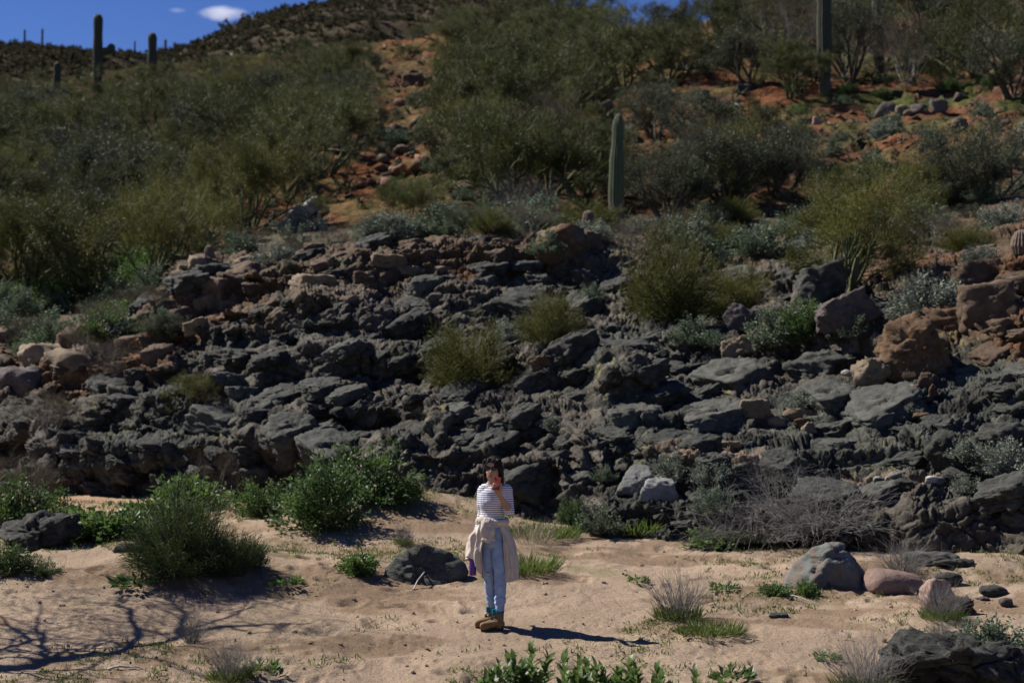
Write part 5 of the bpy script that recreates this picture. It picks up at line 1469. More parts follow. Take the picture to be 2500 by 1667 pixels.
# twiggy dry shrubs on the sand
for x, y, h, k, wd, lab in [(1655, 1512, 130, 'tw0', 1.0, 'grey dry tuft of fine twigs alone on the sand right of the shadow'), (2205, 1400, 95, 'tw1', 1.35, 'grey dry shrub behind the smooth pink boulder'),
                            (2300, 1512, 105, 'tw2', 1.1, 'dry tuft with green base in front of the upright pinkish stone'), (2110, 1690, 150, 'tw0', 1.1, 'straggly dry shrub at the bottom edge left of the dark corner boulder'),
                            (468, 1568, 92, 'tw1', 0.8, 'small dead twig shrub lying in the branch shadows'), (562, 1660, 120, 'tw2', 1.0, 'twiggy shrub with green shoots at the bottom left'),
                            (985, 1330, 60, 'tw0', 0.9, 'thin dry weed above the wedge-shaped dark boulder'),
                            (1300, 1330, 80, 'straw', 0.9, 'pale straw tuft behind the right side of the woman'), (1290, 1395, 55, 'gtb', 0.9, 'dark green grass clump on the sand behind the woman'),
                            (1735, 1548, 40, 'gtb', 1.3, 'dark green grassy patch beside the grey dry tuft'), (1972, 1452, 36, 'lu0', 0.7, 'leafy weed in front of the grey-green boulder, right one'), (1895, 1448, 28, 'lu1', 1.2, 'weed and sticks in front of the grey-green boulder, left one'),
                            (1545, 1300, 50, 'gtb', 1.2, 'bright grass patch at the rock foot right of the woman'), (1330, 1310, 40, 'gtb', 1.4, 'grass patch on the sand rise behind the woman'),
                            (70, 1320, 60, 'tw0', 1.6, 'grey dead twigs spread over the low dark boulder at the left')]:
    H = {'tw': 0.62, 'st': 0.5, 'gt': 0.2, 'lu': 0.40}[k[:2]]
    nm = {'tw': 'dry_shrub', 'st': 'straw_tuft', 'gt': 'grass_clump', 'lu': 'green_herb'}[k[:2]]
    bush(x, y, h, k, lab, 'sand', None, nm, {'tw': 'dry shrub', 'st': 'grass', 'gt': 'grass', 'lu': 'herbs'}[k[:2]], H, wd)
def on_top(name, px, d, hpx, key, label, nm, cat, H, wide, sinkm=0.08):
    """plant rooted on a boulder already built: cast straight down onto it"""
    o = next(q for q in bpy.data.objects if q.get('label') == name)
    bpy.context.view_layer.update()
    d = o.location.y + d
    x = (px - 1250) / FPX * d
    inv = o.matrix_world.inverted()
    a_, b_ = inv @ Vector((x, d, 5.0)), inv @ Vector((x, d, -1.0))
    hit, loc, no, fi = o.ray_cast(a_, (b_ - a_).normalized())
    p = o.matrix_world @ loc if hit else Vector((x, d, float(zs(np.array([x]), np.array([d]))[0])))
    s_ = hpx * d / FPX / H
    return plant(key, nm, np.array(p) - np.array([0, 0, sinkm]), label, cat, None, (s_ * wide, s_ * wide, s_), rp.uniform(0, 6.28))
CORNER = 'dark folded schist boulder filling the bottom right corner'
on_top(CORNER, 2440, 0.12, 95, 'sg1', 'green brittlebush growing over the dark corner boulder', 'brittlebush', 'shrub', 0.75, 1.5)
on_top(CORNER, 2360, 0.22, 80, 'sg2', 'smaller green brittlebush left of the one over the corner boulder', 'brittlebush', 'shrub', 0.75, 1.3)
on_top(CORNER, 2285, 0.0, 60, 'tw1', 'blackish dead twigs on top of the dark corner boulder', 'dry_shrub', 'dry shrub', 0.62, 0.9, 0.03)
for x, y, k, lab in [(335, 1432, 1.6, 'bright leafy herb patch on the sand bank below the broom bush'), (700, 1428, 1.2, 'small herb patch on sand right of the broom bush'), (1560, 1420, .8, 'single leafy sprout left of the dry tuft, nearer the rocks'),
                     (1765, 1440, 1.0, 'herb rosette on the sand between dry tuft and grey-green boulder'), (2020, 1608, .8, 'tiny grass tuft alone on the sand near the bottom right'), (640, 1640, 1.0, 'herb at the bottom edge right of the twiggy shrub'),
                     (1790, 1660, 1.2, 'sprout at the bottom edge between the leafy plants and the dry shrub')]:
    p = on_sand(x, y)
    plant('hb%d' % rp.integers(0, 3), 'green_herb', p, lab, 'herbs', None, k, rp.uniform(0, 6))

# ---- thick cover of the left slope and the rest of the hill
TAKEN = [(o.location.x, o.location.y) for o in bpy.data.objects if o.parent is None and o.get('category') in ('palo verde', 'bush')]
CLEAR = [[(985, 140), (1140, 150), (1130, 300), (1140, 510), (770, 510), (840, 400), (890, 330), (890, 210)], [(1440, 240), (1680, 205), (1660, 280), (1600, 470), (1540, 490), (1450, 430)],
         [(1960, 245), (2520, 240), (2520, 400), (1960, 390)], [(1960, 180), (2180, 160), (2180, 260), (1960, 260)], [(1640, 70), (1880, 80), (1880, 130), (1660, 120)]]
def inside(poly, x, y):
    r = False; j = len(poly) - 1
    for i in range(len(poly)):
        if (poly[i][1] > y) != (poly[j][1] > y) and x < (poly[j][0] - poly[i][0]) * (y - poly[i][1]) / (poly[j][1] - poly[i][1]) + poly[i][0]: r = not r
        j = i
    return r
def cover(n, poly, keys, hm, label, group, mind=1.4, wide=(0.9, 1.3), kinds=None):
    xs = [p[0] for p in poly]; ys = [p[1] for p in poly]
    k = t = 0
    while k < n and t < n * 60:
        t += 1
        x, y = rp.uniform(min(xs), max(xs)), rp.uniform(min(ys), max(ys))
        ins = False; j = len(poly) - 1
        for i in range(len(poly)):
            if (poly[i][1] > y) != (poly[j][1] > y) and x < (poly[j][0] - poly[i][0]) * (y - poly[i][1]) / (poly[j][1] - poly[i][1]) + poly[i][0]: ins = not ins
            j = i
        if not ins: continue
        if hm[1] > 1.1 and any(inside(c, x, y) or inside(c, x, y - 45) or inside(c, x, y - 90) or inside(c, x, y - 130) for c in CLEAR): continue
        p = on_hill(x, y)
        if any((p[0] - a) ** 2 + (p[1] - b) ** 2 < mind ** 2 for a, b in TAKEN): continue
        TAKEN.append((p[0], p[1]))
        key = keys[rp.integers(0, len(keys))]
        kind = key.rstrip('0123456789')
        HH = KH.get(kind, {'gb': 0.62, 'sg': 0.75, 'gs': 1.0}.get(kind))
        s = rp.uniform(*hm) / HH
        w = s * rp.uniform(*wide)
        nm, ct = TN.get(kind, ({'gb': 'brittlebush', 'sg': 'sage_shrub', 'gs': 'green_shrub'}.get(kind), 'shrub'))
        plant(key, nm, p - np.array([0, 0, 0.05]), label[ct] if isinstance(label, dict) else label, ct, group, (w, w, s), rp.uniform(0, 6.28)); k += 1
PV = ['pv%d' % i for i in range(6)]
cover(34, [(-250, 780), (420, 700), (640, 590), (900, 560), (800, 500), (300, 470), (-250, 500)], PV + ['pvy0', 'pvy1', 'cr0', 'cr1', 'cr2', 'cr0'], (1.5, 3.5),
      {'palo verde': 'olive palo verde in the dense thicket on the lower left slope', 'bush': 'dark bush in the dense thicket on the lower left slope'}, 'thicket of the lower left slope', 1.9)
cover(46, [(-350, 500), (820, 480), (800, 330), (-350, 320)], PV + ['cr2', 'pvy2', 'cr0', 'cr1'], (1.7, 3.7),
      {'palo verde': 'olive palo verde in the thicket halfway up the left slope', 'bush': 'dark bush in the thicket halfway up the left slope'}, 'thicket halfway up the left slope', 2.4)
cover(48, [(-400, 340), (860, 340), (1000, 150), (700, 205), (500, 245), (-400, 270)], PV + ['cr0', 'cr1', 'pvy1'], (1.6, 3.2),
      {'palo verde': 'olive palo verde in the thicket high on the left slope', 'bush': 'dark bush in the thicket high on the left slope'}, 'thicket high on the left slope', 2.8)
cover(20, [(1080, 330), (1420, 330), (1500, 90), (1080, 110)], PV + ['pvy0'], (2.6, 3.8), 'olive palo verde in the grove at the middle of the upper slope', 'grove of the upper middle slope', 2.6)
cover(10, [(1080, 520), (1420, 500), (1420, 340), (1130, 340)], ['pv0', 'pv3', 'br0', 'br1', 'pvy2'], (1.6, 2.8),
      {'palo verde': 'thin palo verde in the grove behind the outcrop', 'brush': 'bare grey brush in the grove behind the outcrop'}, 'grove behind the outcrop', 1.8)
cover(20, [(1540, 240), (1900, 240), (2500, 150), (2500, 20), (1900, 20), (1540, 100)], PV + ['cr0', 'cr1', 'cr2', 'br0'], (2.2, 3.6),
      {'palo verde': 'olive palo verde on the high right slope', 'bush': 'dark bush on the high right slope', 'brush': 'grey brush on the high right slope'}, 'trees of the high right slope', 2.8)
cover(14, [(1560, 540), (1900, 520), (1950, 400), (1560, 360)], ['pv2', 'pv4', 'cr0', 'cr2', 'pvy1', 'br1'], (1.5, 2.6),
      {'palo verde': 'olive palo verde on the slope right of the lone saguaro', 'bush': 'dark bush on the slope right of the lone saguaro', 'brush': 'grey brush on the slope right of the lone saguaro'}, 'trees right of the lone saguaro', 1.7)
cover(10, [(1950, 560), (2500, 520), (2500, 440), (2000, 430)], ['cr0', 'cr1', 'pvy0', 'br0', 'pvy2'], (1.2, 2.2),
      {'palo verde': 'low palo verde below the open right slope', 'bush': 'dark bush below the open right slope', 'brush': 'grey brush below the open right slope'}, 'trees below the open right slope', 1.6)
cover(46, [(-200, 790), (420, 720), (1000, 560), (1500, 520), (1500, 130), (-200, 400)], ['sg0', 'sg1', 'sg2', 'gb0', 'gs1'], (0.5, 1.0), 'small pale green shrub between the trees of the left and middle slope', 'small shrubs of the left slope', 1.0)
cover(50, [(1450, 530), (2500, 520), (2500, 60), (1550, 90)], ['sg0', 'sg1', 'sg2', 'gb1', 'gs2'], (0.4, 0.8), 'small pale green shrub on the right slope', 'small shrubs of the right slope', 0.9)

def back_cover(n, poly_px, label, group, lo=0.80, keys=('sg0', 'sg1', 'gb2', 'sg2', 'br0', 'cr1', 'fm1', 'fm2'), size=(0.45, 0.95)):
    k = 0
    P = OUT['P']; S_ = OUT['scr']; nr_, nc_ = P.shape[:2]
    while k < n:
        r, c = rp.integers(int(nr_ * lo), nr_ - 2), rp.integers(70, nc_ - 95)
        x = S_[r, c, 0]
        if not (poly_px[0] < x < poly_px[1]): continue
        p = P[r, c]
        key = keys[rp.integers(0, len(keys))]
        kd = key[:2]
        HH = {'sg': 0.75, 'gb': 0.62, 'br': 2.2, 'cr': 2.6, 'fm': 1.0, 'gs': 1.0}[kd]
        s_ = rp.uniform(*size) / HH
        w_ = s_ * rp.uniform(1.0, 1.5)
        nm, ct = {'sg': ('sage_shrub', 'shrub'), 'gb': ('brittlebush', 'shrub'), 'br': ('dry_brush', 'brush'), 'cr': ('creosote_bush', 'bush'), 'fm': ('palo_verde_bush', 'bush'), 'gs': ('green_shrub', 'shrub')}[kd]
        plant(key, nm, p - np.array([0, 0, 0.04]), label[ct], ct, group, (w_, w_, s_), rp.uniform(0, 6.28)); k += 1
back_cover(60, (560, 2500), {'shrub': 'low pale shrub along the back of the outcrop', 'brush': 'low grey brush along the back of the outcrop', 'bush': 'low dark or yellowish bush along the back of the outcrop'}, 'low growth along the back of the outcrop')

cover(40, [(-300, 262), (420, 236), (700, 180), (1000, 130), (1050, 175), (700, 240), (300, 290), (-300, 330)], ['cr0', 'cr1', 'br0', 'fm1', 'pv3'], (0.8, 1.7),
      {'palo verde': 'low olive palo verde along the crest below the far hill', 'bush': 'low dark bush along the crest below the far hill', 'brush': 'low brown brush along the crest below the far hill'}, 'scrub along the crest below the far hill', 1.6)

back_cover(26, (-150, 400), {'shrub': 'green or pale shrub on the low left shoulder of the outcrop', 'brush': 'brown brush on the low left shoulder of the outcrop', 'bush': 'dark or yellowish bush on the low left shoulder of the outcrop'}, 'growth on the left shoulder of the outcrop',
           0.50, ('sg0', 'sg1', 'gs2', 'br0', 'br1', 'cr1', 'fm1', 'sg2'), (0.5, 0.95))
cover(16, [(-150, 790), (380, 760), (420, 700), (560, 620), (300, 640), (-150, 700)], ['gs0', 'gs1', 'gs2', 'sg0', 'sg1'], (0.7, 1.3), 'bright green shrub under the thicket left of the outcrop tower', 'green shrubs left of the outcrop tower', 0.9)

# ---- tell the slope plants apart by what they stand next to
MARKS = [(1504, 400, 'lone saguaro'), (240, 120, 'tallest skyline saguaro'), (372, 150, 'armless skyline saguaro'), (758, 505, 'white quartz rocks'), (1000, 300, 'red clearing'), (1975, 110, 'thick saguaro trunk'),
         (2150, 90, 'second saguaro trunk'), (1396, 285, 'tall red barrel cactus'), (2230, 278, 'slope boulder cluster'), (2062, 500, 'big spreading palo verde'), (2420, 460, 'dark wiry bush'), (430, 690, 'left end of the outcrop'),
         (140, 185, 'short skyline saguaro'), (1600, 50, 'sky gap at the top'), (1280, 460, 'bare grey branches'), (0, 520, 'left edge at half height'), (20, 800, 'far left rock ledge'), (2480, 140, 'right edge near the top'),
         (620, 300, 'middle of the left slope'), (300, 480, 'heart of the left thicket'), (1250, 130, 'crest against the far hill'), (760, 620, 'silver brittlebush atop the outcrop'), (1640, 640, 'palo verde amid the outcrop'),
         (2260, 720, 'large silver brittlebush'), (1750, 330, 'large dark slope bush'), (1080, 560, 'tan top ledges')]
ORD = ['nearest', 'second nearest', 'third nearest', 'fourth nearest', 'fifth nearest', 'sixth nearest', 'seventh nearest', 'eighth nearest', 'ninth nearest', 'tenth nearest', 'eleventh nearest', 'twelfth nearest'] + ['%s nearest' % w for w in ('thirteenth', 'fourteenth', 'fifteenth', 'sixteenth', 'seventeenth', 'eighteenth', 'nineteenth', 'twentieth')]
SIDE = ['right of', 'above right of', 'above', 'above left of', 'left of', 'below left of', 'below', 'below right of']
KINDW = {'palo verde': 'olive palo verde', 'bush': 'dark bush', 'brush': 'grey-brown brush', 'shrub': 'small pale shrub'}
def relabel():
    groups = {}
    for o in bpy.data.objects:
        if o.parent is not None or 'group' not in o or o.get('category') not in KINDW or o.type != 'EMPTY': continue
        l = np.array(o.location) + np.array([0, 0, 0.5]) - CAM
        zc = l[1] * CT + l[2] * ST
        x, y = 1250 + FPX * l[0] / zc, 833.5 - FPX * (-l[1] * ST + l[2] * CT) / zc
        cr = next((c.data.materials[0].name for c in o.children if c.name.split('.')[0] in ('foliage', 'crown')), '')
        kw = {'palo_verde_leaf': 'olive palo verde', 'palo_verde_bright_leaf': 'yellow-green bush', 'creosote_leaf': 'dark bush', 'brown_brush': 'grey-brown brush', 'brittlebush_leaf': 'silver shrub',
              'sage_leaf': 'grey-green shrub', 'green_leaf': 'bright green shrub'}.get(cr, KINDW[o['category']])
        if x < -25 or x > 2525:
            o['group'] = 'plants beyond the %s edge' % ('left' if x < 0 else 'right'); o['label'] = '%s growing beyond the %s edge of the view' % (kw, 'left' if x < 0 else 'right'); continue
        k = min(range(len(MARKS)), key=lambda i: (MARKS[i][0] - x) ** 2 + (MARKS[i][1] - y) ** 2)
        a = math.atan2(MARKS[k][1] - y, x - MARKS[k][0])
        sd = SIDE[int(round(a / (math.pi / 4))) % 8]
        groups.setdefault((kw, k, sd), []).append((math.hypot(MARKS[k][0] - x, MARKS[k][1] - y), o))
    for (kw, k, sd), L in groups.items():
        L.sort(key=lambda t: t[0])
        one = any(o2.get('label') == '%s %s the %s' % (kw, sd, MARKS[k][2]) for o2 in bpy.data.objects)
        for i, (d, o) in enumerate(L):
            n = '' if len(L) == 1 and not one else ', ' + ORD[min(i, 19)]
            o['label'] = '%s %s the %s%s' % (kw, sd, MARKS[k][2], n)
relabel()
# ------------------------------------------------------------------ the woman
def Hp(cx, cy, dy=0.0):
    return W(1080 + cx / 3.336, 1090 + cy / 3.336, 13.7 + dy)

def loft(bm_parts, pts, k=16, caps=True):
    """closed elliptical tube through pts = [(position, rx, ry), ...]; rx lies in the picture plane"""
    P = np.array([p[0] for p in pts], float); rx = np.array([p[1] for p in pts]); ry = np.array([p[2] for p in pts])
    if caps:                                          # rounded ends
        d0 = P[0] - P[1]; d0 /= np.linalg.norm(d0); d1 = P[-1] - P[-2]; d1 /= np.linalg.norm(d1)
        e0, e1 = min(rx[0], ry[0]), min(rx[-1], ry[-1])
        P = np.concatenate([[P[0] + d0 * e0 * .95, P[0] + d0 * e0 * .6], P, [P[-1] + d1 * e1 * .6, P[-1] + d1 * e1 * .95]])
        rx = np.concatenate([[rx[0] * .25, rx[0] * .78], rx, [rx[-1] * .78, rx[-1] * .25]])
        ry = np.concatenate([[ry[0] * .25, ry[0] * .78], ry, [ry[-1] * .78, ry[-1] * .25]])
    T = np.gradient(P, axis=0); T /= np.linalg.norm(T, axis=1, keepdims=True)
    X = np.tile(np.array([1.0, 0, 0]), (len(P), 1))
    bad = np.abs(T[:, 0]) > 0.85
    X[bad] = [0, 0, 1.0]
    A = X - T * (X * T).sum(1, keepdims=True); A /= np.linalg.norm(A, axis=1, keepdims=True)
    B = np.cross(T, A)
    th = np.arange(k) * 2 * math.pi / k
    V = P[:, None] + A[:, None] * (np.cos(th)[None, :] * rx[:, None])[..., None] + B[:, None] * (np.sin(th)[None, :] * ry[:, None])[..., None]
    n = len(P)
    a = np.arange(n * k).reshape(n, k); b = np.roll(a, -1, 1)
    F = np.stack([a[:-1], b[:-1], b[1:], a[1:]], -1).reshape(-1, 4)
    V = np.concatenate([V.reshape(-1, 3), P[:1], P[-1:]])
    c0 = np.stack([b[0], a[0], np.full(k, n * k)], -1); c1 = np.stack([a[-1], b[-1], np.full(k, n * k + 1)], -1)
    bm_parts.append((V, F, np.concatenate([c0, c1])))

def ball(bm_parts, c, r, rot=None):
    V, F = ico(3)
    X = V * np.array(r, float)
    if rot is not None: X = X @ np.array(Matrix.Rotation(rot[1], 3, rot[0])).T
    bm_parts.append((X + np.array(c), np.zeros((0, 4), int), F))

def fuse(name, parts, voxel, mat, smooth=2, decim=None, disp=None):
    """one continuous surface from overlapping parts"""
    vs, qs, ts, n = [], [], [], 0
    for V, F, T in parts:
        vs.append(V); qs.append(F + n); ts.append(T + n); n += len(V)
    me = mesh_np(name + '_raw', np.concatenate(vs), [np.concatenate(qs), np.concatenate(ts)], True)
    o = bpy.data.objects.new(name + '_raw', me); col.objects.link(o)
    m = o.modifiers.new('r', 'REMESH'); m.mode = 'VOXEL'; m.voxel_size = voxel; m.use_smooth_shade = True
    if smooth:
        m = o.modifiers.new('s', 'SMOOTH'); m.factor = 0.5; m.iterations = smooth
    dg = bpy.context.evaluated_depsgraph_get()
    out = bpy.data.meshes.new_from_object(o.evaluated_get(dg))
    bpy.data.objects.remove(o); bpy.data.meshes.remove(me)
    out.name = name
    out.materials.clear(); out.materials.append(mat)
    if disp is not None:
        co = np.empty(len(out.vertices) * 3, np.float32); out.vertices.foreach_get('co', co); co = co.reshape(-1, 3)
        no = np.empty(len(out.vertices) * 3, np.float32); out.vertices.foreach_get('normal', no); no = no.reshape(-1, 3)
        co = co + no * disp(co.astype(float))[:, None]
        out.vertices.foreach_set('co', co.astype(np.float32).ravel()); out.update()
    return out

M_SKIN = mat_noise('skin', (0.30, 0.165, 0.105), (0.35, 0.20, 0.135), 14, 0.5, 90, 0.15, 0.002, 0.4)
M_HAIR = mat_noise('dark_hair', (0.008, 0.006, 0.005), (0.018, 0.012, 0.010), 20, 0.6, 120, 0.4, 0.003, 0.15)
M_JEANS = mat_noise('faded_denim', (0.20, 0.27, 0.42), (0.30, 0.38, 0.53), 9, 0.9, 60, 0.4, 0.006, 0.1)
M_FLEECE = mat_noise('cream_fleece', (0.43, 0.37, 0.32), (0.50, 0.435, 0.38), 12, 0.95, 110, 0.5, 0.005, 0.1)
M_BOOT = mat_noise('tan_leather', (0.155, 0.088, 0.036), (0.215, 0.125, 0.055), 10, 0.7, 60, 0.3, 0.003, 0.3)
M_SOLE = mat_noise('dark_sole', (0.03, 0.025, 0.02), (0.05, 0.042, 0.034), 10, 0.9, 60, 0.3, 0.003)
M_TEAL = mat_noise('teal_lining', (0.010, 0.10, 0.15), (0.02, 0.15, 0.21), 10, 0.8, 60, 0.3, 0.003)
M_LACE = mat_noise('dark_lace', (0.012, 0.03, 0.035), (0.02, 0.05, 0.055), 10, 0.8, 60, 0.2, 0.003)
M_LENS, _nt, _bs = new_mat('dark_lens'); _bs.inputs['Base Color'].default_value = (0.006, 0.006, 0.007, 1); _bs.inputs['Roughness'].default_value = 0.08
M_PHONE, _nt, _bs = new_mat('red_phone_case'); _bs.inputs['Base Color'].default_value = (0.30, 0.035, 0.022, 1); _bs.inputs['Roughness'].default_value = 0.45
M_PURPLE, _nt, _bs = new_mat('purple_enamel'); _bs.inputs['Base Color'].default_value = (0.065, 0.012, 0.20, 1); _bs.inputs['Roughness'].default_value = 0.35
M_LIP = mat_noise('lip', (0.30, 0.10, 0.08), (0.34, 0.12, 0.10), 10, 0.5, 40, 0.0)
# striped cotton: navy lines woven into white, 16 mm apart
M_SHIRT, _nt, _bs = new_mat('striped_cotton')
_p = N(_nt, 'ShaderNodeSeparateXYZ'); _g = N(_nt, 'ShaderNodeNewGeometry'); _nt.links.new(_g.outputs['Position'], _p.inputs[0])
_w = N(_nt, 'ShaderNodeMath', operation='MULTIPLY'); _nt.links.new(_p.outputs['Z'], _w.inputs[0]); _w.inputs[1].default_value = 1 / 0.0205
_nz = N(_nt, 'ShaderNodeMath', operation='MULTIPLY_ADD'); _nt.links.new(noise_tex(_nt, _g.outputs['Position'], 9, 2), _nz.inputs[0]); _nz.inputs[1].default_value = 0.55; _nt.links.new(_w.outputs[0], _nz.inputs[2])
_fr = N(_nt, 'ShaderNodeMath', operation='FRACT'); _nt.links.new(_nz.outputs[0], _fr.inputs[0])
_c = ramp(_nt, _fr.outputs[0], [(0.0, (0.60, 0.60, 0.64)), (0.62, (0.60, 0.60, 0.64)), (0.68, (0.035, 0.040, 0.12)), (0.94, (0.035, 0.040, 0.12)), (1.0, (0.60, 0.60, 0.64))])
_nt.links.new(_c, _bs.inputs['Base Color']); _bs.inputs['Roughness'].default_value = 0.9
bump(_nt, _bs, noise_tex(_nt, _g.outputs['Position'], 22, 4), 0.6, 0.012)

def build_person():
    foot = W(1205, 1531, 13.7)
    root = empty('person', (foot[0], foot[1], 0.0))
    bpy.context.view_layer.update()
    def add(name, me, parent=root):
        me.transform(Matrix.Translation(-root.location))
        return obj(name, me, parent)
    # --- body
    b = []
    hc = Hp(412, 188, 0.0)
    yaw = R(-14)                                          # face turned a little to her right
    fx = np.array([math.cos(yaw), math.sin(yaw), 0]); ff = np.array([math.sin(yaw), -math.cos(yaw), 0]); up = np.array([0, 0, 1.0])
    def F3(x, f, z): return hc + fx * x + ff * f + up * z
    ball(b, F3(0, -0.012, 0.022), (0.074, 0.090, 0.088))
    ball(b, F3(0, 0.018, -0.030), (0.060, 0.066, 0.075))
    ball(b, F3(0, 0.042, -0.082), (0.030, 0.030, 0.026))       # chin
    for s in (-1, 1):
        ball(b, F3(s * 0.032, 0.044, -0.024), (0.026, 0.022, 0.024))   # cheek
        ball(b, F3(s * 0.038, 0.014, -0.066), (0.022, 0.040, 0.024))   # jaw
        ball(b, F3(s * 0.076, -0.010, -0.012), (0.010, 0.020, 0.030))  # ear
    loft(b, [(F3(0, 0.068, 0.018), 0.009, 0.010), (F3(0, 0.082, -0.004), 0.011, 0.011), (F3(0, 0.090, -0.022), 0.014, 0.012)], 8)
    ball(b, F3(0, 0.062, -0.054), (0.026, 0.016, 0.018))       # mouth
    ball(b, F3(0, 0.052, 0.052), (0.055, 0.030, 0.035))        # brow
    loft(b, [(F3(0, -0.02, -0.06), 0.052, 0.056), (Hp(402, 300, 0.015), 0.050, 0.052), (Hp(402, 345, 0.02), 0.065, 0.06)])
    loft(b, [(Hp(410, 350, 0.015), 0.12, 0.07), (Hp(410, 430, 0.0), 0.115, 0.085), (Hp(408, 560, 0.01), 0.098, 0.078), (Hp(406, 680, 0.0), 0.13, 0.095)])
    # her right arm, straight down
    loft(b, [(Hp(330, 358, 0.02), 0.046, 0.046), (Hp(322, 460, 0.03), 0.040, 0.040), (Hp(314, 565, 0.03), 0.035, 0.036), (Hp(290, 690, 0.02), 0.034, 0.034), (Hp(264, 812, 0.0), 0.024, 0.026)], 12)
    # her left arm, bent up to hold the phone
    E = Hp(548, 540, -0.05); Wr = Hp(474, 410, -0.235)
    loft(b, [(Hp(528, 360, 0.02), 0.046, 0.046), (Hp(542, 450, -0.01), 0.040, 0.040), (E, 0.036, 0.036)], 12)
    loft(b, [(E, 0.036, 0.036), (E * 0.65 + Wr * 0.35 + np.array([0.008, 0, 0]), 0.036, 0.034), (Wr, 0.024, 0.021)], 12)
    # left hand round the phone
    Pm = Hp(450, 368, -0.272)
    loft(b, [(Wr, 0.023, 0.018), (Wr * 0.5 + Pm * 0.5, 0.030, 0.016), (Pm, 0.037, 0.015), (Hp(449, 345, -0.283), 0.036, 0.013)], 12)
    fing = [((474, 338), (462, 318), (436, 306), (418, 298)), ((466, 350), (450, 330), (426, 318), (408, 312)),
            ((456, 360), (438, 342), (416, 332), (402, 330)), ((444, 372), (426, 358), (410, 348), (399, 346))]
    for i, q in enumerate(fing):
        r = (0.0092, 0.0095, 0.0090, 0.0080)[i]
        loft(b, [(Hp(*q[0], -0.285), r, r), (Hp(*q[1], -0.306), r * .98, r * .98), (Hp(*q[2], -0.312), r * .9, r * .9), (Hp(*q[3], -0.306), r * .75, r * .75)], 8)
    loft(b, [(Hp(462, 390, -0.255), 0.014, 0.014), (Hp(482, 350, -0.262), 0.011, 0.011), (Hp(484, 318, -0.276), 0.0095, 0.0095), (Hp(478, 298, -0.284), 0.008, 0.008)], 8)
    # right hand closed on the neck of the bottle
    Wq = Hp(264, 812, 0.0)
    loft(b, [(Wq, 0.024, 0.020), (Hp(258, 850, -0.005), 0.022, 0.036), (Hp(254, 880, -0.01), 0.020, 0.036)], 12)
    for i in range(4):
        dy = -0.034 + 0.019 * i
        loft(b, [(Hp(240, 872, dy), 0.0088, 0.0088), (Hp(228, 888, dy), 0.0088, 0.0088), (Hp(232, 908, dy), 0.0080, 0.0080), (Hp(244, 914, dy), 0.007, 0.007)], 8)
    loft(b, [(Hp(262, 850, -0.03), 0.012, 0.012), (Hp(270, 880, -0.045), 0.010, 0.010), (Hp(262, 905, -0.050), 0.008, 0.008)], 8)
    # legs
    RL = [(Hp(362, 700, 0.02), 0.082, 0.088), (Hp(372, 880, 0.02), 0.066, 0.072), (Hp(388, 1055, 0.01), 0.048, 0.054), (Hp(398, 1170, 0.06), 0.046, 0.052), (Hp(410, 1330, 0.12), 0.030, 0.036), (Hp(410, 1400, 0.13), 0.03, 0.036)]
    LL = [(Hp(452, 700, 0.0), 0.084, 0.090), (Hp(462, 880, -0.02), 0.068, 0.074), (Hp(472, 1075, -0.03), 0.050, 0.056), (Hp(472, 1190, -0.02), 0.047, 0.053), (Hp(462, 1350, -0.03), 0.031, 0.037), (Hp(460, 1430, -0.03), 0.031, 0.037)]
    for Lg in (RL, LL):
        loft(b, [(p + np.array([0, 0.010, 0]), a * 0.66, c * 0.66) for p, a, c in Lg], 14)
    add('body', fuse('body', b, 0.006, M_SKIN, 2))
    lp = []; ball(lp, F3(0, 0.080, -0.050), (0.020, 0.006, 0.0045)); ball(lp, F3(0, 0.079, -0.058), (0.016, 0.006, 0.005))
    add('lips', fuse('lips', lp, 0.003, M_LIP, 1))
    # --- hair: cap, side curtains down to the shoulders, a swept fringe
    h = []
    ball(h, F3(0, -0.024, 0.040), (0.087, 0.098, 0.092))
    ball(h, F3(0, -0.070, -0.04), (0.078, 0.050, 0.105))
    for s in (-1, 1):
        ln = 0.190 if s > 0 else 0.155
        loft(h, [(F3(s * 0.060, 0.030, 0.085), 0.030, 0.022), (F3(s * 0.082, 0.012, 0.030), 0.020, 0.034), (F3(s * 0.084, -0.012, -0.045), 0.020, 0.040), (F3(s * 0.078, -0.030, -0.115), 0.022, 0.040), (F3(s * 0.074, -0.040, -ln), 0.012, 0.028)], 12)
        loft(h, [(F3(s * 0.012, 0.062, 0.088), 0.016, 0.012), (F3(s * 0.036, 0.070, 0.066), 0.016, 0.010), (F3(s * 0.060, 0.052, 0.030), 0.014, 0.012), (F3(s * 0.074, 0.030, -0.015), 0.010, 0.012)], 10)
    loft(h, [(F3(-0.02, 0.055, 0.105), 0.02, 0.015), (F3(-0.030, 0.074, 0.075), 0.018, 0.009), (F3(-0.046, 0.074, 0.046), 0.010, 0.007)], 8)
    add('hair', fuse('hair', h, 0.006, M_HAIR, 1, disp=lambda c: 0.004 * vnoise(c * np.array([90, 90, 12])) + 0.003 * vnoise(c * np.array([200, 200, 20]), 4)))
    # --- sunglasses
    g = []
    for s in (-1, 1):
        ball(g, F3(s * 0.033, 0.079, 0.016), (0.029, 0.008, 0.022), ('Z', yaw))
        loft(g, [(F3(s * 0.060, 0.070, 0.024), 0.004, 0.004), (F3(s * 0.080, 0.02, 0.020), 0.003, 0.003), (F3(s * 0.082, -0.02, 0.014), 0.003, 0.003)], 6)
    loft(g, [(F3(-0.014, 0.086, 0.022), 0.004, 0.004), (F3(0.014, 0.086, 0.022), 0.004, 0.004)], 6)
    add('sunglasses', fuse('sunglasses', g, 0.003, M_LENS, 1))
    # --- striped shirt
    t = []
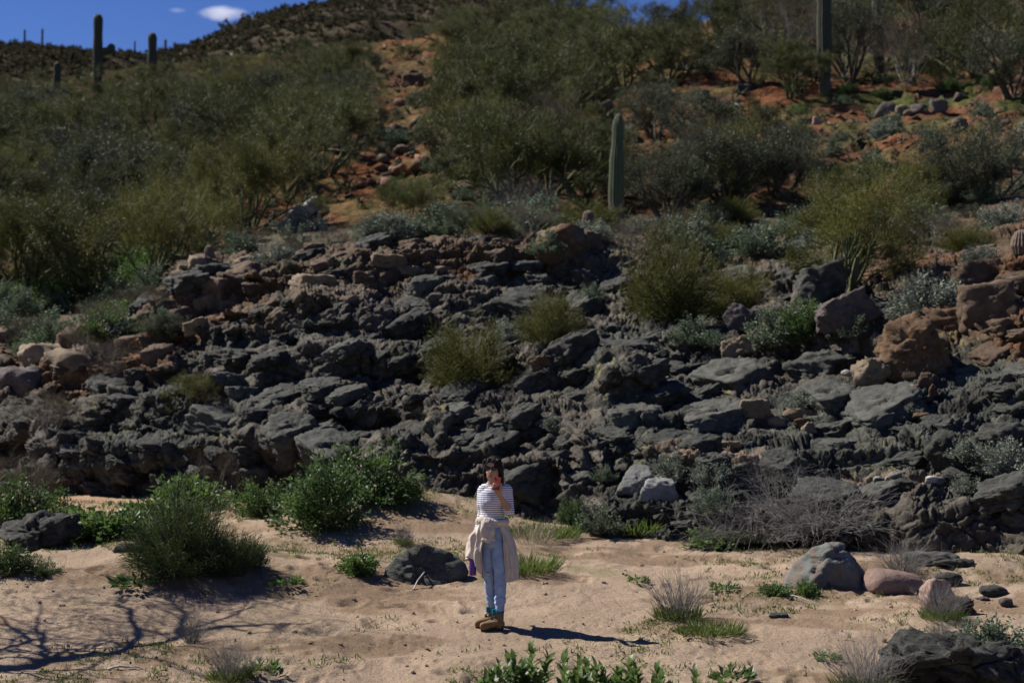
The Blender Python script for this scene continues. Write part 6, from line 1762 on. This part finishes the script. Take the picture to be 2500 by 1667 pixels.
    loft(t, [(Hp(403, 322, 0.02), 0.078, 0.062), (Hp(410, 346, 0.02), 0.135, 0.078), (Hp(411, 385, 0.008), 0.138, 0.096), (Hp(410, 450, -0.008), 0.130, 0.106), (Hp(408, 560, 0.0), 0.116, 0.094), (Hp(406, 640, 0.0), 0.142, 0.108)], 22)
    loft(t, [(Hp(336, 352, 0.02), 0.060, 0.064), (Hp(325, 450, 0.03), 0.052, 0.054), (Hp(318, 560, 0.03), 0.043, 0.044), (Hp(298, 680, 0.02), 0.042, 0.042)], 14)
    loft(t, [(Hp(524, 352, 0.015), 0.061, 0.064), (Hp(541, 450, -0.01), 0.050, 0.050), (Hp(549, 535, -0.045), 0.046, 0.046), (Hp(538, 530, -0.085), 0.044, 0.042), (E * 0.72 + Wr * 0.28, 0.043, 0.040)], 14)
    add('striped_shirt', fuse('striped_shirt', t, 0.0075, M_SHIRT, 3, disp=lambda c: 0.006 * vnoise(c * np.array([9, 9, 16])) + 0.006 * ridged(c * np.array([7, 7, 17]), 3, 2) * sstep(1.15, 0.95, c[:, 2])))
    # --- jeans
    j = []
    loft(j, [(Hp(406, 610, 0.0), 0.132, 0.10), (Hp(406, 690, 0.0), 0.155, 0.115), (Hp(406, 745, 0.0), 0.150, 0.11)], 20)
    def leg(L, e): return [(p, a + e, c + e) for p, a, c in L]
    loft(j, leg(LL[:4], 0.006) + [(Hp(466, 1330, -0.03), 0.048, 0.052)], 16)
    add('jeans', fuse('jeans', j, 0.0075, M_JEANS, 3, disp=lambda c: 0.004 * vnoise(c * np.array([10, 10, 14])) + 0.008 * ridged(c * np.array([6, 6, 22]), 5, 2) * sstep(0.75, 0.45, c[:, 2]) + 0.003 * ridged(c * 24, 7, 2)))
    j2 = []
    off = np.array([-0.006, 0.012, 0])
    loft(j2, [(p + off, a, c) for p, a, c in leg(RL[:4], 0.005)] + [(Hp(408, 1290, 0.12), 0.043, 0.047)], 16)
    add('trouser_leg', fuse('trouser_leg', j2, 0.0075, M_JEANS, 3, disp=lambda c: 0.004 * vnoise(c * np.array([10, 10, 14])) + 0.008 * ridged(c * np.array([6, 6, 22]), 5, 2) * sstep(0.75, 0.45, c[:, 2])))
    tear = []; kp = Hp(372, 1035, -0.05)
    ball(tear, kp, (0.026, 0.012, 0.014)); ball(tear, kp + np.array([-0.006, -0.004, -0.022]), (0.018, 0.010, 0.010))
    add('torn_knee', fuse('torn_knee', tear, 0.004, M_FLEECE, 1, disp=lambda c: 0.003 * vnoise(c * 90)))
    # --- boots
    def boot(ank, toe, top):
        ax = np.array(toe) - np.array(ank); ax[2] = 0; ax /= np.linalg.norm(ax)
        A = np.array([ank[0], ank[1], 0.0])
        at = lambda f, z, s=0.0: A + ax * f + np.array([-ax[1], ax[0], 0]) * s + np.array([0, 0, z])
        u = []
        loft(u, [(at(0.0, top - 0.02), 0.046, 0.048), (at(0.0, 0.11), 0.045, 0.050), (at(0.0, 0.06), 0.042, 0.052), (at(0.0, 0.045), 0.042, 0.05)], 14)
        loft(u, [(at(-0.022, 0.055), 0.036, 0.044), (at(0.035, 0.074), 0.040, 0.062), (at(0.085, 0.060), 0.042, 0.048), (at(0.135, 0.046), 0.042, 0.034), (at(0.170, 0.042), 0.038, 0.028)], 14)
        bo = add('boot', fuse('boot', u, 0.006, M_BOOT, 3, disp=lambda c: 0.002 * vnoise(c * 30)))
        s = []
        loft(s, [(at(-0.036, 0.015), 0.033, 0.013), (at(0.02, 0.014), 0.033, 0.012), (at(0.11, 0.014), 0.039, 0.012), (at(0.178, 0.018), 0.030, 0.012)], 12)
        add('sole', fuse('sole', s, 0.005, M_SOLE, 1), bo)
        c = []
        loft(c, [(at(-0.002, top - 0.004), 0.050, 0.052), (at(-0.002, top + 0.02), 0.047, 0.050)], 14)
        loft(c, [(at(0.05, top - 0.02), 0.024, 0.016), (at(0.055, top + 0.022), 0.020, 0.010)], 10)
        add('collar', fuse('collar', c, 0.006, M_TEAL, 2), bo)
        l = []
        for k in range(5):
            f, z = 0.052 + 0.012 * k, top - 0.045 - 0.017 * k
            loft(l, [(at(f, z, -0.030), 0.005, 0.005), (at(f + 0.012, z + 0.006), 0.006, 0.006), (at(f, z, 0.030), 0.005, 0.005)], 6)
        loft(l, [(at(0.078, top - 0.055), 0.014, 0.012), (at(0.085, top - 0.09, 0.02), 0.006, 0.006)], 8)
        add('laces', fuse('laces', l, 0.0035, M_LACE, 0), bo)
    boot(Hp(462, 1400, -0.03), Hp(318, 1440, -0.10), 0.172)
    boot(Hp(412, 1380, 0.13), Hp(315, 1420, 0.07), 0.172)
    # --- fleece tied round the waist
    s = []
    th = np.linspace(0, 2 * math.pi, 26)
    ctr = Hp(406, 612, 0.0)
    ring = [(ctr + np.array([0.142 * math.cos(a), 0.112 * math.sin(a), 0.012 * math.sin(a * 2) - 0.012 * math.sin(a)])) for a in th]
    loft(s, [(p, 0.026 + 0.005 * math.sin(5 * a), 0.034 + 0.004 * math.sin(7 * a)) for p, a in zip(ring, th)], 12, caps=True)
    ball(s, Hp(372, 628, -0.125), (0.040, 0.034, 0.036))
    loft(s, [(Hp(352, 620, -0.12), 0.030, 0.028), (Hp(345, 680, -0.142), 0.036, 0.024), (Hp(352, 752, -0.142), 0.030, 0.022)], 12)
    loft(s, [(Hp(402, 622, -0.125), 0.028, 0.028), (Hp(404, 690, -0.150), 0.028, 0.022), (Hp(384, 752, -0.150), 0.036, 0.022)], 12)
    loft(s, [(Hp(338, 757, -0.146), 0.020, 0.022), (Hp(375, 758, -0.150), 0.022, 0.024), (Hp(414, 752, -0.148), 0.020, 0.022)], 10)
    cols = [((345, 650, -.125), (333, 1072, -.07)), ((312, 630, -.10), (275, 980, -.10)), ((293, 620, -.05), (208, 885, -.05)), ((288, 620, .05), (222, 925, .08)), ((330, 620, .12), (325, 1020, .20)),
            ((410, 620, .14), (420, 1060, .25)), ((480, 620, .12), (540, 1060, .22)), ((520, 620, .04), (612, 990, .12)), ((524, 625, -.05), (614, 1060, -.02)), ((502, 640, -.09), (570, 1100, -.09)), ((478, 655, -.115), (516, 1106, -.075))]
    nt_, nv = 110, 46
    a = np.linspace(0, len(cols) - 1, nt_)
    tp = np.array([Hp(*c[0]) for c in cols]); bt = np.array([Hp(*c[1]) for c in cols])
    tpi = np.stack([np.interp(a, np.arange(len(cols)), tp[:, k]) for k in range(3)], -1)
    bti = np.stack([np.interp(a, np.arange(len(cols)), bt[:, k]) for k in range(3)], -1)
    v = np.linspace(0, 1, nv)
    S = tpi[None] + (bti - tpi)[None] * v[:, None, None]
    outw = S - np.array([ctr[0], ctr[1], 0]); outw[..., 2] = 0
    outw /= np.linalg.norm(outw, axis=-1, keepdims=True)
    fold = 0.020 * np.sin(a * 3.1)[None] * v[:, None] + 0.012 * np.sin(a * 6.7 + 1)[None] * v[:, None] ** 0.7 + 0.030 * np.sin(v * math.pi)[:, None]
    fold = fold + 0.010 * np.sin(a * 11.3 + 0.7)[None] * sstep(0.1, 0.6, v)[:, None] + 0.014 * (np.sin(v * 9 + 1.3)[:, None] * np.sin(a * 2.3)[None]) * 0.5
    fold = fold + 0.016 * vnoise(np.stack([np.broadcast_to(a[None] * 1.5, fold.shape), np.broadcast_to(v[:, None] * 5, fold.shape), 0 * fold], -1))
    S = S + outw * fold[..., None]
    inner = S - outw * 0.016
    V = np.concatenate([S.reshape(-1, 3), inner.reshape(-1, 3)])
    g1 = grid_faces(nv, nt_); g2 = g1[:, ::-1] + nv * nt_
    idx = np.arange(nv * nt_).reshape(nv, nt_)
    rim = np.concatenate([idx[0], idx[1:, -1], idx[-1, ::-1][1:], idx[::-1, 0][1:]])
    rim2 = np.roll(rim, -1); rim, rim2 = rim[:-1], rim2[:-1]
    sd = np.stack([rim2, rim, rim + nv * nt_, rim2 + nv * nt_], -1)
    sw = add('tied_fleece', fuse('tied_fleece', s, 0.0075, M_FLEECE, 3, disp=lambda c: 0.006 * vnoise(c * 22) + 0.009 * ridged(c * np.array([26, 26, 9]), 9, 2)))
    me = mesh_np('fleece_drape', V, [g1[:, ::-1], g2[:, ::-1], sd], True, None, [M_FLEECE])
    add('drape', me, sw)
    tag(root, 'woman in striped top and jeans standing on sand, holding a red phone', 'person')
    # --- phone and bottle, held
    pc = Hp(441, 300, -0.296)
    bm = bmesh.new(); bmesh.ops.create_cube(bm, size=1.0)
    for vtx in bm.verts: vtx.co = Vector((vtx.co.x * 0.074, vtx.co.y * 0.010, vtx.co.z * 0.128))
    bmesh.ops.bevel(bm, geom=[e for e in bm.edges], offset=0.004, segments=3, affect='EDGES')
    me = bpy.data.meshes.new('phone'); bm.to_mesh(me); bm.free(); me.materials.append(M_PHONE)
    ph = obj('phone_case', me)
    rt = empty('phone', tuple(pc)); ph.parent = rt
    rt.rotation_euler = (R(-22), R(6), R(-8))
    bm = bmesh.new(); bmesh.ops.create_cone(bm, cap_ends=True, segments=16, radius1=0.007, radius2=0.007, depth=0.003, matrix=Matrix.Translation((-0.022, -0.006, 0.048)) @ Matrix.Rotation(R(90), 4, 'X'))
    me = bpy.data.meshes.new('camera_lens'); bm.to_mesh(me); bm.free(); me.materials.append(M_LENS)
    obj('camera_lens', me, rt)
    tag(rt, 'red phone held up in front of the woman\'s chin', 'phone')
    p0 = Hp(248, 1046, -0.01)
    rb = empty('water_bottle', tuple(p0))
    def lathe(prof, k=24):
        V = np.array([[r * math.cos(t), r * math.sin(t), z] for r, z in prof for t in np.arange(k) * 2 * math.pi / k])
        n = len(prof); aa = np.arange(n * k).reshape(n, k); bb = np.roll(aa, -1, 1)
        return V, np.stack([aa[:-1], bb[:-1], bb[1:], aa[1:]], -1).reshape(-1, 4)
    V, Fq = lathe([(0.0005, 0), (0.031, 0), (0.0345, 0.006), (0.0345, 0.155), (0.030, 0.172), (0.022, 0.180), (0.020, 0.182)])
    obj('flask', mesh_np('flask', V, [Fq], True, None, [M_PURPLE]), rb)
    V, Fq = lathe([(0.021, 0.178), (0.023, 0.180), (0.023, 0.205), (0.018, 0.212), (0.0005, 0.213)])
    obj('cap', mesh_np('cap', V, [Fq], True, None, [M_SOLE]), rb)
    tag(rb, 'purple water bottle hanging from the woman\'s hand below the fleece', 'bottle')
build_person()
# ------------------------------------------------------------------ leafy plants in the foreground, each leaf its own piece
def leaf_mesh(key, mat):
    # lance-shaped leaf along +x, folded on its midrib and drooping at the tip
    xs = [0.0, 0.12, 0.35, 0.62, 0.85, 1.0]; ws = [0.015, 0.10, 0.155, 0.12, 0.055, 0.0]; zz = [0.0, 0.03, 0.05, 0.03, -0.03, -0.10]
    V, Fq, Ft = [], [], []
    for x, w, z in zip(xs, ws, zz):
        V += [(x, -w, z + w * 0.35), (x, 0, z), (x, w, z + w * 0.35)]
    for i in range(4):
        a = i * 3
        Fq += [(a, a + 3, a + 4, a + 1), (a + 1, a + 4, a + 5, a + 2)]
    Ft += [(12, 16, 13), (13, 16, 14)]
    V = np.array(V)
    return mesh_np(key, V, [np.array(Fq), np.array(Ft)], True, None, [mat])
LEAF = leaf_mesh('lance_leaf', L_LUSH)
def leafy(px, top_py, d, label, seed, stems=3, height=None):
    rng = np.random.default_rng(seed)
    x = (px - 1250) / FPX * d
    g = float(zs(np.array([x]), np.array([d]))[0])
    top = W(px, top_py, d)[2]
    H = top - g
    root = empty('leafy_plant', (x, d, g))
    cnt = 0
    for s in range(stems):
        a = rng.uniform(0, 6.28); rr = 0.0 if s == 0 else rng.uniform(0.04, 0.13)
        h = H if s == 0 else H * rng.uniform(0.78, 0.97)
        base = np.array([math.cos(a) * rr * 0.6, math.sin(a) * rr * 0.6, -0.03])
        tip = np.array([math.cos(a) * rr * 2.2, math.sin(a) * rr * 1.4, h * 0.93])
        mid = (base + tip) / 2 + rng.normal(0, 0.015, 3)
        mb = MB(); mb.tubes([base, mid], [mid, tip], [0.006, 0.005], [0.005, 0.003], 5)
        obj('stem', mb.mesh('leafy_stem', B_GSTEM, True), root)
        n = min(34, max(14, int(h / 0.026)))
        for i in range(n):
            t = 0.45 + 0.55 * (i / (n - 1)) ** 0.85
            q = base + (mid - base) * min(1, t * 2) + (tip - mid) * max(0, t * 2 - 1)
            az = i * 2.4 + rng.uniform(-0.4, 0.4)
            el = 0.15 + 0.9 * t ** 3 + rng.uniform(-0.25, 0.25)
            L = (0.150 - 0.060 * t ** 2) * rng.uniform(0.75, 1.2)
            lf = obj('leaf', LEAF, root)
            lf.location = tuple(q); lf.rotation_euler = (rng.uniform(-0.5, 0.5), -el, az); lf.scale = (L, L * 1.25, L)
            cnt += 1
    return tag(root, label, 'plant')
leafy(1297, 1566, 9.9, 'tallest leafy green plant at the bottom centre edge', 1, 7)
leafy(1240, 1592, 9.8, 'leafy green plant left of the tallest one at the bottom edge', 2, 7)
leafy(1378, 1590, 9.75, 'leafy green plant right of the tallest one at the bottom edge', 3, 7)
leafy(1452, 1612, 9.7, 'leafy green plant in the middle of the bottom-edge row', 4, 7)
leafy(1535, 1600, 9.75, 'leafy green plant with a spread top, second from the right of the bottom-edge row', 5, 8)
leafy(1600, 1618, 9.6, 'leafy green plant at the right end of the bottom-edge row', 6, 7)
leafy(1205, 1625, 9.7, 'low leafy green plant at the left end of the bottom-edge row', 7, 7)
leafy(1693, 1632, 9.9, 'single spiky green sprout right of the bottom-edge row', 8, 3)

# ------------------------------------------------------------------ sticks on the sand
def stick(x0, y0, x1, y1, r, mat, label, lift=0.03, seed=0):
    a, b = on_sand(x0, y0), on_sand(x1, y1)
    rng = np.random.default_rng(seed + int(x0))
    n = 6
    pts = [a + (b - a) * t + np.array([0, 0, r * 0.7 + lift * math.sin(t * math.pi)]) + rng.normal(0, 0.012, 3) * (0 < t < 1) for t in np.linspace(0, 1, n)]
    mb = MB(); mb.tubes(pts[:-1], pts[1:], np.linspace(r, r * 0.6, n - 1), np.linspace(r * 0.9, r * 0.4, n - 1), 6)
    o = obj('stick', mb.mesh('stick', mat, True)); return tag(o, label, 'stick')
stick(1010, 1440, 1065, 1388, 0.010, B_PALE, 'pale bent stick leaning at the right foot of the wedge-shaped boulder', 0.10)
stick(264, 1636, 348, 1634, 0.014, B_PALE, 'short pale stick lying on the sand at the lower left')
stick(1895, 1452, 2000, 1478, 0.008, B_PALE, 'thin pale stick in front of the grey-green boulder')
stick(600, 1625, 700, 1630, 0.006, B_PALE, 'thin straw-like stick beside the twiggy shrub at the bottom left')
stick(105, 1515, 150, 1530, 0.007, B_PALE, 'small curved twig alone on the left sand')
stick(1812, 1462, 1852, 1447, 0.006, B_BARK, 'tiny dark twig on the sand left of the grey-green boulder')
stick(2395, 1443, 2425, 1432, 0.012, B_BARK, 'small dark twig beside the dark rounded flat stone')

# ------------------------------------------------------------------ small growth and grit too many to count
def stuff_grass():
    rng = np.random.default_rng(55)
    mb = MB()
    n = 9500
    d = rng.uniform(9.2, 24, n); u = rng.uniform(-0.40, 0.40, n)
    x = u * d
    P = np.stack([x, d, 0 * x], -1)
    dens = sstep(0.10, 0.45, fbm(P * 0.8, 72, 3) + 0.34 * sstep(14, 19, d) + 0.3 * sstep(-2.5, -5, x) * sstep(13, 11.5, d) - 0.05)
    keep = (rng.random(n) < dens) & (np.hypot(x + 0.1, d - 13.7) > 0.5)
    P = P[keep]; P[:, 2] = zs(P[:, 0], P[:, 1])
    k = 9
    Q = np.repeat(P, k, 0) + rng.normal(0, 0.035, (len(P) * k, 3)) * np.array([1, 1, 0])
    D = unit_rows(rng.normal(0, 0.55, Q.shape) + np.array([0, 0, 0.8]))
    mb.blades(Q, D, rng.uniform(0.02, 0.07, len(Q)), rng.uniform(0.003, 0.007, len(Q)), rng, 0.1)
    tag(obj('ground_cover', mb.mesh('ground_cover', L_GRASS)), kind='stuff')
    # thin dry stalks standing on the sand
    mb = MB()
    n = 260
    d = rng.uniform(10, 20, n); x = rng.uniform(-0.38, 0.38, n) * d
    P = np.stack([x, d, zs(x, d)], -1)
    D = unit_rows(rng.normal(0, 0.35, P.shape) + np.array([0, 0, 1.0]))
    L = rng.uniform(0.06, 0.22, n)
    mb.tubes(P, P + D * L[:, None], np.full(n, 0.0016), np.full(n, 0.0008), 3)
    tag(obj('dry_stalks', mb.mesh('dry_stalks', B_GREY)), kind='stuff')
    # yellow desert flowers lower left
    mb = MB(); n = 60
    d = rng.uniform(10.9, 13, n); x = -rng.uniform(0.22, 0.38, n) * d
    P = np.stack([x, d, zs(x, d) + rng.uniform(0.03, 0.10, n)], -1)
    for _ in range(3):
        mb.blades(P, unit_rows(rng.normal(0, 1, P.shape) + np.array([0, 0, .5])), 0.016, 0.006, rng)
    tag(obj('yellow_flowers', mb.mesh('yellow_flowers', L_YFLOWER)), kind='stuff')
    # clods and grit
    V, F = ico(0)
    n = 2600
    d = 9.2 * (24 / 9.2) ** rng.random(n); x = rng.uniform(-0.40, 0.40, n) * d
    s = 0.005 + 0.018 * rng.random(n) ** 4
    c = np.stack([x, d, zs(x, d) + s * 0.3], -1)
    X = V[None] * (s[:, None, None] * rng.uniform(0.6, 1.3, (n, 1, 3))) * (1 + 0.25 * rng.normal(size=(n, len(V), 1))) + c[:, None]
    FF = F[None] + (np.arange(n) * len(V))[:, None, None]
    tag(obj('grit', mesh_np('grit', X.reshape(-1, 3), [FF.reshape(-1, 3)], False, None, [mat_noise('clod', (0.17, 0.115, 0.075), (0.30, 0.215, 0.145), 9, 0.95, 40, 0.2, 0.003)])), kind='stuff')
stuff_grass()

def far_scrub():
    """brush all over the far hill, a mass no one could count"""
    rng = np.random.default_rng(66)
    P = FAR['P']; nr, nc = P.shape[:2]
    n = 12000
    r = (rng.random(n) ** 0.8 * (nr - 2)).astype(int); c = rng.integers(30, nc - 25, n)
    B = P[r, c] + rng.normal(0, 1.2, (n, 3)) * np.array([1, 1, 0])
    s = rng.uniform(0.45, 1.15, n)
    k = 12
    d = unit_rows(rng.normal(size=(n, k, 3)) + np.array([0, 0, 0.5]))
    base = B[:, None] + d * (s[:, None, None] * rng.uniform(0.2, 0.8, (n, k, 1))) * np.array([1.0, 1.0, 0.75]) + np.array([0, 0, 0.3])
    dirs = unit_rows((d + rng.normal(0, 0.5, d.shape)).reshape(-1, 3))
    mb = MB(); mb.spikes(base.reshape(-1, 3), dirs, np.repeat(s, k) * 0.8, np.repeat(s, k) * 0.24, rng)
    tag(obj('far_scrub', mb.mesh('far_scrub', L_FARSCRUB)), kind='stuff')
far_scrub()

def slope_growth():
    """grass, seedlings and knee-high brush over the whole near slope"""
    rng = np.random.default_rng(88)
    P = HILL['P']; S_ = HILL['scr']; nr, nc = P.shape[:2]
    for name, mat, n, k, smin, smax, lw in (('slope_brush', L_DARK, 4200, 16, 0.18, 0.60, 0.10), ('slope_grass', L_GRASS, 3600, 9, 0.06, 0.20, 0.08)):
        r = (rng.random(n) ** 0.75 * (nr - 3)).astype(int) + 1; c = rng.integers(50, nc - 50, n)
        B = P[r, c] + rng.normal(0, 0.25, (n, 3)) * np.array([1, 1, 0])
        keep = (fbm(B * 0.35, 601 if name == 'slope_brush' else 611, 3) > (-0.15 if name == 'slope_brush' else 0.0)) & ((B[:, 0] / B[:, 1] < -0.10) | (B[:, 0] / B[:, 1] > -0.03) | (rng.random(n) < 0.25))
        B = B[keep]; n = len(B)
        s = rng.uniform(smin, smax, n) * np.clip(B[:, 1] / 60, 0.7, 1.6)
        d = unit_rows(rng.normal(size=(n, k, 3)) + np.array([0, 0, 0.9]))
        base = B[:, None] + d * (s[:, None, None] * rng.uniform(0.0, 0.7, (n, k, 1))) * np.array([1.0, 1.0, 0.7])
        mb = MB(); mb.spikes(base.reshape(-1, 3), unit_rows((d + rng.normal(0, 0.4, d.shape)).reshape(-1, 3)), np.repeat(s, k) * 0.7, np.repeat(s, k) * lw, rng)
        tag(obj(name, mb.mesh(name, mat)), kind='stuff')
slope_growth()

# ------------------------------------------------------------------ bare mesquite just left of the picture: its branches throw the shadows on the left sand
def mesquite():
    rng = np.random.default_rng(12)
    sun_dir = SUN
    def over(px, py, h):                       # the point h metres up whose shadow falls at this spot of sand
        g = on_sand(px, py)
        return g + sun_dir / sun_dir[2] * h
    limbs = []
    root = np.array([-9.6, 11.3, -0.1])
    A = [root, np.array([-9.2, 11.5, 1.1]), over(-140, 1650, 2.6), over(120, 1612, 3.0), over(300, 1590, 3.3), over(430, 1545, 3.6), over(560, 1528, 3.9), over(760, 1520, 4.3)]
    limbs.append((A, 0.10, 0.014))
    limbs.append(([A[4], over(330, 1520, 3.7), over(285, 1470, 4.1), over(292, 1430, 4.5)], 0.034, 0.010))
    limbs.append(([A[5], over(440, 1500, 4.0), over(415, 1460, 4.4), over(400, 1420, 4.8)], 0.030, 0.009))
    limbs.append(([A[5], over(560, 1500, 4.1), over(640, 1475, 4.6), over(700, 1430, 5.0)], 0.026, 0.008))
    limbs.append(([A[2], over(60, 1560, 3.2), over(30, 1530, 3.6), over(-20, 1490, 4.1)], 0.036, 0.010))
    limbs.append(([A[3], over(110, 1560, 3.5), over(80, 1520, 3.9), over(95, 1470, 4.3)], 0.030, 0.009))
    limbs.append(([A[3], over(250, 1570, 3.3), over(330, 1545, 3.7)], 0.026, 0.009))
    limbs.append(([A[6], over(640, 1545, 4.2), over(830, 1535, 4.6)], 0.020, 0.007))
    mb = MB()
    S = []
    for pts, r0, r1 in limbs:
        pts = np.array(pts); t = np.linspace(0, len(pts) - 1, (len(pts) - 1) * 4 + 1)
        q = np.stack([np.interp(t, np.arange(len(pts)), pts[:, k]) for k in range(3)], -1)
        q[1:-1] += rng.normal(0, 0.025, q[1:-1].shape)
        r = np.linspace(r0, r1, len(q))
        mb.tubes(q[:-1], q[1:], r[:-1], r[1:], 7)
        for i in range(3, len(q) - 1):
            for _ in range(2):
                S += grow_twig(rng, q[i], unit(q[i + 1] - q[i] + rng.normal(0, 0.8, 3)), rng.uniform(0.5, 1.2), r[i] * 0.35, 0)
        S += grow_twig(rng, q[-1], unit(q[-1] - q[-2]), 0.8, r1, 0)
    S = [s for s in S if s[0][0] < -0.37 * s[0][1] and s[1][0] < -0.37 * s[1][1]]
    mb.tubes([s[0] for s in S], [s[1] for s in S], [s[2] for s in S], [s[3] for s in S], 4)
    rt = empty('mesquite_tree', tuple(root))
    me = mb.mesh('mesquite_limbs', B_BARK, True); me.transform(Matrix.Translation(-Vector(root)))
    obj('limbs', me, rt)
    lf = MB(); n = 2600
    k = rng.integers(0, len(S), n)
    p = np.array([S[i][1] for i in k]) + rng.normal(0, 0.07, (n, 3))
    lf.blades(p, unit_rows(rng.normal(size=(n, 3))), rng.uniform(0.03, 0.08, n), rng.uniform(0.006, 0.012, n), rng)
    me = lf.mesh('mesquite_leaves', L_DARK); me.transform(Matrix.Translation(-Vector(root)))
    obj('leaves', me, rt)
    tag(rt, 'bare-limbed tree outside the left edge whose branch shadows lie on the sand', 'tree')
def grow_twig(rng, p, d, L, r, lv):
    out = []
    q = p
    for i in range(3):
        d = unit(d + rng.normal(0, 0.18, 3))
        e = q + d * L / 3
        out.append((q, e, max(r, 0.004), max(r * 0.8, 0.003)))
        if lv < 2 and rng.random() < 0.7:
            out += grow_twig(rng, e, unit(d + rng.normal(0, 0.55, 3)), L * 0.6, r * 0.65, lv + 1)
        q = e; r *= 0.85
    return out
mesquite()

# ------------------------------------------------------------------ small clouds over the ridge
def cloud(px, py, wpx, hpx, label, seed, dens):
    d = 2600.0
    c = W(px, py, d); s = d / FPX
    V, F = ico(3)
    X = V * np.array([wpx * 0.5 * s, wpx * 0.3 * s, hpx * 0.5 * s])
    me = mesh_np('cloud', X, [F], True)
    m = bpy.data.materials.new('cloud_vapour'); m.use_nodes = True
    nt = m.node_tree; nt.nodes.remove(nt.nodes['Principled BSDF'])
    tc = N(nt, 'ShaderNodeTexCoord').outputs['Generated']
    mp = N(nt, 'ShaderNodeVectorMath', operation='SUBTRACT'); nt.links.new(tc, mp.inputs[0]); mp.inputs[1].default_value = (0.5, 0.5, 0.5)
    ln = N(nt, 'ShaderNodeVectorMath', operation='LENGTH'); nt.links.new(mp.outputs[0], ln.inputs[0])
    nz = noise_tex(nt, tc, 4.0 + seed * 0.3, 6, 0.7)
    a = N(nt, 'ShaderNodeMath', operation='MULTIPLY_ADD'); nt.links.new(ln.outputs['Value'], a.inputs[0]); a.inputs[1].default_value = -2.5; nt.links.new(nz, a.inputs[2])
    r = N(nt, 'ShaderNodeMapRange'); nt.links.new(a.outputs[0], r.inputs[0])
    r.inputs[1].default_value = -0.32; r.inputs[2].default_value = 0.45; r.inputs[3].default_value = 0.0; r.inputs[4].default_value = dens
    pv = N(nt, 'ShaderNodeVolumePrincipled'); pv.inputs['Color'].default_value = (1, 1, 1, 1); pv.inputs['Anisotropy'].default_value = 0.3
    nt.links.new(r.outputs[0], pv.inputs['Density'])
    nt.links.new(pv.outputs[0], nt.nodes['Material Output'].inputs['Volume'])
    me.materials.append(m)
    o = obj('cloud', me); o.location = tuple(c)
    return tag(o, label, 'cloud')
cloud(542, 34, 190, 62, 'small white cloud above the rising ridge', 1, 0.035)
cloud(432, 26, 70, 22, 'faint wisp of cloud left of the small white one', 2, 0.018)
scene.cycles.volume_step_rate = 1.0
